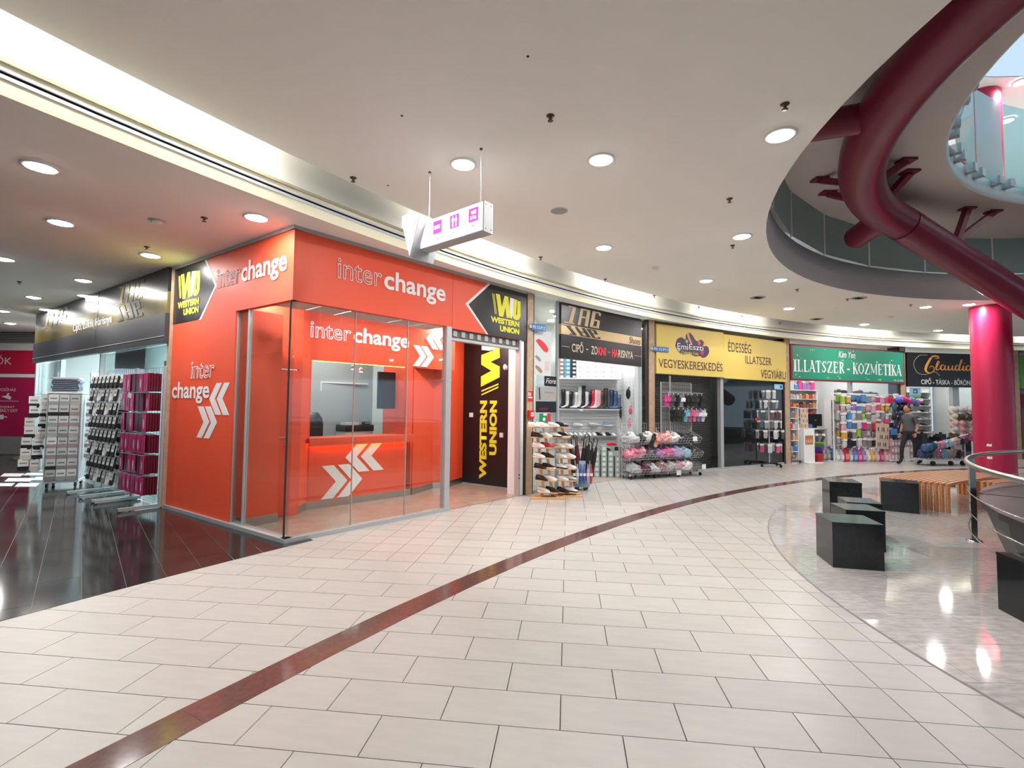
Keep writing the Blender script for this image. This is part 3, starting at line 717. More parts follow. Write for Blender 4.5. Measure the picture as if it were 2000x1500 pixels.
bC(MB().box(-.12, .02, .0, .05, .12, 2.26), 'wall_panel', ORANGE); bC(MB().box(1.70, 1.84, .0, .35, .12, 2.26), 'wall_panel', ORANGE)
bC(MB().box(.02, 1.70, .03, .038, 1.075, 2.26), 'glass_pane', GLASS)
bC(text_mesh('lettering', 'inter', LETO, (-.02, .64, 2.60, 2.845), outline=.016, y=-.01), 'lettering', LETO)
bC(text_mesh('lettering', 'change', LETW, (.68, 1.73, 2.52, 2.845), bold=.022, y=-.01), 'lettering', LETW)
for q in chevrons(1.83, 2.27, 2.29, 2.66)+chevrons(2.10, 2.54, 2.63, 2.99, False): bC(MB().xz([(a, b) for a, b in q], -.02, -.002), 'chevron', LETW)
for q in chevrons(.22, .90, .13, .64)+chevrons(.60, 1.29, .50, .995, False): bC(MB().xz([(a, b) for a, b in q], -.006, -.001), 'chevron', WHITEP)
wallseg((-1.75, 8.74), (-1.50, 9.42)); wallseg((-1.50, 9.42), (-1.25, 9.5)); wallseg((-1.25, 9.5), (-1.01, 10.21))
# office behind the counter
offc = [((-3.55, 7.0), (-4.3, 8.6)), ((-4.3, 8.6), (-2.9, 10.2)), ((-2.9, 10.2), (-2.2, 9.9)), ((-2.2, 9.9), (-1.52, 9.44))]
for i, (a, b) in enumerate(offc):
    f = Frame(a, b); struct(MB().box(0, f.len, 0, .04, 0, 3.1).build('wall_office_%s' % ['left', 'back', 'corner', 'right'][i], WALLG if i != 2 else WALLW, None, (f.a.x, f.a.y, 0))).rotation_euler.z = f.rz
bC(MB().box(1.84, 1.88, .05, 1.0, 0, 3.1), 'partition', ORANGE)
t = thing('office_light', 'square lamp added to light the booth office', 'light', (-3.0, 8.7, 3.04)); MB().box(-.45, .45, -.45, .45, 0, .05).build('housing', WHITE, t); MB().box(-.43, .43, -.43, .43, -.005, 0).build('diffuser', mat('panel_glow', (.9, .9, .9), .5, emit=2.5, ecol=(.92, 1, 1)), t); area('lamp', (0, 0, -.03), .85, 20, (.92, 1, 1), parent=t)  # lamp fixture added around the area light that brightens the office
for i, (x, y) in enumerate([(-2.55, 6.5), (-1.9, 7.4), (-1.2, 8.1), (-.5, 9.0), (-3.2, 6.6), (-1.3, 9.0), (-.2, 9.3)]):
    t = thing('booth_downlight', 'small recessed spotlight in the booth ceiling, %s' % ['behind the glass corner', 'over the middle glass pane', 'behind the alu post', 'inside the doorway', 'by the orange inner door', 'over the recess beside the counter', 'before the black wall'][i], 'light', (x, y, 3.098), group='booth downlights')
    MB().lathe([(.05, 0), (.05, -.006), (.04, -.008), (.04, 0)], seg=16).build('rim', ALU, t); MB().lathe([(0, -.004), (.04, -.004)], seg=16).build('diffuser', LAMP, t)
    area('lamp', (0, 0, -.02), .08, 9, (1, .93, .85), parent=t, shape='DISK')
for i, (x, z) in enumerate([(.95, 2.2), (1.10, 2.16)]):
    p = fC.P(x, .5, z)
    t = thing('spotlight', 'small bright spot lamp hanging over the booth counter, %s one' % ['left', 'right'][i], 'light', p, group='spot lamps over the counter')
    MB().lathe([(0, 0), (.035, -.0), (.035, .06), (.0, .08)], seg=14).build('housing', WHITE, t); MB().lathe([(0, -.003), (.03, -.003)], seg=14).build('diffuser', LAMP, t)
    MB().cyl((0, 0, .08), (0, 0, 3.1-z), .006, 6).build('cable', WHITE, t)
# black wall with vertical lettering
bW(MB().box(0, 1.16, 0, .05, .02, 3.1), 'wall_panel', OBLACK)
bW(text_mesh('lettering', 'WESTERN', YELP, (.45, .635, .13, 1.70), bold=.05, vertical=True, y=-.001), 'lettering', YELP)
bW(text_mesh('lettering', 'UNION', YELP, (.70, .885, .62, 1.70), bold=.05, vertical=True, y=-.001), 'lettering', YELP)
logo(bW, .47, .95, 1.80, 3.30, True)
for o in list(booth.children):      # the upright logo ends at the ceiling
    if o.name.startswith('logo') and max((v.co.z for v in o.data.vertices)) > 3.08:
        if abs(o.rotation_euler.z-fW.rz) < 1e-5:
            for v in o.data.vertices: v.co.z = min(v.co.z, 3.08)
for x, z, l in ((.22, 1.36, 'upper left'), (1.0, .98, 'lower right')):
    t = fW.thing('junction_box', 'small white box on the black lettered wall, %s' % l, 'box', x, -.001, z)
    MB().box(-.03, .05, -.03, 0, 0, .09).build('housing', WHITE, t); MB().box(-.026, .046, -.034, -.03, .004, .086).build('cover', WHITE, t)
t = fW.thing('motion_sensor', 'white motion sensor high on the black wall near the jamb', 'sensor', 1.1, -.001, 2.30)
MB().ball((0, -.05, .05), .035, .035, .06).build('head', WHITE, t); MB().box(-.02, .03, -.03, 0, 0, .08).build('bracket', WHITE, t)
# office furniture
t = fC.thing('office_chair', 'black padded office chair behind the booth counter', 'chair', .40, .95, 0)
r_ = []
for k in range(6):
    z = .95+.10*k; hw = .24-.02*max(0, k-3)-(.06 if k == 5 else 0)
    r_.append([(-hw, -.03, z), (-hw*.9, -.07, z), (hw*.9, -.07, z), (hw, -.03, z), (hw, .05, z), (0, .08, z), (-hw, .05, z)])
MB().loft(r_).build('backrest', BLACK, t); MB().box(-.25, .25, -.5, -.05, .45, .54).build('seat', BLACK, t)
MB().cyl((0, -.25, .1), (0, -.25, .45), .03).build('column', CHROME, t); mb = MB()
for k in range(5): mb.bar((0, -.25, .1), (.28*math.cos(k*1.2566), -.25+.28*math.sin(k*1.2566), .05), .04)
mb.build('base', BLACK, t)
for s in (-1, 1): MB().bar((s*.27, -.42, .68), (s*.27, -.1, .68), .05, .03).bar((s*.27, -.25, .5), (s*.27, -.25, .68), .03).build('armrest', BLACK, t)
t = fC.thing('wall_screen', 'black flat screen hanging upright in the booth window', 'screen', 1.60, .40, 1.52)
MB().box(-.21, .20, 0, .05, 0, .66).build('bezel', BLACK, t); MB().box(-.195, .185, -.003, 0, .015, .645).build('display', mat('dark_screen', (.02, .018, .025), .12), t); MB().box(-.02, .3, .05, .08, .3, .36).build('wall_arm', BLACK, t)
t = fC.thing('printer_cabinet', 'grey cabinet carrying the printer in the booth office', 'cabinet', 1.45, 1.5, 0)
MB().box(-.22, .36, -.2, .2, .0, .84).build('body', mat('light_grey', (.5, .52, .52), .5), t); MB().box(-.21, .41, -.262, -.25, .42, .83).build('door', mat('light_grey'), t)
t = fC.thing('printer', 'white office printer with a black top behind the counter', 'printer', 1.45, 1.5, .84)
MB().box(-.2, .36, -.2, .2, 0, .24).build('body', WHITE, t); MB().box(-.21, .37, -.21, .2, .24, .36).build('scanner_lid', BLACK, t); MB().box(-.10, .30, -.215, -.2, .05, .10).build('paper_tray', WHITE, t); MB().lathe([(0, 0), (.012, 0), (.012, .004)], seg=10).build('button', BLACK, t, (.1, -.203, .14)).rotation_euler = (PI/2, 0, 0)
t = fC.thing('card_reader', 'small black device lying on the printer', 'device', 1.72, 1.42, 1.20); MB().box(-.06, .06, -.05, .05, 0, .06).build('body', BLACK, t); MB().box(-.05, .05, -.053, -.05, .02, .05).build('panel', ALU, t)
t = fC.thing('paper_stack', 'low stack of white paper lying on the printer lid', 'paper', 1.40, 1.45, 1.20); MB().box(-.14, .14, -.10, .10, 0, .05).build('sheets', WHITE, t)
t = fC.thing('wall_shelf', 'white wall shelf high in the booth office', 'shelf', 1.35, 1.9, 2.0); MB().box(-.4, .6, -.12, .12, 0, .03).build('board', WHITE, t); MB().box(-.4, -.37, -.12, .12, -.15, 0).build('bracket', WHITE, t)
t = fC.thing('notice_board', 'pale notice board on the booth office wall', 'board', 1.25, 2.02, 1.25); MB().box(-.02, .4, -.02, 0, 0, .6).build('panel', mat('pale_grey', (.6, .62, .62), .5), t); MB().box(-.03, .41, -.015, 0, -.01, .61).build('frame', ALU, t)
# ================================================================== HANGING DIRECTION SIGN
fX = Frame((-.97, 5.06), (-.28, 4.48))
sg = fX.thing('hanging_exit_sign', 'lit white hanging direction sign with pink squares and a triangle end', 'sign', 0, 0, 3.21)
LX = fX.len
MB().box(-.02, LX, .002, .13, 0, .29).build('housing', mat('sign_housing', (.42, .43, .44), .5), sg); MB().box(.0, LX-.012, -.004, .002, .012, .28).build('front_face', SIGNW, sg, label='lit white face'); MB().box(.0, LX-.012, .13, .136, .012, .28).build('back_face', SIGNW, sg)
for y in (.03, .1):
    for z in (.03, .26): MB().cyl((LX, y, z), (LX+.003, y, z), .006, 8).build('screw', BLACK, sg)
for k, (x, s) in enumerate([(.20, 'EXIT'), (.45, None), (.71, 'WIFI')]):
    b_ = MB().box(x, x+.125, -.006, -.004, .115, .245).build('pictogram', SIGNP, sg)
    if s == 'EXIT': text('letters', 'EXIT', SIGNW, (x+.015, x+.11, .16, .20), b_, bold=.06, y=-.007, depth=.001)
    elif s == 'WIFI': text('letters', 'WIFI', SIGNW, (x+.028, x+.10, .185, .222), b_, bold=.06, y=-.007, depth=.001); text('letters', 'ZÓNA', SIGNW, (x+.02, x+.105, .135, .18), b_, bold=.06, y=-.007, depth=.001)
    else:
        for q in (.04, .085):
            poly('figure', [(x+q-.018, .135+.06), (x+q-.018, .205), (x+q-.008, .212), (x+q-.008, .232), (x+q+.008, .232), (x+q+.008, .212), (x+q+.018, .205), (x+q+.018, .195), (x+q+.009, .17), (x+q+.009, .125), (x+q-.009, .125), (x+q-.009, .17)], SIGNW, b_, y=-.0065, th=.001)
    ax = x+.0625; d = [(0, -1), (-1, 0), (0, 1)][k]; az = .065
    mb = MB(); c = Vector((ax, 0, az)); D = Vector((d[0], 0, d[1])); Pn = Vector((d[1], 0, -d[0]))
    mb.bar(c-D*.02+Vector((0, -.006, 0)), c+D*.02+Vector((0, -.006, 0)), .005, .002)
    for s_ in (1, -1): mb.bar(c+D*.02+Vector((0, -.006, 0)), c+D*.004+Pn*.016*s_+Vector((0, -.006, 0)), .005, .002)
    mb.build('arrow', SIGNP, sg)
tri = [(-.20, .30), (.09, .30), (-.055, -.09)]
MB().xz(tri, -.10, .22).build('triangle_housing', mat('sign_housing'), sg); MB().xz([(-.19, .294), (.08, .294), (-.055, -.075)], -.104, -.10).build('triangle_face', SIGNW, sg)
MB().xz([(.03, .29), (.08, .29), (-.055, -.07), (-.085, .01)], -.107, -.105).build('triangle_mark', mat('lit_pale_pink', (.9, .4, .8), .4, emit=1.3, ecol=(1, .35, .85)), sg)
MB().box(-.17, .0, -.12, -.07, .24, .36).build('side_box', SIGNW, sg)
for x, z1 in ((.05, ZC-3.21), (.80, ZC-3.21)):
    MB().tube([(x, .06, .29), (x+.004, .06, .5), (x, .06, z1)], .004, 6).build('cable', WHITE, sg); MB().lathe([(.014, -.012), (.014, 0)], seg=8).build('hook', BLACKM, sg, (x, .06, z1))
# ================================================================== SHOP FRONTS
fZ = Frame((.29, 8.98), (3.28, 11.62)); fY = Frame((3.28, 11.62), (8.08, 14.45)); fG = Frame((8.08, 14.45), (12.76, 16.03)); fK = Frame((12.76, 16.03), (17.11, 16.64)); fN = Frame((17.11, 16.64), (21.5, 16.5))
def wall(name, a, b, m, z0=0, z1=ZL, th=.06):
    f = Frame(a, b); o = MB().box(0, f.len, 0, th, z0, z1).build(name, m, None, (f.a.x, f.a.y, 0)); o.rotation_euler.z = f.rz; return struct(o)
def xy(v): return (v.x, v.y)
pl = MB()
for i, (F, wd) in enumerate(((fZ, .16), (fY, .2), (fG, .2), (fK, .2), (fN, .2))):
    o = thing('trim', None, None, F.P(0, 0, 0), F.rz); o.name = 'trim_%d' % (5+i); struct(o)
    MB().box(-wd*.45, wd*.45, -.06, .35, 0, ZL-.01).build('stone_facing', PILAR, o)
    MB().box(-wd*.45-.05, -wd*.45, -.04, .35, 0, ZL-.01).build('edge', BROWN, o); MB().box(wd*.45, wd*.45+.04, -.04, .35, 0, ZL-.01).build('edge', BROWN, o)
# floors of the shops
struct(MB().xy([xy(fZ.P(.1, .06)), xy(fZ.P(3.9, .06)), xy(fY.P(.1, 5)), (-1, 16), (.2, 10)], .002, .004).build('floor', mat('beige_floor', (.36, .30, .25), .3, noise=.1))).name = 'floor_shoe_shop'
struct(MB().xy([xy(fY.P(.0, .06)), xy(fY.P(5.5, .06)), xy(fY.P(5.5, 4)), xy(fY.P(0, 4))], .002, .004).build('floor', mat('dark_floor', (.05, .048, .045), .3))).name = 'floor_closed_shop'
struct(MB().xy([xy(fG.P(.0, .06)), xy(fK.P(0, .06)), xy(fN.P(0, .06)), xy(fN.P(0, 5)), xy(fG.P(0, 5))], .002, .004).build('floor', mat('beige_floor'))).name = 'floor_far_shops'
# walls: shoe shop
ZB = 12.25
wall('wall_shoe_shop_left', (.30, 9.3), (.62, ZB), WALLW); wall('wall_shoe_shop_back', (.55, ZB), (2.74, ZB), WALLW); wall('wall_shoe_shop_right', (2.74, ZB), xy(fZ.P(3.74, .12)), WALLW)
for a, F in (('closed_shop', fY), ('cosmetics', fG), ('bag_shop', fK)):
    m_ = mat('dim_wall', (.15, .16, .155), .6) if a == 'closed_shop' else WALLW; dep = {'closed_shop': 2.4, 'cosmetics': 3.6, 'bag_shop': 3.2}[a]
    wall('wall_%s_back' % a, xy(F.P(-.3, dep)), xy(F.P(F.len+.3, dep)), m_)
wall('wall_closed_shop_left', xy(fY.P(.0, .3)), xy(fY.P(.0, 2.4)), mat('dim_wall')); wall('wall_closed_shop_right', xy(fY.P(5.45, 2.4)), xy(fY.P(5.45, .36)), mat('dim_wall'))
wall('wall_cosmetics_left', xy(fG.P(.05, .36)), xy(fG.P(-.9, 3.6)), WALLW); wall('wall_cosmetics_right', xy(fG.P(4.9, 3.6)), xy(fG.P(4.85, .36)), WALLW)
wall('wall_bag_shop_left', xy(fK.P(.1, .36)), xy(fK.P(.1, 3.3)), WALLW); wall('wall_bag_shop_right', xy(fN.P(-.1, 3.3)), xy(fN.P(-.1, .36)), WALLW)
wall('wall_right_end', xy(fN.P(.1, .5)), (40, 16), WALLW)
def shoplight(p, pw, c=(1, 1, 1), s=1.2):
    t = thing('shop_light', None, 'light', p); MB().box(-s/2, s/2, -.08, .08, 0, .05).build('housing', WHITE, t); MB().box(-s/2+.02, s/2-.02, -.06, .06, -.006, 0).build('diffuser', mat('shop_tube_glow', (.95, .95, .95), .4, emit=10, ecol=(1, 1, 1)), t)
    area('lamp', (0, 0, -.03), s, pw, c, parent=t, sy=.12); return t
for p, pw, l in (((1.5, 10.9, ZL-.06), 20, 'inside the black shoe shop, left'), ((2.3, 11.5, ZL-.06), 12, 'inside the black shoe shop, right'), (fG.P(1.2, 1.6, ZL-.06), 24, 'inside the cosmetics shop, left'), (fG.P(3.6, 1.6, ZL-.06), 24, 'inside the cosmetics shop, right'),
                 (fK.P(1.3, 1.6, ZL-.06), 22, 'inside the shoe and bag shop, left'), (fK.P(3.3, 1.6, ZL-.06), 16, 'inside the shoe and bag shop, right'), (fY.P(4.1, 1.2, ZL-.06), 5.0, 'inside the closed yellow fronted shop')):
    shoplight(p, pw)['label'] = 'long ceiling light fitting '+l
# ---- shoe shop front
GOLD = mat('gold_foil', (.52, .38, .20), .3, metal=.35); GOLDT = mat('gold_print', (.58, .44, .24), .4); PALEGOLD = mat('pale_gold_print', (.62, .55, .42), .4); REDREFL = mat('red_reflection', (.8, .02, .03), .4, emit=.5)
def zag(p, x0, x1, z0, z1, m_, y, flip=False):
    w_ = x1-x0; h_ = z1-z0
    def T(pt): return (pt[0], pt[1])
    t = .085
    lst = [([(.02, .96), (.20, .96)], .09), ([(.20, 1.0), (.08, .04)], .11), ([(-.12, .03), (.20, .03)], .08),
           ([(.34, .0), (.44, .98)], .09), ([(.42, .95), (.66, .95)], .10), ([(.66, 1.0), (.57, .0)], .11), ([(.40, .50), (.60, .50)], .09),
           ([(1.02, .78), (1.04, .95)], .07), ([(1.04, .95), (.82, .95)], .10), ([(.84, 1.0), (.74, .0)], .11), ([(.74, .05), (.96, .05)], .10), ([(.95, .0), (.99, .48)], .09), ([(.84, .46), (1.0, .46)], .09)]
    if flip: lst = [([(a-.12*(1-b), 1-b) for a, b in q], ww) for q, ww in lst]
    return strokes('lettering', lst, m_, p, y, sx=w_, sz=h_, ox=x0, oz=z0)
sz_ = fZ.thing('shoe_shop_sign', 'black and gold fascia sign of the open shoe shop', 'sign', 0, 0, 0)
MB().box(.80, 3.51, -.03, .03, 3.205, 3.63).build('panel', OBLACK, sz_); MB().box(.80, 3.51, -.03, .03, 3.005, 3.203).build('gold_panel', GOLD, sz_, label='gold foil band'); MB().box(.80, 3.51, -.03, .03, 2.53, 3.003).build('panel', OBLACK, sz_)
zag(sz_, .98, 1.95, 3.235, 3.585, GOLDT, -.032); zag(sz_, 1.02, 1.95, 3.02, 3.19, OBLACK, -.032, True)  # flipped black letters paint the word's reflection in the gold band
text('lettering', 'Shoes', OBLACK, (3.02, 3.46, 3.03, 3.18), sz_, y=-.032, shear=.2)
for s_, a, b, m_ in (('CIPŐ', 1.10, 1.45, PALEGOLD), ('-', 1.54, 1.60, PALEGOLD), ('ZO', 1.70, 1.90, PALEGOLD), ('KNI', 1.92, 2.18, REDREFL), ('-', 2.26, 2.32, REDREFL), ('HA', 2.40, 2.60, REDREFL), ('RISNYA', 2.62, 3.17, PALEGOLD)):  # red on KNI and HA is a reflection painted into the lettering
    z0, z1 = (2.755, 2.775) if s_ == '-' else (2.68, 2.90 if s_ == 'CIPŐ' else 2.85)
    text('lettering', s_, m_, (a, b, z0, z1), sz_, bold=.01, y=-.032)
MB().box(.82, 1.04, -.034, -.031, 2.765, 2.772).box(3.22, 3.5, -.034, -.031, 2.765, 2.772).build('rule', PALEGOLD, sz_)
fr = fZ.thing('glazed_facade', 'glass and aluminium front of the shoe shop with posters in the left pane', 'shop front', 0, 0, 0)
MB().box(.12, .78, .01, .022, .05, ZL-.02).build('glass_pane', GLASS, fr); MB().box(3.54, 3.86, .01, .022, .05, ZL-.02).build('glass_pane', GLASS, fr)
MB().box(.78, .82, -.02, .05, 0, ZL-.02).build('post', ALU, fr); MB().box(3.47, 3.54, -.02, .08, 0, ZL-.02).build('post', ALU, fr); MB().box(.1, .8, -.01, .04, 0, .05).build('sill', ALU, fr); MB().box(3.54, 3.88, -.01, .04, 0, .05).build('sill', ALU, fr)
t = fZ.thing('shoe_poster', 'tall white poster with a red clog, a sneaker and a brown clog', 'poster', 0, -.002, 0)
b_ = MB().box(.13, .60, -.003, 0, 2.18, 3.02).build('sheet', mat('poster_white', (.62, .66, .66), .4), t)
def clogp(cx, cz, s, m_): poly('clog_picture', [(cx-s, cz+s*.35), (cx-s*.6, cz+s*.6), (cx-s*.1, cz+s*.45), (cx+s*.5, cz+s*.1), (cx+s, cz-s*.45), (cx+s*.8, cz-s*.8), (cx+s*.3, cz-s*.75), (cx-s*.6, cz-s*.05)], m_, b_, y=-.0045, th=.002)
clogp(.36, 2.76, .17, mat('poster_red', (.7, .03, .04), .5)); clogp(.25, 2.50, .08, mat('poster_grey', (.25, .25, .25), .5)); clogp(.27, 2.30, .10, mat('poster_brown', (.35, .20, .12), .5)); MB().box(.44, .55, -.0065, -.0045, 2.28, 2.45).build('text_block', mat('poster_pale_pink', (.7, .5, .5), .5), b_)
t = fZ.thing('hosiery_poster', 'small dark poster with one white script word', 'poster', 0, -.008, 0)
b_ = MB().box(.42, .75, -.003, 0, 1.98, 2.17).build('sheet', OBLACK, t); text('lettering', 'Fiore', WHITEP, (.46, .73, 2.03, 2.13), b_, y=-.0045, shear=.3, depth=.001)
t = fZ.thing('grey_poster', 'grey poster with a slim black leg figure', 'poster', 0, -.006, 0)
b_ = MB().box(.20, .75, -.003, 0, 1.70, 1.97).build('sheet', mat('poster_grey2', (.35, .36, .36), .5), t); poly('figure', [(.27, 1.94), (.30, 1.95), (.31, 1.84), (.32, 1.72), (.29, 1.72), (.28, 1.84)], OBLACK, b_, y=-.0045, th=.001)
MB().box(.55, .70, -.005, -.003, 1.79, 1.82).build('print', mat('poster_orange', (.6, .28, .15), .5), b_); MB().box(.44, .68, -.005, -.003, 1.84, 1.87).build('print', mat('poster_dim', (.25, .26, .26), .5), b_)
bx_ = fZ.thing('dark_poster', 'black poster with a dim red print below the grey one', 'poster', 0, -.006, 0); MB().box(.20, .75, -.003, 0, 1.48, 1.69).build('sheet', OBLACK, bx_); MB().box(.28, .52, -.005, -.003, 1.52, 1.57).build('print', mat('dim_red', (.10, .01, .02), .5), bx_)
t = fZ.thing('green_poster', 'green, white and red square poster on the shoe shop glass', 'poster', 0, -.006, 0)
MB().box(.30, .40, -.003, 0, 1.28, 1.46).build('sheet', mat('flag_green', (.01, .25, .09), .5), t); MB().box(.402, .50, -.003, 0, 1.42, 1.46).build('sheet', WHITEP, t); MB().box(.502, .60, -.003, 0, 1.28, 1.46).build('sheet', mat('flag_red', (.6, .03, .06), .5), t)
MB().box(.33, .50, -.006, -.003, 1.28, 1.42).build('emblem_ground', mat('flag_green'), t); MB().ball((.415, -.008, 1.35), .04, .002, .035, 10, 6).build('emblem', WHITEP, t)
for F, x, z, s_, l in ((fZ, .02, 2.99, 'F0.15.P12', 'left of the shoe shop'), (fY, .02, 2.93, 'F0.15.P11', 'between the shoe shop and the yellow sign')):
    t = F.thing('unit_number_plate', 'small blue unit number plate on the pier '+l, 'plate', x, -.10, z)
    b_ = MB().box(-.02, .33 if F is fZ else .5, -.006, 0, 0, .12).build('plate', mat('plate_blue', (.02, .16, .42), .4), t); text('lettering', s_, WHITEP, (.0, .31 if F is fZ else .47, .03, .09), b_, y=-.007, depth=.001); MB().box(-.08, -.0, 0, .04, .03, .09).build('bracket', ALU, t)
t = fZ.thing('fire_extinguisher_sign', 'red and white fire safety sign on the stone pier', 'sign', 0, -.061, 1.68)
b_ = MB().box(-.055, .065, -.004, 0, 0, .19).build('panel', mat('safety_red', (.62, .02, .02), .4), t); MB().box(-.045, .055, -.006, -.004, .06, .085).box(-.045, -.02, -.006, -.004, .1, .17).box(-.0, .02, -.006, -.004, .1, .16).build('pictogram', WHITEP, b_)
t = fZ.thing('fire_alarm_box', 'red fire alarm call box on the stone pier below the sign', 'alarm box', 0, -.061, 1.37)
MB().box(-.065, .065, -.05, 0, 0, .15).build('housing', mat('safety_red'), t); MB().box(-.02, .045, -.054, -.05, .04, .115).build('window', WHITEP, t); MB().lathe([(0, 0), (.012, 0), (.012, .004)], seg=10).build('button', BLACK, t, (.01, -.054, .078)).rotation_euler = (PI/2, 0, 0)

# ---- yellow fronted shop
YEL = mat('yellow_panel', (.74, .55, .13), .45); PURP = mat('purple_print', (.05, .025, .07), .5); DKP = mat('brown_purple_print', (.09, .035, .05), .5)
t = fY.thing('yellow_shop_sign', 'two wide yellow fascia panels with dark lettering and a sweets logo', 'sign')
MB().box(.13, 2.62, -.03, .03, 2.41, 3.60).build('panel', YEL, t); MB().box(2.625, 5.48, -.03, .03, 2.39, 3.56).build('panel', YEL, t)
for s_, bx_ in (('VEGYESKERESKEDÉS', (.19, 2.56, 2.56, 2.82)), ('ÉDESSÉG', (2.80, 3.80, 3.11, 3.43)), ('ILLATSZER', (3.53, 4.74, 2.83, 3.05)), ('VEGYIÁRU', (4.23, 5.43, 2.46, 2.76))): text('lettering', s_, DKP, bx_, t, y=-.031, shear=0, bold=.004)
cx, cz = 1.38, 3.12
blob = [(-.62, .0), (-.55, .16), (-.38, .22), (-.25, .17), (-.22, .30), (-.10, .36), (.02, .30), (.12, .20), (.22, .17), (.34, .22), (.46, .16), (.50, .08), (.62, .05), (.66, -.08), (.55, -.20), (.40, -.24), (.30, -.2), (.1, -.22), (-.1, -.17), (-.35, -.2), (-.52, -.13)]
L_, R_ = stroke(blob+[blob[0]], [.001]*(len(blob)+1), 4)
lg = MB().xz([(cx+p.x*.98, cz+p.y) for p in L_[:-1]], -.034, -.030).build('logo_ground', PURP, t)
text('lettering', 'Emi', WHITEP, (.84, 1.22, 3.04, 3.19), lg, y=-.035, depth=.001); text('lettering', 'Eszti', WHITEP, (1.27, 1.80, 3.06, 3.20), lg, y=-.035, depth=.001); text('lettering', 'Cukorka Cuki', YELP, (.98, 1.62, 2.935, 3.01), lg, y=-.035, shear=.3, depth=.001)
for (a, b, r_, c_) in ((-.2, .13, .05, (.2, .45, .5)), (.26, .12, .06, (.7, .05, .15)), (.46, .1, .05, (.8, .35, .05)), (-.48, -.09, .05, (.3, .5, .5)), (.36, -.14, .08, (.3, .02, .12))):
    put('candy', MB().ball((0, 0, 0), r_, .004, r_, 12, 6).mesh('candy', OC), lg, (cx+a, -.036, cz+b), color=c_)
put('candy', MB().xz([(-.09, .14), (-.03, .16), (.0, .06), (.06, -.04), (.1, -.1), (.05, -.13), (-.0, -.06), (-.07, .04)], -.004, 0).mesh('candy', OC), lg, (cx-.1, -.034, cz+.2), color=(.8, .30, .05))
t = fY.thing('glazed_facade', 'dark closed shop front with a roll-down grille left and tinted glass right', 'shop front')
MB().box(2.56, 2.68, -.02, .08, 0, 2.41).build('post', ALU, t); MB().box(2.68, 5.46, .01, .022, .05, 2.41).build('glass_pane', GLASSD, t); MB().box(2.68, 5.46, -.01, .04, 0, .05).build('sill', ALU, t); MB().box(.12, 2.56, -.01, .04, 0, .05).build('sill', ALU, t)
mb = MB()
for k in range(44): mb.box(.14, 2.56, .30, .315, .02+k*.055, .05+k*.055)
for k in range(25): mb.box(.16+k*.1, .17+k*.1, .316, .32, .02, 2.42)
tag(mb.build('grille', mat('grille_grey', (.055, .052, .05), .45), t), 'slats of the roll-down grille', None, kind='stuff')
t = fY.thing('payment_sticker', 'small pale blue sticker at the top right of the dark glass', 'sticker', 5.0, 0, 2.17); b_ = MB().box(0, .42, -.003, 0, 0, .15).build('sheet', mat('sticker_blue', (.25, .52, .68), .4, emit=.15), t); MB().box(.03, .22, -.005, -.003, .06, .09).build('print', WHITEP, b_); MB().ball((.33, -.004, .075), .05, .002, .05, 12, 6).build('emblem', mat('sticker_dark', (.02, .08, .2), .4), b_)

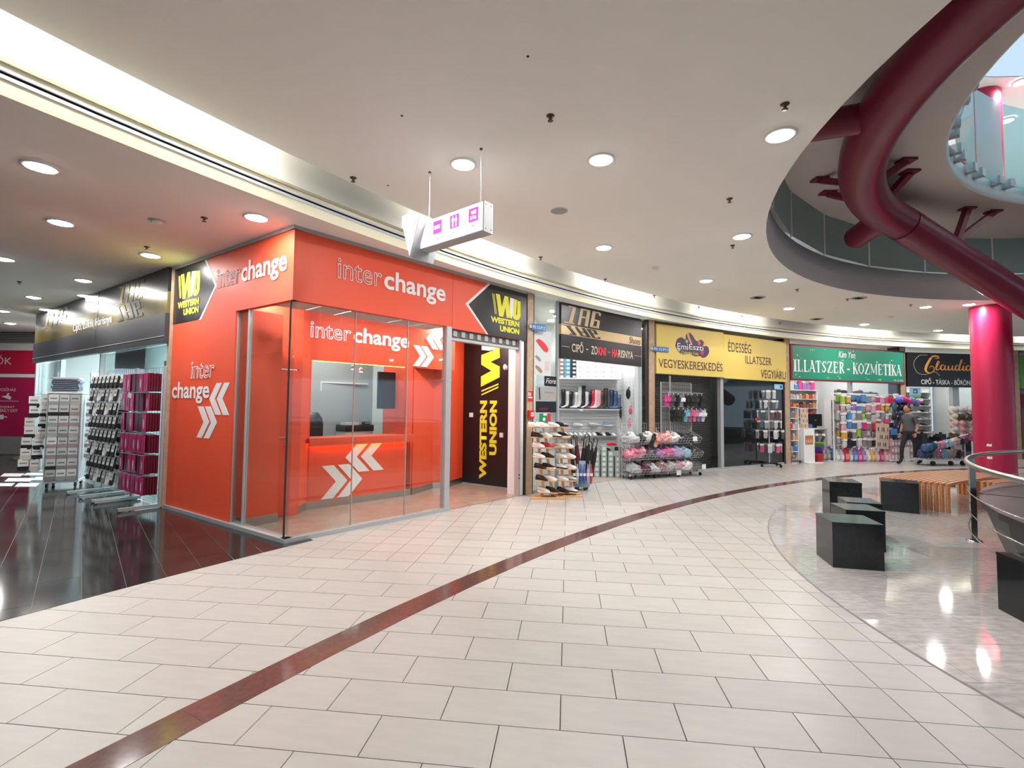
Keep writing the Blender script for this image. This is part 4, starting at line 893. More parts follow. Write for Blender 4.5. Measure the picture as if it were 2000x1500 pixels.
# ---- green sign
GRN = mat('green_panel', (.02, .25, .15), .45); DRED = mat('dark_red_frame', (.22, .02, .035), .5)
t = fG.thing('green_shop_sign', 'green cosmetics shop sign in a dark red frame with white lettering', 'sign')
MB().box(.12, 4.98, -.03, .03, 2.45, 3.53).build('frame', DRED, t); gp_ = MB().box(.18, 4.92, -.036, -.03, 2.50, 3.48).build('panel', GRN, t)
text('lettering', 'Kim Yen', WHITEP, (2.03, 2.74, 3.20, 3.40), t, y=-.037, shear=.25, bold=.01)
def serif_text(s, x0, x1, z0, z1, m_, par, y):
    """upright condensed serif capitals built from strokes"""
    G = {'I': [((.5, 0), (.5, 1), .34)], 'L': [((.3, 0), (.3, 1), .26), ((.2, .03), (.95, .03), .06), ((.93, 0), (.93, .25), .07)],
         'A': [((.08, 0), (.48, 1), .09), ((.46, 1), (.86, 0), .22), ((.2, .33), (.72, .33), .06)], 'T': [((.5, 0), (.5, 1), .26), ((.03, .97), (.97, .97), .06), ((.05, .97), (.05, .75), .07), ((.95, .97), (.95, .75), .07)],
         'S': [((.85, .98), (.85, .72), .06), ((.82, .9), (.5, .98), .07), ((.5, .98), (.2, .75), .16), ((.2, .75), (.8, .3), .22), ((.8, .3), (.5, .02), .16), ((.5, .02), (.15, .12), .07), ((.13, .02), (.13, .3), .06)],
         'Z': [((.1, .97), (.9, .97), .06), ((.86, .97), (.14, .03), .24), ((.1, .03), (.92, .03), .06), ((.1, .97), (.1, .75), .07), ((.92, .03), (.92, .27), .07)],
         'E': [((.28, 0), (.28, 1), .24), ((.15, .97), (.85, .97), .06), ((.28, .52), (.7, .52), .06), ((.15, .03), (.9, .03), .06), ((.84, .97), (.84, .77), .07), ((.88, .03), (.88, .26), .07), ((.7, .42), (.7, .62), .05)],
         'R': [((.28, 0), (.28, 1), .24), ((.15, .97), (.6, .97), .06), ((.6, .97), (.78, .75), .2), ((.78, .75), (.55, .5), .18), ((.3, .5), (.6, .5), .06), ((.5, .5), (.9, .0), .2)],
         'K': [((.28, 0), (.28, 1), .24), ((.85, .98), (.35, .45), .08), ((.45, .58), (.92, 0), .22), ((.72, .97), (.98, .97), .05)],
         'O': [((.5, .98), (.18, .75), .12), ((.18, .75), (.12, .5), .22), ((.12, .5), (.18, .25), .22), ((.18, .25), (.5, .02), .12), ((.5, .02), (.82, .25), .12), ((.82, .25), (.88, .5), .22), ((.88, .5), (.82, .75), .22), ((.82, .75), (.5, .98), .12)],
         'M': [((.14, 0), (.14, 1), .08), ((.12, 1), (.5, .12), .2), ((.5, .12), (.86, 1), .08), ((.86, 0), (.86, 1), .2)], '-': [((.1, .38), (.9, .38), .14)]}
    Wd = {'I': .42, 'M': 1.25, '-': .5, ' ': .3, 'O': 1.05, 'S': .8}
    tot = sum(Wd.get(c, .9)+.06 for c in s); k = (x1-x0)/tot; x = x0; h_ = z1-z0; mb = MB()
    for c in s:
        w_ = Wd.get(c, .9)*k
        for (a, b, wd) in G.get(c, []):
            p = Vector((x+a[0]*w_, z0+a[1]*h_)); q = Vector((x+b[0]*w_, z0+b[1]*h_)); d = (q-p).normalized()
            wx = wd*k*.9 if abs(d.x) < .9 else wd*h_; n_ = Vector((-d.y, d.x))*wx/2
            if abs(d.x) >= .9: wx = wd*h_; n_ = Vector((-d.y, d.x))*wx/2
            mb.add([(v.x, y-.003, v.y) for v in (p-n_, q-n_, q+n_, p+n_)], [(0, 1, 2, 3)])
            if c not in 'OSZ-' and wd > .2 and abs(d.x) < .9:
                for e in (p, q):
                    if e.y < z0+.02*h_ or e.y > z1-.02*h_: mb.add([(v[0], y-.0032, v[1]) for v in ((e.x-wx*.95, e.y-.02*h_), (e.x+wx*.95, e.y-.02*h_), (e.x+wx*.95, e.y+.03*h_), (e.x-wx*.95, e.y+.03*h_))], [(0, 1, 2, 3)])
        x += w_+.06*k
    return mb.build('lettering', m_, par)
serif_text('ILLATSZER - KOZMETIKA', .22, 4.82, 2.72, 3.06, WHITEP, t, -.037)
for i in range(26):
    random.seed(i*3+1); a = .3+4.5*((i*.377) % 1); b = random.choice([2.56, 2.62, 3.12, 3.2, 3.38, 3.42, 2.6]); r_ = .015+.02*random.random()
    put('dot', MB().ball((0, 0, 0), r_, .003, r_, 8, 4).mesh('dot', OC), gp_, (a, -.038, b), color=random.choice([(.6, .6, .1), (.5, .6, .5), (.3, .6, .4)]))
text('lettering', 'F0.15.P08', WHITEP, (4.45, 4.88, 2.53, 2.59), t, y=-.037)
t = fG.thing('glazed_facade', 'aluminium mullion and high glass of the open cosmetics shop', 'shop front')
MB().box(2.60, 2.70, -.02, .08, 1.9, 2.46).build('mullion', ALU, t); MB().box(2.70, 4.9, .01, .022, 1.95, 2.46).build('glass_pane', GLASS, t)
# ---- script sign
t = fK.thing('script_shop_sign', 'black fascia sign with orange script lettering, partly behind the red column', 'sign')
MB().box(.14, 4.25, -.03, .03, 2.38, 3.50).build('panel', OBLACK, t)
ORS = mat('orange_script', (.75, .33, .06), .4)
q = [([(.52, .95), (.60, 1.0), (.42, 1.0), (.30, .80), (.16, .45), (.14, .2), (.28, .08), (.42, .2), (.44, .38), (.34, .46), (.27, .36)], [.02, .05, .06, .09, .1, .08, .05, .03, .03, .03, .02]),
     ([(.26, .84), (.40, .96), (.58, .98), (.62, .90), (.48, .86)], [.02, .05, .06, .05, .02]),
     ([(.50, .3), (.62, .6), (.64, .72), (.58, .68), (.52, .35), (.56, .26), (.66, .34)], [.02, .03, .03, .05, .06, .04, .02]),
     ([(.82, .50), (.76, .54), (.70, .46), (.69, .32), (.76, .27), (.83, .36), (.86, .52), (.84, .32), (.90, .27), (.98, .36)], [.03, .04, .06, .06, .04, .03, .05, .06, .03, .02]),
     ([(.99, .50), (.97, .34), (1.02, .27), (1.11, .38), (1.14, .52), (1.12, .33), (1.17, .27), (1.25, .36)], [.05, .06, .04, .03, .05, .06, .03, .02]),
     ([(1.37, .50), (1.30, .54), (1.25, .44), (1.24, .32), (1.31, .27), (1.40, .45), (1.50, .80), (1.47, .80), (1.38, .36), (1.43, .27), (1.51, .38)], [.03, .04, .06, .06, .04, .03, .03, .05, .07, .03, .02]),
     ([(1.55, .52), (1.52, .34), (1.57, .27), (1.65, .38)], [.05, .06, .04, .02]), ([(1.585, .66), (1.60, .64)], [.06, .06]),
     ([(1.78, .50), (1.72, .54), (1.66, .46), (1.65, .32), (1.72, .27), (1.79, .36), (1.82, .52), (1.80, .32), (1.86, .27), (1.95, .36)], [.03, .04, .06, .06, .04, .03, .05, .06, .03, .02])]
strokes('lettering', q, ORS, t, -.032, sx=1.02, sz=.62, ox=.69, oz=2.78)
strokes('flourish', [([(.9, 3.42), (.6, 3.4), (.38, 3.15), (.5, 2.85), (.8, 2.78), (1.15, 2.88), (1.35, 2.75)], .012)], GOLDT, t, -.032)
text('lettering', 'CIPŐ - TÁSKA - BŐRÖND', WHITEP, (.64, 2.64, 2.46, 2.67), t, y=-.032, bold=.012)
t = fK.thing('glazed_facade', 'aluminium post and glass of the open shoe and bag shop', 'shop front'); MB().box(1.90, 2.15, -.02, .10, 0, 2.38).build('post', ALU, t); MB().box(2.15, 4.2, .01, .022, .05, 2.38).build('glass_pane', GLASS, t)
t = fN.thing('green_framed_sign', 'orange red sign in a green frame at the right picture edge', 'sign'); MB().box(.1, 4.2, -.03, .03, 2.38, 3.50).build('frame', mat('frame_green', (.09, .32, .05), .5), t); MB().box(.3, 4.0, -.038, -.03, 2.5, 3.34).build('panel', mat('sign_red', (.75, .06, .02), .5), t); MB().box(.28, 4.02, -.034, -.031, 2.48, 3.36).build('edge', GOLDT, t)
t = fN.thing('brown_shop_counter', 'brown panelled shop counter with red boards above, right of the red column', 'counter'); MB().box(.1, 4.2, .0, .4, 0, 1.7).build('front', mat('brown_board', (.22, .12, .09), .6), t); MB().box(.1, 4.2, .05, .3, 1.75, 2.2).build('board', mat('dark_red_board', (.35, .02, .03), .5), t)

# ---- sock shop on the left corridor
SCH = mat('charcoal_panel', (.045, .045, .05), .35); GOLDD = mat('dull_gold', (.20, .16, .06), .22, metal=.4)
t = fSo.thing('sock_shop_sign', 'long black, gold and charcoal fascia sign over the sock shop', 'sign')
for x0, x1 in ((.02, 4.37), (4.40, 7.48)):
    MB().box(x0, x1, -.03, .03, 3.30, ZL-.01).build('panel', OBLACK, t); MB().box(x0, x1, -.03, .03, 2.96, 3.298).build('gold_panel', GOLDD, t); MB().box(x0, x1, -.05, .03, 2.50, 2.958).build('panel', SCH, t)
MB().box(.02, 7.48, -.056, -.05, 2.60, 2.612).build('rule', ALU, t)
text('lettering', 'Cipő, Zokni, Harisnya', WHITEP, (2.95, 5.15, 2.98, 3.19), t, y=-.032, bold=.01)
zag(t, 5.45, 6.5, 3.30, 3.62, GOLDD, -.032); zag(t, 5.45, 6.5, 3.0, 3.28, OBLACK, -.032, True); zag(t, .8, 2.4, 3.28, 3.6, GOLDD, -.032)  # flipped black glyph paints a mirror reflection on the gold band
t = fSo.thing('glazed_facade', 'glass front of the sock shop between aluminium posts', 'shop front')
MB().box(-.06, .02, -.03, .1, 0, ZL-.01).build('post', ALU, t); MB().box(4.36, 4.42, -.02, .06, 0, 2.5).build('post', ALU, t); MB().box(7.42, 7.49, -.04, .1, 0, ZL-.01).build('post', PILAR, t)
MB().box(4.44, 7.42, .02, .032, .03, 2.5).build('glass_pane', GLASS, t); MB().box(.02, 1.9, .02, .032, .03, 2.5).build('glass_pane', GLASS, t); MB().box(1.88, 1.94, -.02, .06, 0, 2.5).build('post', ALU, t)
TEAL = mat('cool_white_wall', (.62, .74, .76), .7)
wall('wall_sock_shop_back', xy(fSo.P(-2.5, 3.0)), xy(fSo.P(7.3, 3.0)), TEAL); wall('wall_sock_shop_right', xy(fSo.P(7.40, 3.0)), xy(fSo.P(7.44, .1)), TEAL)
wall('wall_corridor_end', (-19.5, 14.7), (-12.0, 14.7), WALLW)
wall('wall_corridor_side', (-14.0, 14.9), xy(fSo.P(-.05, .1)), WALLW)
for x, pw in ((1.2, 170), (3.6, 170), (6.0, 25)): shoplight(fSo.P(x, 1.6, ZL-.06), pw, (.82, .97, 1))['label'] = 'long cool ceiling light fitting inside the sock shop, '+{1.2: 'left', 3.6: 'middle', 6.0: 'right'}[x]
struct(MB().xy([xy(fSo.P(-2, .05)), xy(fSo.P(7.4, .05)), xy(fSo.P(7.4, 3)), xy(fSo.P(-2.5, 3))], .004, .006).build('floor', mat('grey_floor', (.10, .10, .10), .15))).name = 'floor_sock_shop'
wall('wall_left', (-30, 15), (-6.4, -.3), mat('left_wall_paint', (.30, .27, .25), .6), 0, ZL)
# pink doors at the corridor end
PINK = mat('pink_door', (.42, .014, .09), .4); PINKR = mat('pink_red_panel', (.55, .012, .06), .4)
fE = Frame((-17.2, 14.66), (-13.75, 14.66))
dr = fE.thing('emergency_doors', 'pink emergency doors with white lettering and steel kick plates at the corridor end', 'door')
MB().box(-2, 3.45, -.02, 0, 2.42, 3.12).build('upper_panel', PINKR, dr, label='red pink panel above the doors')
for x0, x1 in ((.2, 1.72), (1.76, 3.40)):
    l = MB().box(x0, x1, -.03, 0, .03, 2.30).build('door_leaf', PINK, dr); MB().box(x0+.0, x1, -.036, -.03, .03, .55).build('kick_plate', mat('kick_steel', (.36, .35, .35), .3, metal=.3), l)
MB().box(-2, 3.5, -.03, 0, 2.31, 2.41).build('frame', WHITE, dr); MB().box(3.41, 3.5, -.04, 0, 0, 3.2).build('frame', WHITE, dr)
def ex(px): return fE.loc(at(px, 750, 14.66))[0]
def ez(py): return at(30, py, 14.66).z
text('lettering', 'LÉPCSŐK', WHITEP, (ex(-70), ex(22), ez(712), ez(694)), dr, y=-.022)
text('lettering', 'LÉPCSŐHÁZ', WHITEP, (ex(-6), ex(34), ez(764), ez(757)), dr, y=-.032); text('lettering', 'VÉSZKIJÁRAT', WHITEP, (ex(-8), ex(33), ez(798), ez(792)), dr, y=-.032); text('lettering', 'EMERGENCY EXIT', WHITEP, (ex(-16), ex(40), ez(805), ez(799)), dr, y=-.032)
MB().xz([(ex(6), ez(774)), (ex(16), ez(778)), (ex(24), ez(781)), (ex(26), ez(776)), (ex(20), ez(772)), (ex(22), ez(768)), (ex(18), ez(768)), (ex(16), ez(773))], -.036, -.032).build('pictogram', WHITEP, dr)
MB().box(ex(6), ex(13), -.036, -.032, ez(819), ez(810)).box(ex(13), ex(20), -.036, -.032, ez(815.5), ez(813.5)).build('pictogram', WHITEP, dr); MB().box(ex(-6), ex(40), -.034, -.032, ez(783.8), ez(783)).build('rule', WHITEP, dr)
mb = MB()
vt = fE.thing('louvre_grille', 'wide louvred air grille above the pink doors', 'grille', 0, 0, 3.36)
for k in range(6): MB().box(-2, 3.4, -.03, 0, k*.05, k*.05+.028).build('slat', ALU, vt)
MB().box(-2, 3.4, -.005, 0, -.01, .30).build('backing', BLACKM, vt)

for o in list(bpy.data.objects):      # fascia signs hang in front of the glazing behind them
    if o.parent is None and o.name in ('shoe_shop_sign', 'yellow_shop_sign', 'green_shop_sign', 'script_shop_sign', 'sock_shop_sign', 'green_framed_sign'):
        F = {'shoe_shop_sign': fZ, 'yellow_shop_sign': fY, 'green_shop_sign': fG, 'script_shop_sign': fK, 'sock_shop_sign': fSo, 'green_framed_sign': fN}[o.name]
        o.location = F.P(0, -.055, 0)
# ================================================================== SEATS, BENCH, BASIN, RAIL
def cubeseat(p, rz, lab, sz=(.45, .45, .45)):
    t = thing('stone_cube_seat', lab, 'seat', (p[0], p[1], .004), rz, 'black stone seats on the round floor')
    a, b, c = sz; g = .004
    MB().box(0, a, 0, b, 0, c-.02).build('block', STONE, t)
    MB().box(-.003, a+.003, -.003, b+.003, c-.02, c).build('top_slab', STONE, t)
    return t
c1 = gnd(1627, 1109); c1b = gnd(1717, 1116); rz1 = math.atan2(c1b.y-c1.y, c1b.x-c1.x)
cubeseat(c1, rz1, 'black polished stone cube seat nearest the camera')
q = gnd(1652, 996, .45); cubeseat(q, rz1+.02, 'black stone cube seat directly behind the nearest one', (.39, .42, .45))
q = gnd(1655, 981, .45); cubeseat(q, rz1-.1, 'black stone cube seat, third back, almost hidden behind the second', (.36, .40, .45))
q = gnd(1620, 941, .53); cubeseat(q, rz1-.12, 'tall black stone block seat farthest back in the row', (.40, .46, .53))
q = gnd(1721, 1000-3); q2_ = gnd(1789, 1004); cubeseat(q, math.atan2(q2_.y-q.y, q2_.x-q.x), 'black stone block seat under the near end of the slatted bench', (.47, .40, .46))
q = gnd(1950, 1190); q2_ = gnd(2000, 1217); cubeseat(q, math.atan2(q2_.y-q.y, q2_.x-q.x), 'black stone seat cut by the right picture edge in front of the round basin', (.46, .40, .45))
# slatted benches: the slats run along the bench and fold down at its near end
def bench(a0, a1, r0, r1, lab, n=13):
    am = (a0+a1)/2; c = pA(am, (r0+r1)/2); t = thing('slatted_bench', lab, 'bench', (c[0], c[1], .004), group='slatted benches')
    def l(a, r, z): p = pA(a, r, z); return (p[0]-c[0], p[1]-c[1], z)
    pitch = (r1-r0)/n
    for i in range(n):
        r = r0+pitch*(i+.5); k = 12; mb = MB()
        for j in range(k): mb.bar(l(a0+(a1-a0)*j/k, r, .428), l(a0+(a1-a0)*(j+1.02)/k, r, .428), pitch*.58, .045)
        mb.build('slat', WOODB, t)
        MB().bar(l(a0, r, 0), l(a0, r, .45), pitch*.58, .045).build('end_slat', WOODB, t); MB().bar(l(a1, r, 0), l(a1, r, .45), pitch*.58, .045).build('end_slat', WOODB, t)
    for q_ in (.15, .5, .85):
        a = a0+(a1-a0)*q_; MB().bar(l(a, r0+.02, .385), l(a, r1-.02, .385), .05, .04).build('cross_bar', WOODB, t)
    return t
bench(rad(127), rad(104), 5.55, 6.48, 'curved bench of warm wooden slats, its near end behind a black stone block')
bench(rad(118), rad(98), 4.5, 5.42, 'second curved slatted bench at right, behind the steel rail post')
# round stone basin and the steel rail round it
RC = Vector((7.65, 3.75)); RR = 3.02
pa = Vector((5.65, 6.05)); pb = Vector((4.25, 4.25)); pc = Vector((7.5, 7.05))
def circ3(p, q, r):
    ax, ay, bx, by, cx, cy = *p, *q, *r; d = 2*(ax*(by-cy)+bx*(cy-ay)+cx*(ay-by))
    ux = ((ax*ax+ay*ay)*(by-cy)+(bx*bx+by*by)*(cy-ay)+(cx*cx+cy*cy)*(ay-by))/d; uy = ((ax*ax+ay*ay)*(cx-bx)+(bx*bx+by*by)*(ax-cx)+(cx*cx+cy*cy)*(bx-ax))/d
    return Vector((ux, uy)), math.hypot(ax-ux, ay-uy)
RC, RR = circ3(pa, pb, pc)
rl = thing('steel_railing', 'round brushed steel railing with wire infill around the dark stone basin', 'railing', (RC.x, RC.y, .004))
def rp(a, z, r=RR): return (r*math.cos(a), r*math.sin(a), z)
MB().tube([rp(2*PI*i/96, 1.02) for i in range(96)], .026, 10, closed=True).build('top_rail', STEEL, rl, label='round top rail')
for z in (.30, .50, .71): MB().tube([rp(2*PI*i/96, z) for i in range(96)], .006, 6, closed=True).build('wire', CHROME, rl)
ap = math.atan2(pa.y-RC.y, pa.x-RC.x)
for i in range(8):
    a = ap+i*2*PI/8
    p_ = MB().bar(rp(a, 0.01), rp(a, 1.0), .075, .022).build('post', STEEL, rl)
    MB().lathe([(.075, 0), (.075, .012), (0, .012)], rp(a, 0), 16).build('foot_plate', STEEL, p_)
    MB().ball((rp(a, 0)[0]-.05, rp(a, 0)[1], .018), .014, .014, .012, 8, 5).ball((rp(a, 0)[0]+.05, rp(a, 0)[1], .018), .014, .014, .012, 8, 5).build('bolt', CHROME, p_)
bs = thing('stone_basin', 'dark round stone basin with a sloping slab top inside the steel railing', 'basin', (RC.x, RC.y, .004))
for i in range(16):
    a0 = 2*PI*i/16+.004; a1 = 2*PI*(i+1)/16-.004; mb = MB(); r1, r2, r3 = RR-.14, RR-.08, 1.0; vs = []
    for k in range(4):
        a = a0+(a1-a0)*k/3
        for r, z in ((r1-.16, 0), (r1-.02, .42), (r1, .56), (r2, .58), (r2, .64), (r3, .60)): vs.append(rp(a, z, r))
    fs = []
    for k in range(3):
        for j in range(5): fs.append((k*6+j, k*6+j+1, k*6+6+j+1, k*6+6+j))
    mb.add(vs, fs).build('slab', BASIN, bs)
MB().lathe([(0, .5), (1.0, .5), (1.0, .61)], seg=32).build('bowl', BASIN, bs)

# ================================================================== THINGS TO WEAR: shoes, boots, sandals, socks
def ring8(x, w_, z0, z1, k=.55): return [(x, -w_, z0), (x, -w_*1.04, z0+(z1-z0)*.35), (x, -w_*.8, z0+(z1-z0)*.8), (x, -w_*.3, z1), (x, w_*.3, z1), (x, w_*.8, z0+(z1-z0)*.8), (x, w_*1.04, z0+(z1-z0)*.35), (x, w_, z0)]
def shoe_parts():
    up = MB().loft([ring8(-.132, .020, .02, .07), ring8(-.115, .032, .018, .092), ring8(-.06, .036, .018, .085), ring8(-.02, .036, .018, .082), ring8(.02, .038, .018, .078), ring8(.06, .043, .018, .058), ring8(.10, .040, .018, .045), ring8(.125, .026, .018, .034), ring8(.135, .01, .018, .026)]).mesh('upper', OCG)
    so = MB().loft([[(x, -w_, 0), (x, -w_, .02), (x, w_, .02), (x, w_, 0)] for x, w_ in ((-.137, .02), (-.12, .036), (-.05, .036), (.02, .040), (.07, .046), (.11, .042), (.132, .026), (.14, .01))], smooth=False).mesh('sole', OC)
    op = MB().lathe([(0, .0), (.026, 0)], seg=12).mesh('opening', BLACKM)
    la = MB()
    for k in range(4): la.bar((.0+.017*k, -.022, .083-.006*k), (.0+.017*k, .022, .083-.006*k), .006, .004)
    return up, so, op, la.mesh('laces', OC)
SH = shoe_parts()
def shoe(p, rz, col, sole, lab, grp, s=1, laces=None, name='shoe', cat='shoe'):
    t = thing(name, lab, cat, p, rz, grp)
    put('upper', SH[0], t, color=col, scale=s); put('sole', SH[1], t, color=sole, scale=s)
    o = put('opening', SH[2], t, (-.068*s, 0, .0885*s), (0, .04, 0), (1.35*s, .9*s, s)); 
    if laces: put('laces', SH[3], t, color=laces, scale=s)
    return t
def boot_parts():
    sh = MB().loft([[(x0+rx*math.cos(2*PI*k/12), ry*math.sin(2*PI*k/12), z) for k in range(12)] for x0, rx, ry, z in ((-.05, .075, .036, .02), (-.055, .07, .037, .06), (-.07, .052, .038, .11), (-.07, .045, .040, .18), (-.07, .052, .048, .30), (-.07, .056, .052, .40))]).mesh('shaft', OCG)
    ft = MB().loft([ring8(-.10, .033, .015, .07), ring8(-.03, .036, .015, .09), ring8(.03, .038, .015, .065), ring8(.08, .040, .015, .045), ring8(.12, .022, .015, .035)]).mesh('foot', OCG)
    return sh, ft
BT = boot_parts()
def boot(p, rz, col, h, lab, grp):
    t = thing('boot', lab, 'boot', p, rz, grp)
    put('shaft', BT[0], t, color=col, scale=(1, 1, h/.40)); put('foot', BT[1], t, color=col); put('sole', SH[1], t, (-.01, 0, 0), color=(.02, .02, .02), scale=(.92, .85, .9)); return t
def sandal_parts():
    out = [(-.035, -.13), (-.042, -.06), (-.03, .0), (-.045, .07), (-.03, .125), (0, .14), (.03, .125), (.045, .07), (.03, .0), (.042, -.06), (.035, -.13), (0, -.145)]
    so = MB().xz([(x, z) for x, z in out], 0, .022).mesh('sole', OC)
    st_ = MB(); vs = []
    for k in range(7):
        t = PI*k/6; vs += [(-.048*math.cos(t), -.0-.05*math.sin(t), -.01), (-.046*math.cos(t), -.0-.045*math.sin(t), .075)]
    vs2 = [(x, y-.004, z) for x, y, z in vs]; n = len(vs)
    st_.add(vs+vs2, [(2*k, 2*k+2, 2*k+3, 2*k+1) for k in range(6)]+[(n+2*k+1, n+2*k+3, n+2*k+2, n+2*k) for k in range(6)], True)
    return so, st_.mesh('strap', OCG)
SD = sandal_parts()
def sandal(p, rot, col, strap, lab, grp, s=1):
    t = thing('sandal', lab, 'sandal', p, 0, grp); t.rotation_euler = rot
    put('sole', SD[0], t, color=col, scale=s); put('strap', SD[1], t, color=strap, scale=s); return t
UB = MB().box(-.5, .5, -.5, .5, 0, 1).mesh('block', OC); UBG = MB().box(-.5, .5, -.5, .5, 0, 1).mesh('block', OCG)
def crumple(seed):
    rr = random.Random(seed); mb = MB().ball((0, 0, .5), .5, .5, .5, 11, 7); mb.sm = [False]*len(mb.sm); off = {}
    for i, v in enumerate(mb.v):
        k = 1+rr.uniform(-.26, .10) if 11 <= i < len(mb.v)-11 else .9
        x, y, z = v[0]*k*1.08, v[1]*k*1.08, .5+(v[2]-.5)*k
        mb.v[i] = (math.copysign(min(abs(x)*1.25, .5), x), math.copysign(min(abs(y)*1.25, .5), y), max(.0, z))
    return mb.mesh('wrapping', OCG)
CRUMP = [crumple(i) for i in range(6)]
UBAG = MB().ball((0, 0, .5), .5, .5, .5, 10, 6).mesh('bag', OCG)
def sockmesh():
    return MB().loft([[(-w_, -.008, z), (w_, -.008, z), (w_, .008, z), (-w_, .008, z)] for w_, z in ((.034, 0), (.036, -.03), (.034, -.07), (.040, -.095), (.036, -.12), (.02, -.13))], smooth=False).mesh('socks', OCM)
SK = sockmesh(); CARD = MB().box(-.036, .036, -.010, -.008, -.075, .015).mesh('card', OC)
def sockpack(par_p, rz, col, lab, grp, card=(.75, .75, .74), s=1, tilt=0, name='sock_pack', sx=1):
    t = thing(name, lab, 'socks', par_p, rz, grp); t.rotation_euler = (tilt, 0, rz); t.scale = (s*sx, s, s)
    put('socks', SK, t, color=col); o = put('card', CARD, t, color=card)
    put('card_print', UB, t, (0, -.0105, -.045), scale=(.05, .001, .018), color=tuple(v*.35 for v in card)); return t
WH = (.78, .78, .77); BK = (.015, .015, .016); GY = (.22, .22, .22); RD = (.5, .02, .03); CREAMC = (.6, .55, .45); SUMB = [(.28, .28, .28), (.35, .33, .32), (.18, .18, .18), (.30, .22, .22)]
cname = {WH: 'white', BK: 'black', GY: 'grey', RD: 'red', CREAMC: 'cream'}

# ---- wooden shoe stand
rk = thing('wooden_shoe_stand', 'pine shoe stand of stepped boards in two columns before the shoe shop', 'stand', (.78, 8.80, 0))
rows = [(833, 1052, 1090), (853, 1058, 1094), (873, 1061, 1100), (893, 1062, 1104), (914, 1064, 1105), (937, 1067, 1107), (960, 1071, 1108)]
kinds = [[(WH, WH), (WH, WH), (WH, WH), (BK, BK)], [(BK, BK), (WH, WH), (WH, BK), (BK, WH)], [(WH, WH), (RD, RD), (CREAMC, WH), (WH, WH)], [(WH, WH), (BK, BK), (WH, WH), (WH, WH)], [(BK, BK), (BK, WH), (WH, BK), (WH, WH)], [(BK, BK), (WH, WH), (WH, WH), (CREAMC, GY)], [(CREAMC, WH), (BK, BK), (BK, BK), (WH, BK)]]
base = rk.location; prevL = prevR = None
for i, (py, xl, xr) in enumerate(rows):
    for col_, px, yy in (('left', xl, 8.62), ('right', xr, 8.85)):
        p = at(px, py+1, yy); z = p.z
        MB().bar((p.x-base.x-.17, p.y-base.y+.02, z), (p.x-base.x+.17, p.y-base.y-.02, z), .22, .018).build('shelf_board', WOOD, rk)
        prev = prevL if col_ == 'left' else prevR
        if prev:
            for s_ in (-.07, .07): MB().bar((prev[0]-base.x+s_, p.y-base.y, prev[1]-.01), (p.x-base.x+s_, p.y-base.y, z+.01), .05, .02).build('upright', WOOD, rk)
        else:
            pass
        if col_ == 'left': prevL = (p.x, z)
        else: prevR = (p.x, z)
        for k in range(2):
            c_, s_ = kinds[i][(0 if col_ == 'left' else 2)+k]
            cn = [n for v_, n in cname.items() if v_ == c_][0]
            x_ = p.x+(-.085+.15*k); nm = 'left column' if col_ == 'left' else 'right column'
            shoe((x_, p.y-.01+(.0 if k else -.03), z+.010), -.75+.25*k, c_, s_, '%s shoe on the wooden stand, %s board down, %s, %s shoe' % (cn, ORD[i], nm, 'right' if k else 'left'), 'shoes on the wooden stand', .95, GY if (i+k) % 3 == 0 else None)
for (px, yy, z_) in ((1071, 8.62, prevL[1]), (1108, 8.85, prevR[1])):
    p = at(px, 950, yy)
    for s_ in (-1, 1):
        MB().bar((p.x-base.x+s_*.07, p.y-base.y, z_), (p.x-base.x+s_*.16, p.y-base.y-.05, .02), .05, .02).build('foot', WOOD, rk)
    MB().box(p.x-base.x-.30, p.x-base.x+.26, p.y-base.y-.16, p.y-base.y-.08, .0, .03).build('base_board', WOOD, rk); MB().box(p.x-base.x-.30, p.x-base.x+.26, p.y-base.y+.06, p.y-base.y+.14, .0, .03).build('base_board', WOOD, rk)

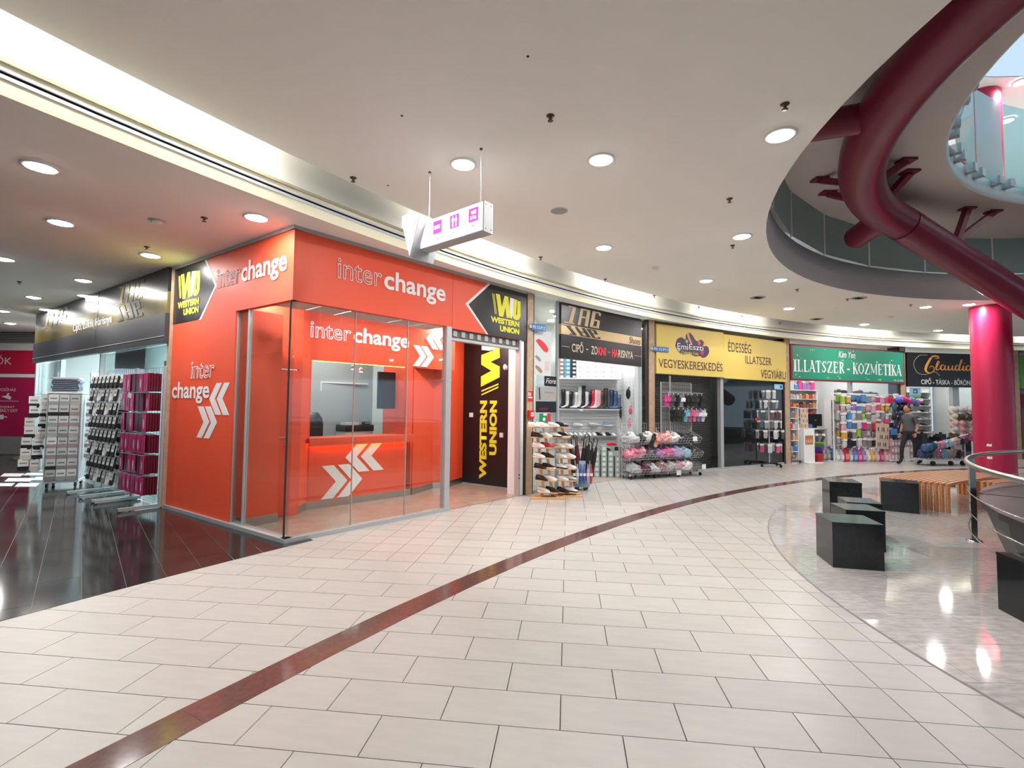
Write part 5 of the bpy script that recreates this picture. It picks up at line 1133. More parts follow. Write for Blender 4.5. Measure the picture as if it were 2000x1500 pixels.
# ---- umbrella bin
ub = thing('umbrella_bin', 'pale blue grey wheeled bin full of stick umbrellas beside the shoe stand', 'bin', (1.36, 9.55, 0))
MB().lathe([(.16, .06), (.20, .57), (.19, .57), (.155, .08), (0, .08)], seg=20).build('bin_body', mat('bin_blue', (.22, .32, .37), .5), ub)
for k in range(4): MB().cyl((.12*math.cos(k*1.57+.4), .12*math.sin(k*1.57+.4)-.01, .03), (.12*math.cos(k*1.57+.4), .12*math.sin(k*1.57+.4)+.01, .03), .03, 10).build('caster', BLACK, ub)
random.seed(3)
for k in range(15):
    a = k*2.4; r = .04+.12*math.sqrt(k/15); x, y = 1.36+r*math.cos(a), 9.55+r*math.sin(a); tx, ty = math.cos(a)*r*1.1, math.sin(a)*r*.8
    c_, cn = (BK, 'black'); 
    if k == 11: c_, cn = (.65, .18, .03), 'orange'
    if k == 7: c_, cn = (.12, .01, .03), 'dark maroon'
    if k == 4: c_, cn = (.10, .10, .11), 'dark grey'
    h_ = .92+.16*random.random(); z0 = .10
    t = thing('umbrella', '%s stick umbrella in the pale blue bin, %s' % (cn, ['in the middle', 'right of the middle', 'left of the middle', 'toward the back', 'at the back right', 'in front of the middle', 'front left', 'right side near the front', 'far left', 'rear left', 'right edge', 'front right', 'leftmost front', 'rearmost', 'rightmost leaning out'][k]), 'umbrella', (x, y, z0), 0, 'stick umbrellas in the bin')
    d = Vector((tx, ty, h_-z0)); MB().tube([(0, 0, 0), d*.25, d*.55, d*.8], .02, 8, radii=[.010, .036, .045, .022]).build('canopy', OCM, t, color=c_)
    hp = [d*.8, d*.95]; c = d*.95; hd_ = Vector((math.cos(a*1.7), math.sin(a*1.7), 0))
    hp += [c+hd_*(.045-.045*math.cos(u_))+Vector((0, 0, .05*math.sin(u_))) for u_ in (.6, 1.2, 1.57, 2.2, 2.8, 3.3)]
    MB().tube(hp, .009, 8).build('crook_handle', BLACK if k % 3 else GOLDD, t)
for k, (c_, cn) in enumerate([((.02, .02, .04), 'black'), ((.55, .55, .6), 'grey white'), ((.05, .12, .5), 'blue'), ((.08, .14, .45), 'blue and white'), ((.5, .35, .45), 'pale pink'), ((.55, .06, .08), 'red and white')]):
    x = 1.19+.065*k; t = thing('folding_umbrella', '%s short folding umbrella hung on the bin front, %s from the left' % (cn, ORD[k]), 'umbrella', (x, 9.33, .14), 0, 'folding umbrellas on the bin')
    MB().tube([(0, 0, 0), (0, 0, .12), (0, 0, .26), (0, 0, .30)], .02, 8, radii=[.012, .028, .022, .010]).build('canopy', OCM, t, color=c_); MB().cyl((0, 0, .30), (0, 0, .37), .011, 8).build('handle', OCG, t, color=c_); MB().cyl((0, 0, .15), (0, 0, .20), .030, 8).build('band', OC, t, color=WH)

# ---- inside the shoe shop: slat wall, shelves, boots, boxes
YB = 12.25
def bx(px): return at(px, 800, YB-.15).x
sw = thing('slat_wall', 'grey slatted display wall at the back of the shoe shop', 'display wall', (.95, YB-.01, 0))
for k in range(22): MB().box(0, 1.66, -.02, 0, .55+k*.082, .55+k*.082+.074).build('slat', SLATW, sw)
sh_top = thing('box_shelf', 'long white shelf carrying shoe boxes high on the back wall', 'shelf', (.95, YB-.03, 2.27)); MB().box(0, 1.70, -.34, 0, 0, .03).build('board', WHITE, sh_top)
sh_b = thing('boot_shelf', 'long grey shelf under the row of tall boots', 'shelf', (.95, YB-.03, 1.55)); MB().box(0, 1.68, -.30, 0, -.03, 0).build('board', ALU, sh_b); MB().box(.7, .78, -.303, -.30, -.05, -.01).build('price_tag', WHITEP, sh_b)
zz = 2.30
for j, (c_, cn) in enumerate([((.30, .19, .13), 'brown'), ((.08, .32, .50), 'light blue'), ((.03, .03, .035), 'black')]):
    for k in range(5):
        p = (bx(1094+j*12), YB-.16, zz+k*.10)
        t = thing('shoe_box', '%s shoe box with white end label, %s up on the high shelf' % (cn, ORD[k]), 'box', p, 0, 'coloured shoe boxes on the high shelf'); put('carton', UB, t, scale=(.145, .30, .070), color=c_); put('lid', UB, t, (0, 0, .070), scale=(.148, .304, .025), color=c_); put('label', UB, t, (.02, -.151, .012), scale=(.07, .002, .045), color=WH)
for j in range(5):
    for k in range(5):
        p = (bx(1131+j*15.2), YB-.16, zz+k*.115)
        t = thing('shoe_box', 'white shoe box, %s row from the shelf, %s from the left' % (ORD[k], ORD[j]), 'box', p, 0, 'white shoe boxes on the high shelf'); put('carton', UB, t, scale=(.188, .30, .085), color=WH); put('lid', UB, t, (0, 0, .085), scale=(.191, .304, .026), color=WH); put('label', UB, t, (0, -.151, .03), scale=(.06, .002, .02), color=(.35, .35, .36))
bl = [(1091, BK, .46, 'black'), (1100, (.62, .62, .6), .42, 'light grey'), (1106, BK, .41, 'black'), (1117, (.6, .6, .58), .40, 'pale grey'), (1124, (.64, .64, .62), .55, 'tall light grey'), (1131, BK, .56, 'very tall black'), (1138, (.6, .6, .6), .41, 'white grey'), (1143, BK, .41, 'black'), (1150, (.62, .01, .05), .46, 'red'), (1156, (.62, .6, .58), .46, 'off white'), (1162, (.75, .35, .42), .45, 'pink'), (1168, (.05, .04, .04), .43, 'dotted black'), (1175, (.04, .035, .03), .50, 'dotted dark'), (1186, (.02, .04, .10), .46, 'navy'), (1194, (.06, .10, .18), .44, 'denim blue'), (1201, (.08, .13, .22), .34, 'short denim')]
used = {}
for k, (px, c_, h_, cn) in enumerate(bl):
    boot((bx(px)+.05, YB-.17, 1.56), PI+.5, c_, h_, '%s boot on the boot shelf, %s from the left' % (cn, ORD[k]), 'boots on the shelf')
for k, (px, c_, s_, cn) in enumerate([(1129, WH, WH, 'plain white'), (1161, WH, GY, 'white sneaker with dark lines'), (1188, (.25, .38, .5), WH, 'pale blue')]):
    t = shoe((bx(px), YB-.12, 1.14), -.25, c_, s_, '%s shoe on a small ledge of the slatted wall' % cn, 'shoes on the slatted wall', .95, GY); MB().box(-.12, .12, -.06, .09, -.012, -.001).build('ledge', ALU, sw, (bx(px)-.95, -.12, 1.14))
cs = [WH, WH, WH, WH, WH, WH, WH, WH, BK, WH, BK, WH]
for k, c_ in enumerate(cs): shoe((bx(1096+k*9.2), YB-.13, .90), -1.45+.1*(k % 3), c_, c_, '%s shoe in the lower row on the slatted wall, %s place' % ('black' if c_ is BK else 'white', ORD[k]), 'lower row of shoes', .9)
t = thing('shoe_ledge', 'long narrow ledge under the lower row of shoes', 'shelf', (1.05, YB-.03, .89)); MB().box(0, 1.55, -.22, 0, -.012, 0).build('board', ALU, t)
random.seed(11)
for j in range(8):
    hj = [5, 5, 6, 5, 4, 5, 4, 4][j]
    for k in range(hj):
        t = thing('shoe_box', 'mint grey patterned box on the floor, %s stack, %s up' % (ORD[j], ORD[k]), 'box', (bx(1152+j*12.5)-.13, 11.35+.03*(j % 2), .0045+k*.118), 0, 'patterned boxes on the floor'); put('carton', UB, t, scale=(.125, .28, .115), color=(.30, .36, .34)); put('print', UB, t, (.0, -.141, .02), scale=(.07, .002, .07), color=(.62, .66, .64))
t = thing('display_shoe', 'red high heel lying on the patterned boxes', 'shoe', (bx(1190)-.1, 11.3, .72), .4); put('upper', SH[0], t, color=(.65, .02, .03), scale=.9); put('sole', SH[1], t, color=(.4, .02, .03), scale=.9)
for k, (px, c_, cn) in enumerate([(1172, (.7, .3, .32), 'pink'), (1206, BK, 'black'), (1216, BK, 'black strapped'), (1180, BK, 'black flat')]): shoe((bx(px)-.1, 11.35, (.48, .60, .50, .60)[k]), .3*k-.4, c_, BK, '%s shoe lying on top of the patterned boxes' % cn, 'shoes on the boxes', .95)
# grid wall right with hung articles
gw = thing('grid_panel', 'white wire grid panel on the right side wall of the shoe shop', 'grid panel', (2.70, YB-.08, 0)); fS = Frame((2.70, YB-.05), xy(fZ.P(3.62, .16))); gw.rotation_euler.z = fS.rz
mb = MB()
for k in range(13): mb.box(.02+k*(fS.len-.04)/12, .028+k*(fS.len-.04)/12, -.03, -.022, .3, 2.3)
for k in range(21): mb.box(0, fS.len, -.03, -.022, .3+k*.1, .306+k*.1)
tag(mb.build('wires', mat('grid_grey', (.5, .5, .5), .4), gw), 'wires of the grid panel', None, kind='stuff')
for k, (x, z, c_, cn, sc) in enumerate([(.52, 2.05, BK, 'black bag', (.22, .05, .26)), (.14, 1.58, BK, 'black pouch', (.10, .05, .26)), (.62, 1.60, (.6, .05, .15), 'pink red slipper pair', (.12, .06, .18)), (.55, 1.30, (.7, .15, .25), 'pink slipper pair', (.14, .06, .2)), (.68, 1.1, (.7, .7, .7), 'white slipper pair', (.1, .06, .16)), (.72, .62, (.02, .2, .08), 'green article', (.08, .05, .22)), (.1, 1.02, WH, 'white hanging bag', (.16, .05, .3))]):
    p = fS.P(x, -.07, z); t = thing('hanging_article', '%s hung on the white grid panel of the shoe shop' % cn, 'article', p, fS.rz, 'articles on the grid panel'); put('body', UBAG, t, (0, 0, -sc[2]), scale=sc, color=c_); put('hook', UBG, t, (0, .02, 0), scale=(.015, .04, .03), color=c_)
# ================================================================== WIRE BIN STAND BEFORE THE YELLOW SHOP
WIRE = mat('white_wire', (.62, .62, .62), .35, metal=.3)
fB = Frame((2.62, 10.84), (4.55, 11.70)); 
wr = fB.thing('wire_bin_stand', 'wheeled white wire stand with three tiers of baskets full of slippers', 'stand')
W_ = fB.len; D_ = .40
def mesh_panel(mb, p0, ux, uz, nx, nz, t_=.005):
    p0 = Vector(p0); ux = Vector(ux); uz = Vector(uz)
    for i in range(nx+1): a = p0+ux*(i/nx); mb.bar(a, a+uz, t_)
    for i in range(nz+1): a = p0+uz*(i/nz); mb.bar(a, a+ux, t_)
mb = MB(); mesh_panel(mb, (0, D_, .08), (W_, 0, 0), (0, 0, 1.15), 30, 10); mesh_panel(mb, (-.02, .0, .08), (0, D_, 0), (0, 0, .9), 6, 8); tag(mb.build('wire_back', WIRE, wr), 'wires of the stand back', None, kind='stuff')
for x in (0, W_/2, W_):
    for y in (0, D_): MB().bar((x, y, .08), (x, y, 1.12 if y else .12), .02).build('post', WIRE, wr)
for x in (.05, W_*.33, W_*.66, W_-.05):
    for y in (.04, D_-.04): MB().cyl((x-.012, y, .04), (x+.012, y, .04), .04, 10).build('caster', BLACK, wr)
tiers = [(.10, .0), (.42, .05), (.76, .10)]
BC = [[('grey and clear', (.35, .35, .36)), ('dark plum', (.10, .03, .05)), ('clear wrapped white', (.5, .5, .5)), ('clear wrapped brown', (.28, .18, .17)), ('silver grey', (.42, .42, .45)), ('pale pink', (.5, .3, .34)), ('white', (.6, .58, .58)), ('dark green grey', (.10, .11, .10))],
      [('pink', (.62, .18, .28)), ('rose', (.6, .25, .33)), ('dark grey', (.12, .12, .12)), ('violet pink', (.45, .25, .5)), ('hot pink', (.6, .12, .28)), ('lilac', (.4, .35, .55)), ('pale blue', (.30, .5, .58)), ('black', (.04, .04, .04))],
      [('silver wrapped', (.45, .46, .48)), ('black', (.03, .03, .03)), ('white', (.65, .65, .65)), ('white and pink', (.62, .42, .42)), ('salmon', (.62, .30, .28)), ('white fluffy', (.7, .7, .69)), ('black fur', (.03, .03, .03)), ('dark brown', (.06, .045, .04))]]
random.seed(5)
for ti, (z, off) in enumerate(tiers):
    mb = MB()
    for h_ in (0, W_/2):
        x0, x1 = h_+.01, h_+W_/2-.01
        mesh_panel(mb, (x0, off, z), (x1-x0, 0, 0), (0, D_-off, .0), 12, 5); mesh_panel(mb, (x0, off, z), (x1-x0, 0, 0), (0, -.09, .13), 12, 2)
        for xx in (x0, x1): mb.bar((xx, off-.09, z+.13), (xx, D_, z+.30), .007); mb.bar((xx, off, z), (xx, off-.09, z+.13), .007)
    tag(mb.build('basket_wires', WIRE, wr), 'wires of one tier of baskets', None, kind='stuff')
    for k in range(16):
        cn, c_ = BC[ti][k//2 % 8]; x = .14+(k//2)*(W_-.24)/7.4+.05*(k % 2); y = off+.10+.17*(k % 2)
        t = fB.thing('slipper_pack', '%s slipper pack, %s tier of the wire stand, %s place, %s' % (cn, ['lowest', 'middle', 'top'][ti], ORD[k//2], 'behind' if k % 2 else 'in front'), 'slippers', x, y, z+.012, 'slipper packs in the wire stand')
        sx, sz_ = .32+.10*random.random(), .17+.08*random.random()
        put('wrapping', CRUMP[(ti*5+k) % 6], t, (0, 0, 0), (random.uniform(-.15, .15), random.uniform(-.25, .25), random.uniform(-.5, .5)), (sx, .26, sz_), color=c_)
        a = random.uniform(-.5, .5)
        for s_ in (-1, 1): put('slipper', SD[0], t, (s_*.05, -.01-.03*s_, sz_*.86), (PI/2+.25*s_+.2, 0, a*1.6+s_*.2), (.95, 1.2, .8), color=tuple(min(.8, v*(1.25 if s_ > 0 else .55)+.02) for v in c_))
for (x, y, z, w_) in ((1.28, -.03, .05, .13), (1.98, -.10, .17, .12), (1.75, -.06, .82, .13)):
    MB().box(x, x+w_, y-.004, y, z, z+.11).build('price_card', WHITE, wr)
for x, c_, cn in ((.58, BK, 'black'), (.72, (.75, .30, .22), 'salmon pink')):
    t = sandal(fB.P(x, -.05, .86), (.1, .35, fB.rz), c_, c_, '%s slide slipper hung on the front of the wire stand' % cn, 'slide slippers on the wire stand', 1.15)
bh = fB.thing('wire_side_rack', 'white wire grid at the left end of the slipper stand', 'rack', -.02, .25, 0); mb = MB(); mesh_panel(mb, (-.02, 0, .55), (.42, 0, 0), (0, 0, .68), 8, 9); tag(mb.build('wires', WIRE, bh), None, None, kind='stuff'); MB().bar((-.02, 0, 0), (-.02, 0, 1.23), .015).build('post', WIRE, bh); MB().bar((.40, 0, 0), (.40, 0, 1.23), .015).build('post', WIRE, bh)
# hanging sandals panel
hp_ = fY.thing('sandal_grid', 'tall wire grid with sandals hung before the roll-down grille', 'rack', .12, -.22, 0)
mb = MB(); mesh_panel(mb, (0, 0, .95), (1.05, 0, 0), (0, 0, 1.25), 26, 12, .004); tag(mb.build('wires', mat('grid_grey'), hp_), None, None, kind='stuff')
MB().bar((.36, .05, 0), (.36, .05, 2.36), .03).build('post', ALU, hp_); MB().bar((0, 0, .0), (0, 0, 2.2), .015).build('post', WIRE, hp_); MB().bar((1.05, 0, .0), (1.05, 0, 2.2), .015).build('post', WIRE, hp_)
for z, w_ in ((1.96, 1.35), (1.62, 1.1)): MB().bar((0, -.10, z), (w_, -.10, z), .01).bar((0, -.1, z), (0, 0, z), .01).bar((1.0, -.1, z), (1.0, 0, z), .01).build('hook_rail', WIRE, hp_)
r1 = [((.62, .05, .25), 'hot pink'), ((.10, .10, .10), 'dark grey'), (BK, 'black'), ((.25, .25, .25), 'black with white bow'), (BK, 'black platform'), ((.03, .03, .03), 'black buckled'), ((.05, .05, .045), 'dark olive'), (BK, 'black slim')]
r2 = [(BK, 'black'), ((.03, .03, .03), 'black narrow'), ((.05, .04, .04), 'black cork'), ((.15, .50, .58), 'turquoise'), ((.62, .10, .22), 'raspberry pink'), ((.68, .22, .30), 'light pink'), ((.25, .2, .5), 'violet edged white'), ((.62, .62, .62), 'white and black')]
for r_, z, zn, x0, dx in ((r1, 1.93, 'upper', .07, .165), (r2, 1.58, 'lower', .25, .155)):
    for k, (c_, cn) in enumerate(r_):
        t = fY.thing('sandal_pair', '%s sandals on the %s rail of the sandal grid, %s place' % (cn, zn, ORD[k]), 'sandals', .12+x0+k*dx, -.36, z, 'sandals on the grid rails')
        for s_ in (-1, 1):
            put('sole', SD[0], t, (s_*.035, .0, -.17), (.15, s_*.12, .3*s_), (1, 1, 1.05), color=c_); put('strap', SD[1], t, (s_*.035, -.0, -.17), (.15, s_*.12, .3*s_), (1, 1, 1.05), color=c_ if 'white' not in cn else WH)
        put('tag', UB, t, (.0, -.03, -.02), scale=(.02, .002, .03), color=WH)

# ================================================================== SOCK SHOP RACKS IN THE CORRIDOR
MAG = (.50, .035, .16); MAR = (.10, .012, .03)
pr = fSo.thing('hosiery_rack', 'grid rack on steel feet hung with pink hosiery packets beside the orange booth', 'rack', 0, 0, 0)
mb = MB(); mesh_panel(mb, (6.38, -.06, .15), (1.06, 0, 0), (0, 0, 1.98), 10, 18, .004); tag(mb.build('grid_wires', mat('dark_grid', (.16, .16, .16), .4), pr), None, None, kind='stuff')
for x in (6.38, 7.44): MB().bar((x, -.06, .02), (x, -.06, 2.15), .035).build('post', ALU, pr)
for x in (6.42, 7.40): MB().bar((x, .04, .04), (x, -.56, .04), .045).build('foot', ALU, pr); MB().cyl((x-.015, -.54, .025), (x+.015, -.54, .025), .025, 8).build('caster', BLACK, pr)
zr = [2.03, 1.73, 1.42, 1.10, .79, .48]
PKF = MB().box(-.065, .065, -.004, 0, -.27, 0).mesh('sleeve', OCG); WIN = MB().lathe([(0, 0), (.5, 0)], seg=16).mesh('window', OC)
random.seed(9)
for r_, z in enumerate(zr):
    for k in range(6):
        x = 6.50+k*.168+.02*random.random()
        if (r_, k) in ((1, 5),): nd = 5
        else: nd = 6
        MB().bar((x, -.06, z+.005), (x, -.33, z+.01), .006).build('peg', ALU, pr)
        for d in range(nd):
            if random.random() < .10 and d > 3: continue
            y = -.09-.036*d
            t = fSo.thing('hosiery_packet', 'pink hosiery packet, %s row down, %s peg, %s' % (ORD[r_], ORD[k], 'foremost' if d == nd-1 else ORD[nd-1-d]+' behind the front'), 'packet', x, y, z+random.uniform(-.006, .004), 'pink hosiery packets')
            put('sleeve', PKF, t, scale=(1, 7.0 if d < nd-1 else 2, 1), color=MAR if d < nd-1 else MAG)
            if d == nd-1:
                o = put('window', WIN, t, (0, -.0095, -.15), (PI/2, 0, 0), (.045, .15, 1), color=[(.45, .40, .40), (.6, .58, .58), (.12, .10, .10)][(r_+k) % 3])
t = fSo.thing('paper_slip', 'white paper slip stuck on the second row of pink packets', 'paper', 6.95, -.34, 1.66); put('sheet', UB, t, (0, 0, 0), (0, .25, 0), (.13, .002, .07), color=WH)
br_ = fSo.thing('sock_rack', 'grid rack hung with black and white socks beside the pink packets', 'rack', 0, 0, 0)
mb = MB(); mesh_panel(mb, (5.0, -.06, .2), (1.34, 0, 0), (0, 0, 1.95), 14, 18, .004); tag(mb.build('grid_wires', mat('dark_grid'), br_), None, None, kind='stuff')
for x in (5.0, 6.33): MB().bar((x, -.06, .02), (x, -.06, 2.15), .035).build('post', ALU, br_)
for x in (5.05, 5.7, 6.28): MB().bar((x, .04, .04), (x, -.56, .04), .045).build('foot', ALU, br_); MB().cyl((x-.015, -.54, .025), (x+.015, -.54, .025), .025, 8).build('caster', BLACK, br_)
for r_ in range(8):
    z = 2.02-r_*.225
    for k in range(7):
        x = 5.12+k*.19
        for d in range(2):
            c_ = BK if (r_ in (0, 3, 4, 6) or k % 3 == 0) else ([WH, BK, GY][(k+r_) % 3]); s_ = 1.5
            y = -.16-.13*d
            p = fSo.P(x, y, z)
            cn = {BK: 'black', WH: 'white', GY: 'grey'}[c_]
            sockpack(p, fSo.rz, c_, '%s socks on the sock rack, %s row down, %s column, %s' % (cn, ORD[r_], ORD[k], 'in front' if d else 'behind'), 'sock packs on the sock rack', s=1.5, tilt=-.15)
# square sock tower
tw = thing('sock_tower', 'square rotating sock stand before the sock shop, topped with folded clothes', 'stand', (-8.42, 9.32, .004), .52)
TF = Frame((-8.42, 9.32), (-8.42+math.cos(.52), 9.32+math.sin(.52)))
MB().box(-.25, .25, -.25, .25, .09, .13).build('base_board', ALU, tw); MB().box(-.235, .235, -.235, .235, .13, 1.74).build('core', mat('tower_grey', (.30, .30, .30), .5), tw); MB().box(-.25, .25, -.25, .25, 1.74, 1.765).build('top_board', WHITE, tw)
for sx in (-.2, .2):
    for sy in (-.2, .2): MB().cyl((sx-.015, sy, .045), (sx+.015, sy, .045), .045, 10).build('caster', BLACK, tw)
for sx in (-.24, .24): MB().bar((sx, -.24, .13), (sx, -.24, 1.74), .015).build('corner_post', ALU, tw)
random.seed(2)
for r_ in range(8):
    z = 1.70-r_*.197
    for k in range(3):
        p = TF.P(-.15+.15*k, -.255, z); c_ = BK if (r_, k) in ((1, 0), (1, 1), (6, 0)) else random.choice(SUMB)
        sockpack(p, .52, c_, '%s sock pack, front of the square stand, %s row down, %s column' % ('black' if c_ is BK else 'grey brown', ORD[r_], ['left', 'middle', 'right'][k]), 'socks on the front of the square stand', s=1.42, card=random.choice([(.62, .62, .6), (.5, .5, .49), (.42, .41, .40)]), sx=1.35)
    for k in range(2):
        if r_ < 7:
            p = TF.P(-.32-.15*k-.02*r_+random.uniform(-.02, .02), .02-.04*k, z-.02+random.uniform(-.02, .02)); sockpack(p, .52+random.uniform(-.3, .5), BK if (r_+k) % 3 else CREAMC, '%s socks on a side peg of the square stand, %s row, %s' % ('black' if (r_+k) % 3 else 'cream', ORD[r_], 'outer' if k else 'inner'), 'socks on the left side of the square stand', s=1.5, sx=1.3)
            MB().bar((-.23, .02, z+.02), (-.50-.02*r_, .02, z+.02), .007).build('peg', ALU, tw)
    if r_ < 6: sockpack(TF.P(.31, .02, z-.02), .52, GY, 'grey socks on the right side of the square stand, %s row down' % ORD[r_], 'socks on the right side of the square stand', s=1.4)
for k in range(8):
    t = TF.thing('folded_garment', 'folded dark striped garment on top of the square stand, %s from the bottom' % ORD[k], 'clothes', -.03+.01*(k % 2), 0, 1.77+k*.035, 'folded clothes on the square stand')
    put('fabric', UB, t, scale=(.36+.02*(k % 3), .3, .032), color=(.035, .045, .07) if k < 7 else (.6, .6, .6)); put('stripe', UB, t, (0, -.002, .012), scale=(.365, .3, .005), color=(.4, .42, .46))
# inside the sock shop
for sx_, lab in ((at(150, 800, 11.9).x, 'left'),):
    pass
u0 = Frame((-10.1, 11.75), (-8.75, 11.75))
su = u0.thing('sock_display', 'display unit with dark shelves of white and black socks inside the sock shop', 'display unit')
MB().box(-.03, 1.38, .32, .36, 0, 2.3).build('back_panel', mat('pale_teal', (.50, .62, .64), .5), su)
for x in (-.03, 1.36): MB().box(x, x+.02, 0, .34, 0, 2.3).build('side_panel', ALU, su)
for k, z in enumerate((.25, .60, .92, 1.22, 1.52, 1.85)):
    MB().box(0, 1.36, 0, .32, z-.03, z).build('shelf', BLACKM, su)
    for j in range(8):
        c_, cn = ((.62, .70, .72), 'pale') if (j*3+k) % 4 else ((.04, .04, .05), 'dark')
        if k == 5: continue
        t = u0.thing('sock_bundle', '%s sock bundle in the display, %s shelf up, %s place' % (cn, ORD[k], ORD[j]), 'socks', .09+j*.168, .08, z+.0, 'sock bundles on the display'); put('bundle', UBAG, t, scale=(.15, .16, .17), color=c_); put('wrapper', UB, t, (0, -.078, .05), scale=(.06, .01, .06), color=(.7, .7, .7))
for j in range(6):
    t = u0.thing('shoe_box', 'pale shoe box on the top shelf of the sock shop display, %s from the left' % ORD[j], 'box', .12+j*.22, .15, 1.85, 'pale boxes in the sock shop'); put('carton', UB, t, scale=(.2, .28, .11), color=(.55, .66, .66)); put('lid', UB, t, (0, 0, .11), scale=(.205, .285, .03), color=(.62, .72, .72))
for j in range(5):
    p = fSo.P(4.9+.5*j, .9, 2.42); t = thing('legwear_model', 'grey plastic leg form hanging behind the sock shop glass, %s from the left' % ORD[j], 'leg form', p, 0, 'leg forms in the window'); MB().tube([(0, 0, 0), (0, 0, -.2), (.02, 0, -.33), (.0, 0, -.45), (.07, 0, -.52)], .04, 8, radii=[.055, .045, .04, .022, .02]).build('leg', mat('form_grey', (.45, .47, .48), .4), t); MB().bar((0, 0, 0), (0, 0, .08), .005).build('hook', ALU, t)
t = fSo.thing('pink_roll', 'tall pink and white patterned roll standing inside the sock shop', 'roll', 3.35, 1.0, .0065); MB().lathe([(.11, 0), (.11, .75), (0, .75)], seg=16).build('roll', mat('pink_pattern', (.70, .45, .6), .5, noise=.5, nscale=14, col2=(.8, .78, .8)), t); MB().lathe([(.112, .68), (.112, .72)], seg=16).build('band', WHITE, t)

# ================================================================== COSMETICS SHOP
PAL = [((.60, .05, .22), 'pink'), ((.65, .03, .06), 'red'), ((.06, .22, .5), 'blue'), ((.25, .55, .50), 'mint'), ((.62, .32, .04), 'orange'), ((.30, .50, .05), 'lime green'), ((.03, .03, .035), 'black'), ((.55, .55, .55), 'white'), ((.25, .22, .22), 'grey brown'), ((.28, .15, .35), 'violet'), ((.60, .35, .40), 'rose'), ((.10, .14, .25), 'navy'), ((.45, .42, .38), 'beige')]
def packet(p, rz, c_, sz, lab, grp, card=True):
    t = thing('packet', lab, 'packet', p, rz, grp)
    put('pack', random.choice((UBG, UBG, CRUMP[1], CRUMP[4])), t, (0, 0, -sz[2]), (0, random.uniform(-.12, .12), 0), scale=sz, color=c_)
    if card: put('header', UB, t, (0, -.001, -.02), scale=(sz[0]*1.02, sz[1]*1.05, sz[2]*.28), color=WH)
    return t
# rotating stand left
sp_ = gnd(1503, 911); st_ = thing('rotating_stand', 'wheeled post stand hung with small grey packets before the dark glass', 'stand', (sp_.x, sp_.y, 0))
MB().cyl((0, 0, .08), (0, 0, 2.1), .018, 10).build('post', ALU, st_)
for k in range(4): a = .5+k*1.57; f_ = MB().bar((0, 0, .09), (.33*math.cos(a), .33*math.sin(a), .09), .03).build('foot', BLACK, st_); MB().cyl((.33*math.cos(a)-.015, .33*math.sin(a), .045), (.33*math.cos(a)+.015, .33*math.sin(a), .045), .045, 10).build('caster', BLACK, f_)
random.seed(21)
for ti, (z, r_, n) in enumerate(((2.08, .16, 6), (1.80, .22, 7), (1.52, .30, 8), (1.24, .30, 8), (.98, .36, 9), (.60, .30, 9))):
    MB().tube([(r_*math.cos(2*PI*i/16), r_*math.sin(2*PI*i/16), z+.02) for i in range(16)], .006, 5, closed=True).bar((-r_, 0, z+.02), (r_, 0, z+.02), .008).build('hook_ring', ALU, st_)
    for k in range(n):
        a = 2*PI*k/n+.3*ti; c_ = [(.42, .42, .42), (.55, .55, .55), (.10, .10, .10), (.3, .3, .3)][(k+ti) % 4]; cn = ['grey', 'white', 'black', 'dark grey'][(k+ti) % 4]
        if ti == 5 and k % 2: c_, cn = (.6, .12, .25), 'pink'
        if ti == 2 and k in (5, 6): c_, cn = (.18, .05, .04), 'maroon'
        packet((sp_.x+r_*math.cos(a), sp_.y+r_*math.sin(a), z), a+PI/2, c_, (.10, .03, .20), '%s packet on the wheeled post stand, %s ring from the top, %s round' % (cn, ORD[ti], ORD[k]), 'packets on the post stand')
t = thing('red_ball', 'small red ball hung at the left of the post stand', 'ball', (sp_.x-.36, sp_.y, 1.30)); put('ball', MB().ball((0, 0, 0), .04).mesh('ball', OCG), t, color=(.75, .01, .02)); MB().bar((0, 0, .03), (.06, 0, .23), .003).build('string', BLACK, t)
bk = gnd(1533, 903); t = thing('plastic_basket', 'pale mint plastic basket with dark cloth on a low trolley', 'basket', (bk.x, bk.y, .13)); mb = MB()
mb.loft([[(-a, -b, z), (a, -b, z), (a, b, z), (-a, b, z)] for a, b, z in ((.16, .1, 0), (.19, .13, .2))], cap=True, smooth=False).build('basket', mat('mint_plastic', (.38, .58, .52), .4), t); put('cloth', UBAG, t, (-.05, 0, .1), (0, .3, 0), (.34, .22, .18), color=BK)
t = thing('low_trolley', 'low wheeled board under the mint basket', 'trolley', (bk.x+.05, bk.y, 0)); MB().box(-.3, .35, -.2, .2, .09, .12).build('board', ALU, t)
for sx in (-.25, .3): MB().cyl((sx-.012, -.15, .045), (sx+.012, -.15, .045), .045, 10).build('caster', BLACK, t)
# cabinets
def shelfunit(name, lab, F, x, y, w_, h_, d_, n, z0=.0, m_=WHITE):
    t = F.thing(name, lab, 'shelf unit', x, y, z0); MB().box(0, .02, 0, d_, 0, h_).build('side_panel', m_, t); MB().box(w_-.02, w_, 0, d_, 0, h_).build('side_panel', m_, t); MB().box(0, w_, d_-.015, d_, 0, h_).build('back_panel', m_, t)
    for k in range(n+1): MB().box(.02, w_-.02, 0, d_-.015, k*(h_-.02)/n, k*(h_-.02)/n+.02).build('shelf', m_, t)
    return t, [k*(h_-.02)/n+.02+z0 for k in range(n)]
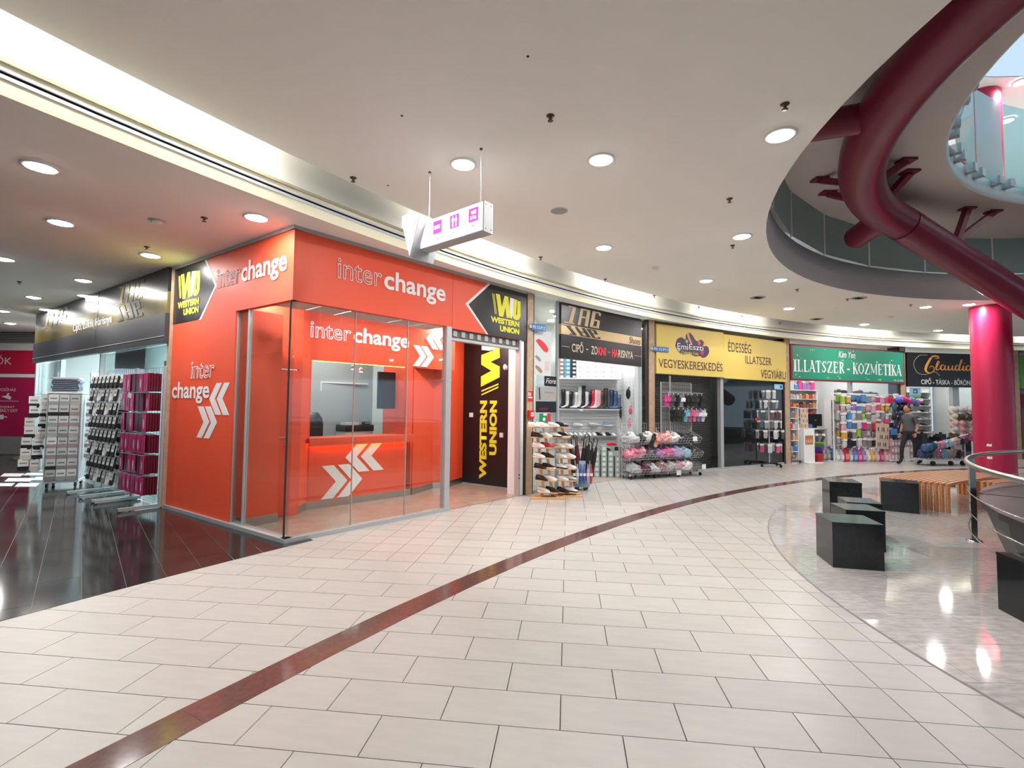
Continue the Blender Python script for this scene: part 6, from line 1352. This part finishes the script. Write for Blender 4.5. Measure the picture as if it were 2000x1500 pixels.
# slim white cabinet at the entrance
shelfunit('slim_cabinet', 'slim white shelf cabinet at the left edge of the cosmetics shop entrance', fG, .12, .05, .42, 1.66, .35, 5)
def goods(F, x0, x1, y, zs, hmax, grp, where, cols, n, cat='box', name='product_box', seed=1, depth=.10):
    random.seed(seed)
    for si, z in enumerate(zs):
        for k in range(n):
            c_, cn = random.choice(cols); w_ = (x1-x0)/n*.88; h_ = hmax*random.uniform(.55, .95)
            t = F.thing(name, '%s product %s, %s board, %s place' % (cn, where, ORD[si], ORD[k]), cat, x0+(x1-x0)*(k+.5)/n, y, z, grp)
            put('body', UBG, t, scale=(w_, depth, h_*.85), color=c_)
            put('cap', UB, t, (0, 0, h_*.85), scale=(w_*.7, depth*.7, h_*.15), color=tuple(v*.6 for v in c_) if (k+si) % 2 else WH)
WARMC = [PAL[1], PAL[4], ((.30, .12, .07), 'brown'), ((.5, .3, .2), 'tan'), PAL[7], ((.16, .05, .05), 'dark red'), PAL[12]]
goods(fG, .15, .51, .12, [.03, .35, .67, 1.0, 1.32], .24, 'goods in the slim white cabinet', 'in the slim white cabinet', WARMC+[PAL[2]], 4, seed=3)
pc = fG.thing('white_counter_end', 'white counter end panel with an orange product picture', 'counter', .62, -.05, 0); MB().box(0, .42, 0, .5, 0, 1.0).build('panel', WHITE, pc); b_ = MB().box(.05, .36, -.004, 0, .55, .82).build('picture', mat('picture_orange', (.45, .16, .05), .5), pc)
for k in range(4): put('bottle_print', UB, b_, (.10+.07*k, -.006, .60), scale=(.03, .002, .1), color=(.75, .55, .3))
MB().box(.0, .62, -.12, .0, .0, .03).build('foot_board', WHITE, pc)
cd_ = fG.thing('beige_display_card', 'tall beige card of small articles on the white counter end', 'display card', .55, .02, 1.0); MB().box(.03, .33, 0, .02, 0, .62).build('card', mat('beige_card', (.60, .48, .36), .6), cd_)
for r_ in range(4):
    for k in range(4): put('article', UB, cd_, (.07+.07*k, -.006, .06+.15*r_), scale=(.018, .01, .09), color=[(.3, .2, .15), (.6, .5, .4)][(r_+k) % 2])
wc = fG.thing('cash_counter', 'grey white counter with shelf of small goods below its top', 'counter', 1.05, .62, 0); MB().box(0, 1.35, 0, .5, .96, 1.0).build('top', WHITE, wc); MB().box(0, 1.35, .02, .5, .70, .72).build('shelf', WHITE, wc); MB().box(0, 1.35, .30, .34, 0, .96).build('front', mat('pale_grey'), wc); MB().box(1.31, 1.35, 0, .5, 0, .96).build('end_panel', WHITE, wc)
goods(fG, 1.1, 2.3, .72, [.72], .2, 'small goods under the counter top', 'under the cash counter top', [PAL[7], PAL[8], PAL[6], PAL[10]], 10, seed=8)
goods(fG, 1.1, 1.9, .78, [1.0], .16, 'small goods on the cash counter', 'on the cash counter', [PAL[0], PAL[3], PAL[7], PAL[9], PAL[2]], 6, seed=9)
t = fG.thing('computer_monitor', 'black flat monitor seen from behind on the cash counter', 'monitor', 2.12, .8, 1.0); MB().box(-.28, .28, 0, .05, .06, .45).build('housing', BLACK, t); MB().box(-.05, .05, .0, .08, .0, .1).build('stand', BLACK, t); MB().box(-.04, .04, -.003, 0, .24, .27).build('badge', ALU, t)
tall, zs_ = shelfunit('tall_product_shelf', 'tall white shelf wall of perfume and hair dye boxes in the cosmetics shop', fG, 2.55, 2.3, 1.5, 2.30, .3, 7)
goods(fG, 2.6, 4.0, 2.4, zs_, .27, 'boxes on the tall white shelf', 'on the tall white shelf', WARMC, 9, seed=4, depth=.14)
goods(fG, 2.6, 4.0, 2.4, [2.32], .36, 'boxes on top of the tall white shelf', 'on top of the tall white shelf', [PAL[1], PAL[9], PAL[7], PAL[0], PAL[2]], 7, seed=5)
s2, z2 = shelfunit('grey_side_shelf', 'white shelf behind the monitor in the cosmetics shop', fG, 4.2, 1.9, 1.2, 1.95, .3, 6); goods(fG, 4.25, 5.3, 2.0, z2[2:], .22, 'goods on the side shelf', 'on the side shelf behind the monitor', [PAL[7], PAL[3], PAL[6], PAL[4], PAL[8], PAL[5]], 8, seed=6)
hsh = fG.thing('high_glass_shelf', 'thin white shelf crossing above the hanging goods', 'shelf', 2.75, .55, 2.02); MB().box(0, 2.2, 0, .3, 0, .025).build('board', WHITE, hsh)
goods(fG, 2.85, 4.8, .68, [2.045], .24, 'dark boxes on the high shelf', 'on the high thin shelf', [((.35, .14, .12), 'dusty red'), PAL[6], PAL[8], ((.2, .2, .18), 'dark grey')], 8, seed=7)
# hanging goods wall
hg = fG.thing('hanging_goods_rack', 'wide wire rack hung with colourful toys, sponges and brushes', 'rack', 1.95, .05, 0)
mb = MB(); mesh_panel(mb, (0, 0, .35), (2.95, 0, 0), (0, 0, 1.75), 40, 24, .004); tag(mb.build('wires', mat('grid_grey'), hg), None, None, kind='stuff')
for x in (0, 1.45, 2.95): MB().bar((x, 0, 0), (x, 0, 2.12), .03).build('post', WHITE, hg); MB().bar((x, -.25, .02), (x, .2, .02), .03).build('foot', WHITE, hg)
MB().bar((0, -.02, 2.1), (2.95, -.02, 2.1), .025).build('top_bar', WHITE, hg)
random.seed(31)
zone = {0: [5, 4, 2, 11, 2, 8, 12, 0, 10, 1, 1, 3, 3, 7], 1: [10, 7, 9, 2, 8, 10, 10, 1, 4, 4, 3, 8, 9, 11], 2: [7, 2, 7, 8, 5, 8, 12, 7, 8, 7, 8, 7, 6, 6], 3: [10, 2, 11, 7, 0, 8, 1, 1, 8, 0, 6, 6, 11, 6], 4: [4, 6, 8, 5, 8, 7, 8, 10, 8, 0, 2, 6, 6, 11], 5: [7, 6, 6, 7, 8, 8, 6, 12, 6, 10, 6, 8, 6, 6]}
for r_ in range(6):
    for k in range(14):
        c_, cn = PAL[zone[r_][k]]; x = 1.95+.10+k*.21+random.uniform(-.02, .02); z = 2.06-r_*.27
        for d in range(2):
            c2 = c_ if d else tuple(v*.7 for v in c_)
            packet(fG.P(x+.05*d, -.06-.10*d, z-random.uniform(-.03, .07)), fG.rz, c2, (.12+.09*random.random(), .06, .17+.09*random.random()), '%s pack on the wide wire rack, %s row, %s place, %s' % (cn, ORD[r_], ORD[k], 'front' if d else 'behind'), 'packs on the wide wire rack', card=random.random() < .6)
t = fG.thing('article_board', 'large leaning beige board with rows of small articles', 'display board', 3.12, -.42, .42); MB().box(-.02, .52, 0, .02, 0, .78).build('board', mat('beige_card'), t); t.rotation_euler.y = .06
for r_ in range(3):
    for k in range(6): put('article', UB, t, (.05+.08*k, -.008, .08+.23*r_), scale=(.022, .012, .12), color=[(.25, .12, .1), (.6, .5, .4), (.02, .02, .02)][(r_+2*k) % 3])
for k, (c_, cn) in enumerate([((.60, .02, .16), 'magenta'), ((.55, .02, .13), 'dark pink'), ((.02, .22, .5), 'blue')]):
    packet(fG.P(3.78+.32*(k == 2), -.28, 1.32-.3*(k > 0)), fG.rz, c_, (.26, .03, .2), '%s flat folder hung right of the beige board, %s' % (cn, ['upper', 'lower', 'to the right'][k]), 'flat folders', card=False)
BTM = MB().lathe([(.0, 0), (.075, .0), (.085, .03), (.085, .16), (.05, .22), (.025, .24), (.025, .26)], seg=12).mesh('bottle_body', OCG); CAPM = MB().lathe([(.03, 0), (.03, .035), (0, .035)], seg=10).mesh('cap', OC); HND = MB().tube([(.04, 0, .20), (.085, 0, .21), (.09, 0, .13), (.07, 0, .10)], .010, 6).mesh('handle', OC)
def bottle(p, c_, s_, lab, grp, cap=WH):
    t = thing('detergent_bottle', lab, 'bottle', p, 0, grp); s3_ = (s_*.66, s_*.66, s_); put('bottle_body', BTM, t, scale=s3_, color=c_); put('cap', CAPM, t, (0, 0, .26*s_), scale=s3_, color=cap); put('handle', HND, t, scale=s3_, color=c_); put('bottle_label', UB, t, (0, -.086*s_*.66, .05*s_), scale=(.06*s_, .006, .09*s_), color=tuple(min(.8, v+.25) for v in c_)); return t
bcs = [7, 12, 7, 2, 7, 7, 1, 12, 2, 0, 9, 7, 4, 10, 0, 10, 7, 10]
for k, ci in enumerate(bcs):
    c_, cn = PAL[ci]; px = 1600+k*8.6; p = gnd(px, 899 if k < 4 else 901.5)
    bottle((p.x, p.y, .0), c_, 1.45 if k != 6 else 1.7, '%s detergent bottle on the floor, %s from the left of the row' % (cn, ORD[k] if k < 16 else ['seventeenth', 'eighteenth'][k-16]), 'detergent bottles on the floor', [WH, (.1, .15, .5), RD][k % 3])
for k, ci in enumerate([7, 7, 2, 7, 12, 10, 8, 7, 9, 10]):
    c_, cn = PAL[ci]; p = gnd(1606+k*9, 896); bottle((p.x, p.y+.1, .0), c_, 1.55, '%s detergent bottle in the second row on the floor, %s from the left' % (cn, ORD[k]), 'detergent bottles behind the front row', WH)
cr_ = fG.thing('pink_roll_stand', 'low white stand stacked with pink and white paper goods', 'stand', 3.72, -.48, 0); MB().box(0, 1.0, 0, .4, .03, .06).build('board', WHITE, cr_); MB().box(0, 1.0, .38, .4, .06, .7).build('back', WHITE, cr_)
for sx in (.05, .95): MB().cyl((sx-.01, .05, .02), (sx+.01, .05, .02), .02, 8).build('caster', BLACK, cr_)
for r_ in range(3):
    for k in range(7):
        c_, cn = [PAL[10], PAL[7], ((.55, .25, .32), 'pink'), ((.35, .33, .32), 'grey')][(r_*2+k*3) % 4]
        t = fG.thing('paper_goods_pack', '%s pack on the low white stand, %s layer up, %s from the left' % (cn, ORD[r_], ORD[k]), 'packet', 3.80+k*.14, -.34, .061+r_*.205, 'packs on the low white stand'); put('wrapping', UBG, t, scale=(.125, .2, .195), color=c_); put('print', UB, t, (0, -.101, .05), scale=(.07, .004, .08), color=WH)
p = gnd(1596, 903)
for k, (c_, cn, z) in enumerate([((.55, .02, .03), 'red', 0), ((.10, .08, .40), 'blue violet', .22), ((.22, .50, .04), 'lime green', .34)]):
    t = thing('plastic_bucket', '%s plastic bucket in the stack before the cash counter' % cn, 'bucket', (p.x, p.y, z), 0, 'stacked plastic buckets'); put('bucket', MB().lathe([(0, .01), (.14, .0), (.19, .26), (.20, .26), (.20, .28), (.185, .28), (.135, .02)], seg=20).mesh('bucket', OCG), t, color=c_); put('bucket_handle', MB().tube([(.19*math.cos(a_), .19*math.sin(a_)*.3-.12, .26-.10*math.sin(a_)) for a_ in [PI*i/10 for i in range(11)]], .004, 5).mesh('bucket_handle', OC), t, color=WH)
for k in range(5):
    t = thing('brush_set', 'small dark household article sticking out of the buckets, %s from the left' % ORD[k], 'article', (p.x-.14+.07*k, p.y+.02*(k % 2), .6), 0, 'articles in the buckets'); put('body', UBG, t, (0, 0, 0), (0, .2*(k-2), 0), (.05, .05, .2), color=[(.03, .03, .03), WH, (.1, .06, .15), GY, (.05, .05, .05)][k]); put('tip', UB, t, (.03*(k-2), 0, .2), (0, .2*(k-2), 0), (.06, .06, .06), color=[WH, (.3, .3, .3)][k % 2])
# floats and hats right of the rack
random.seed(8)
for k, (c_, cn) in enumerate([((.08, .1, .5), 'blue'), ((.62, .02, .22), 'bright pink'), ((.60, .03, .25), 'magenta'), ((.10, .25, .5), 'sea blue'), ((.28, .12, .4), 'violet')]):
    t = fG.thing('inflatable_ring', '%s inflatable toy lying on top of the rack above the walking man' % cn, 'toy', 4.35+.17*k, -.3, 1.82+.03*(k % 2), 'inflatable toys'); put('body', UBAG, t, (0, 0, 0), (0, .3*k, 0), (.30, .22, .20), color=c_); put('valve', UB, t, (0, -.1, .12), scale=(.02, .03, .02), color=WH)
for r_ in range(5):
    for k in range(4):
        c_, cn = [PAL[11], PAL[6], ((.02, .02, .05), 'midnight blue'), PAL[6]][(r_+k) % 4]
        t = fG.thing('dark_bag', '%s bag hung behind the walking man, %s row, %s place' % (cn, ORD[r_], ORD[k]), 'bag', 4.25+k*.2, -.22, 1.60-r_*.33, 'dark hanging bags'); put('body', UBAG, t, scale=(.2, .14, .28), color=c_); put('handle', UB, t, (0, 0, .26), scale=(.02, .02, .08), color=c_); put('tag', UB, t, (.03, -.07, .12), scale=(.03, .002, .04), color=WH)
t = fG.thing('low_back_rack', 'low grid frame holding the dark hanging bags', 'rack', 4.1, -.1, 0); MB().bar((0, 0, 0), (0, 0, 1.95), .025).bar((.9, 0, 0), (.9, 0, 1.95), .025).build('post', ALU, t); MB().bar((0, 0, 1.95), (.9, 0, 1.95), .025).build('top_bar', WHITE, t)

# ================================================================== SHOE AND BAG SHOP
s3, z3 = shelfunit('dark_shoe_shelf', 'white shelf wall with rows of dark shoes in the bag shop', fK, 1.2, 2.2, 2.4, 2.3, .35, 9)
for si, z in enumerate(z3):
    for k in range(8):
        shoe(fK.P(1.35+k*.29, 2.32, z), fK.rz-1.2+.4*(k % 2), BK if (si+k) % 6 else WH, BK if (si*k) % 3 else WH, 'dark shoe on the bag shop shelves, %s board, %s place' % (ORD[si], ORD[k]), 'shoes on the bag shop shelves', .95)
s4, z4 = shelfunit('left_shoe_shelf', 'stepped white shoe shelf at the left of the bag shop', fK, .25, 1.0, .95, 1.9, .4, 7)
for si, z in enumerate(z4):
    for k in range(4): shoe(fK.P(.38+k*.23, 1.12, z), fK.rz-1.2, BK if si != 3 else WH, BK if si % 2 else WH, 'shoe on the left stepped shelf, %s board, %s place' % (ORD[si], ORD[k]), 'shoes on the left stepped shelf', .95)
for k in range(7):
    t = fK.thing('shoe_box', 'white shoe box on top of the bag shop shelves, %s from the left' % ORD[k], 'box', 1.4+k*.33, 2.38, 2.302, 'boxes on the bag shop shelves'); put('carton', UB, t, scale=(.3, .3, .1), color=WH); put('lid', UB, t, (0, 0, .1), scale=(.305, .305, .03), color=(.7, .7, .7))
t = fK.thing('sewing_poster', 'pale blue and green poster with a sewing machine, high at the left', 'poster', .25, -.04, 0); b_ = MB().box(0, .42, -.004, 0, 2.10, 2.34).build('sheet', mat('poster_sky', (.28, .48, .62), .5), t); MB().box(0, .42, -.0045, 0, 2.02, 2.10).build('lower_band', mat('poster_green', (.16, .40, .08), .5), t); MB().box(.12, .30, -.007, -.004, 2.16, 2.19).box(.25, .29, -.007, -.004, 2.19, 2.29).box(.13, .29, -.007, -.004, 2.26, 2.30).box(.13, .16, -.007, -.004, 2.2, 2.27).build('machine_picture', mat('sticker_dark'), b_)
MB().box(-.05, .50, -.004, 0, 1.90, 2.0).build('price_strip', WHITE, t)
t = fK.thing('blue_bag', 'blue violet bag hung high inside the bag shop', 'bag', 1.30, 1.95, 1.95); put('body', UBAG, t, scale=(.3, .15, .22), color=(.05, .05, .25)); put('handle', UB, t, (0, 0, .2), scale=(.15, .02, .06), color=BK)
hr = fK.thing('hat_rack', 'post rack of sun hats and caps before the bag shop', 'rack', 1.9, -.35, 0)
MB().cyl((0, 0, .0), (0, 0, 1.75), .02, 10).build('post', ALU, hr); MB().lathe([(.25, 0), (.25, .03), (0, .04)], seg=20).build('foot', BLACK, hr)
HATC = MB().lathe([(0, .12), (.06, .115), (.085, .08), (.09, .02)], seg=16).mesh('crown', OCM); HATB = MB().lathe([(.09, .02), (.15, .0), (.17, -.01), (.15, -.006), (.09, .012)], seg=16).mesh('brim', OCM)
HP = [((.55, .50, .42), 'cream'), ((.50, .48, .45), 'pale grey'), ((.48, .50, .55), 'light blue grey'), ((.60, .42, .38), 'pale pink'), ((.62, .30, .30), 'salmon'), ((.50, .35, .33), 'dusty pink'), ((.08, .05, .04), 'dark brown'), ((.35, .33, .30), 'grey'), ((.05, .2, .35), 'blue'), ((.5, .08, .2), 'raspberry')]
for r_ in range(5):
    for k in range(5):
        c_, cn = HP[[[0, 1, 2, 3, 2], [0, 6, 7, 6, 1], [3, 4, 4, 7, 7], [1, 4, 5, 5, 8], [6, 5, 9, 9, 6]][r_][k]]
        p = fK.P(1.45+k*.17, -.42-.05*(k % 2), 1.62-r_*.21)
        t = thing('sun_hat', '%s hat on the hat rack, %s row down, %s from the left' % (cn, ORD[r_], ORD[k]), 'hat', p, 0, 'hats on the hat rack'); t.rotation_euler = (1.0, .2*(k-2), fK.rz); put('crown', HATC, t, color=c_); put('brim', HATB, t, color=c_)
    MB().bar((-.5, -.03, 1.62-r_*.21), (.4, -.03, 1.62-r_*.21), .01).build('hook_bar', ALU, hr)
tg = gnd(1838, 908); tr_ = thing('display_trolley', 'low flat wheeled trolley with hung clothes and bags before the bag shop', 'trolley', (tg.x, tg.y, 0), fK.rz)
fT = Frame((tg.x, tg.y), (tg.x+math.cos(fK.rz), tg.y+math.sin(fK.rz)))
MB().box(-.75, .70, -.25, .25, .15, .19).build('platform', ALU, tr_)
for sx in (-.5, .1, .5): MB().cyl((sx-.02, -.2, .07), (sx+.02, -.2, .07), .07, 12).build('wheel', BLACK, tr_)
MB().bar((-.3, -.1, .62), (.85, -.1, .92), .02).build('sloping_bar', WHITE, tr_); MB().bar((-.3, -.1, .19), (-.3, -.1, .62), .02).bar((.6, -.1, .19), (.6, -.1, .85), .02).build('upright', ALU, tr_)
TC = [((.06, .10, .25), 'blue'), ((.03, .12, .22), 'dark teal'), ((.02, .03, .10), 'navy'), ((.25, .25, .25), 'clear grey'), ((.70, .15, .28), 'pink'), ((.15, .42, .6), 'light blue'), ((.4, .4, .4), 'grey'), ((.45, .42, .42), 'pale grey'), ((.45, .22, .26), 'dusty pink'), (BK, 'black'), ((.12, .03, .06), 'plum')]
for k, (c_, cn) in enumerate(TC):
    for d in range(2):
        t = fT.thing('hanging_bag', '%s article on the low flat trolley, %s from the left, %s' % (cn, ORD[k], 'hung' if d else 'standing'), 'bag', -.68+k*.13, -.16+.12*(1-d), .40+.022*k if d else .191, 'articles on the trolley'); put('body', CRUMP[k % 6], t, (0, 0, 0), (0, .15*(k % 3-1), 0), (.17, .16, .24 if d else .28), color=c_ if d else tuple(v*.6 for v in c_)); put('tag', UB, t, (0, -.07, .14), scale=(.03, .002, .04), color=WH)
t = fK.thing('pink_cloth', 'bright pink article at the trolley end beside the red column', 'article', 2.3, -.55, .55); put('body', UBAG, t, (0, 0, 0), (0, .3, 0), (.35, .2, .1), color=(.7, .03, .2)); put('tag', UB, t, (0, -.1, .05), scale=(.03, .002, .03), color=WH)
fcs = Frame((12.55, 14.9), (13.5, 15.1)); 
for k in range(10):
    t = fK.thing('black_suitcase', 'black bag in the low row under the bag shop shelves, %s from the left' % ORD[k], 'bag', .5+k*.24, .25, .0045, 'black bags on the shop floor'); put('body', UBG, t, scale=(.21, .2, .62+.1*(k % 3)), color=[BK, (.02, .02, .05), (.05, .05, .05), (.3, .02, .03)][(k*k) % 4 if k == 4 else k % 3]); put('handle', UB, t, (0, 0, .62+.1*(k % 3)), scale=(.1, .02, .06), color=BK)
t = fK.thing('white_panel_bag', 'white carrier bag with a dark stripe standing behind the walking man', 'bag', -.55, -.55, 0); put('body', UB, t, (0, 0, 0), (0, -.12, 0), (.36, .08, .42), color=WH); put('stripe', UB, t, (-.05, -.042, .0), (0, -.12, 0), (.02, .004, .42), color=BK)
# ================================================================== WALKING MAN
def skin(name, pts, edges, radii, m_, parent, sub=2):
    me = bpy.data.meshes.new(name); me.from_pydata(pts, edges, []); o = bpy.data.objects.new(name, me); COL.objects.link(o)
    sk = o.modifiers.new('s', 'SKIN'); sk.use_smooth_shade = True
    if not me.skin_vertices: me.attributes
    bpy.context.view_layer.objects.active = o
    for i, r in enumerate(radii):
        v = me.skin_vertices[0].data[i]; v.radius = r if isinstance(r, tuple) else (r, r); v.use_root = (i == 0)
    sb = o.modifiers.new('b', 'SUBSURF'); sb.levels = sub; sb.render_levels = sub
    bpy.context.view_layer.update()
    nm = bpy.data.meshes.new_from_object(o.evaluated_get(bpy.context.evaluated_depsgraph_get())); bpy.data.objects.remove(o)
    nm.materials.clear(); nm.materials.append(m_)
    return put(name, nm, parent)
TEE = mat('grey_shirt', (.085, .085, .10), .9); TROU = mat('dark_trousers', (.022, .020, .024), .9)
mp_ = Vector((11.95, 14.75, 0))
man = thing('person', 'man walking left in a grey T-shirt and dark trousers before the cosmetics shop', 'person', mp_, PI+.25)
# local: +x is the way he walks
sc_ = 1.0
body = skin('body', [(0, 0, .96), (.01, 0, 1.12), (.02, 0, 1.30), (.03, 0, 1.42), (.05, 0, 1.50), (.07, 0, 1.56),
     (.02, .16, 1.41), (-.06, .20, 1.16), (.02, .19, .95), (.02, -.16, 1.41), (-.02, -.22, 1.16), (.08, -.21, .94),
     (.0, .09, .90), (-.10, .09, .50), (-.30, .09, .12), (-.22, .09, .055), (-.14, .09, .04),
     (.02, -.09, .90), (.20, -.09, .50), (.24, -.09, .10), (.32, -.09, .045), (.40, -.09, .03)],
     [(0, 1), (1, 2), (2, 3), (3, 4), (4, 5), (3, 6), (6, 7), (7, 8), (3, 9), (9, 10), (10, 11), (0, 12), (12, 13), (13, 14), (14, 15), (15, 16), (0, 17), (17, 18), (18, 19), (19, 20), (20, 21)],
     [(.14, .17), (.13, .16), (.13, .17), (.09, .13), .055, .05, .062, .045, .035, .062, .045, .035, .095, .062, .045, .045, .035, .095, .062, .045, .045, .035], SKIN, man)
import bmesh
bm_ = bmesh.new(); bm_.from_mesh(body.data)
for z_ in (.085, .98, 1.20, 1.485): bmesh.ops.bisect_plane(bm_, geom=bm_.verts[:]+bm_.edges[:]+bm_.faces[:], plane_co=(0, 0, z_), plane_no=(0, 0, 1))
bm_.to_mesh(body.data); bm_.free()
me = body.data; me.materials.append(TEE); me.materials.append(TROU); me.materials.append(BLACK)
for pg in me.polygons:
    c = pg.center
    arm = abs(c.y) > .155 and c.z < 1.25 and c.z > .85
    if c.z < .085: pg.material_index = 3
    elif c.z < .98 and not (abs(c.y) > .165 and c.z > .85): pg.material_index = 2
    elif c.z < 1.485 and not (arm and c.z < 1.20): pg.material_index = 1
hd_ = MB().ball((0, 0, 0), .098, .078, .118, 16, 12).build('head', SKIN, man, (.085, 0, 1.64))
MB().ball((.105, 0, -.01), .018, .014, .022, 8, 6).build('nose', SKIN, hd_); MB().ball((.088, .03, .015), .010, .012, .008, 8, 5).ball((.088, -.03, .015), .010, .012, .008, 8, 5).build('eyes', BLACK, hd_); MB().ball((.088, 0, -.05), .010, .026, .006, 8, 5).build('mouth', mat('lip', (.3, .1, .09), .6), hd_)
for s_ in (-1, 1): MB().ball((-.005, s_*.078, .0), .018, .010, .03, 8, 6).build('ear', SKIN, hd_)
MB().ball((-.018, 0, .03), .095, .084, .105, 14, 10).build('hair', mat('grey_hair', (.04, .035, .03), .8), hd_)
for nm, (hx, hy, hz) in (('left', (.035, .19, .93)), ('right', (.10, -.21, .92))):
    P0 = [(0, 0, 0), (.01, 0, -.05), (.012, 0, -.085)]
    hnd = skin('hand', P0, [(0, 1), (1, 2)], [(.03, .022), (.04, .02), (.036, .016)], SKIN, man, 1); hnd.location = (hx, hy, hz)
    for f in range(4):
        yy = -.03+.02*f; L_ = [.06, .072, .068, .052][f]
        o = MB().tube([(.012, yy, -.075), (.02, yy*1.05, -.075-L_*.5), (.038, yy*1.05, -.075-L_*.9)], .009, 6, radii=[.010, .009, .006]).build('finger', SKIN, hnd)
    MB().tube([(.01, -.035, -.03), (.03, -.055, -.06), (.045, -.05, -.09)], .01, 6, radii=[.012, .010, .007]).build('thumb', SKIN, hnd)
MB().tube([(.026*math.cos(a_)+.05, -.21+.034*math.sin(a_), 1.0) for a_ in [2*PI*i/12 for i in range(12)]], .008, 6, closed=True).build('wristwatch', CHROME, man)
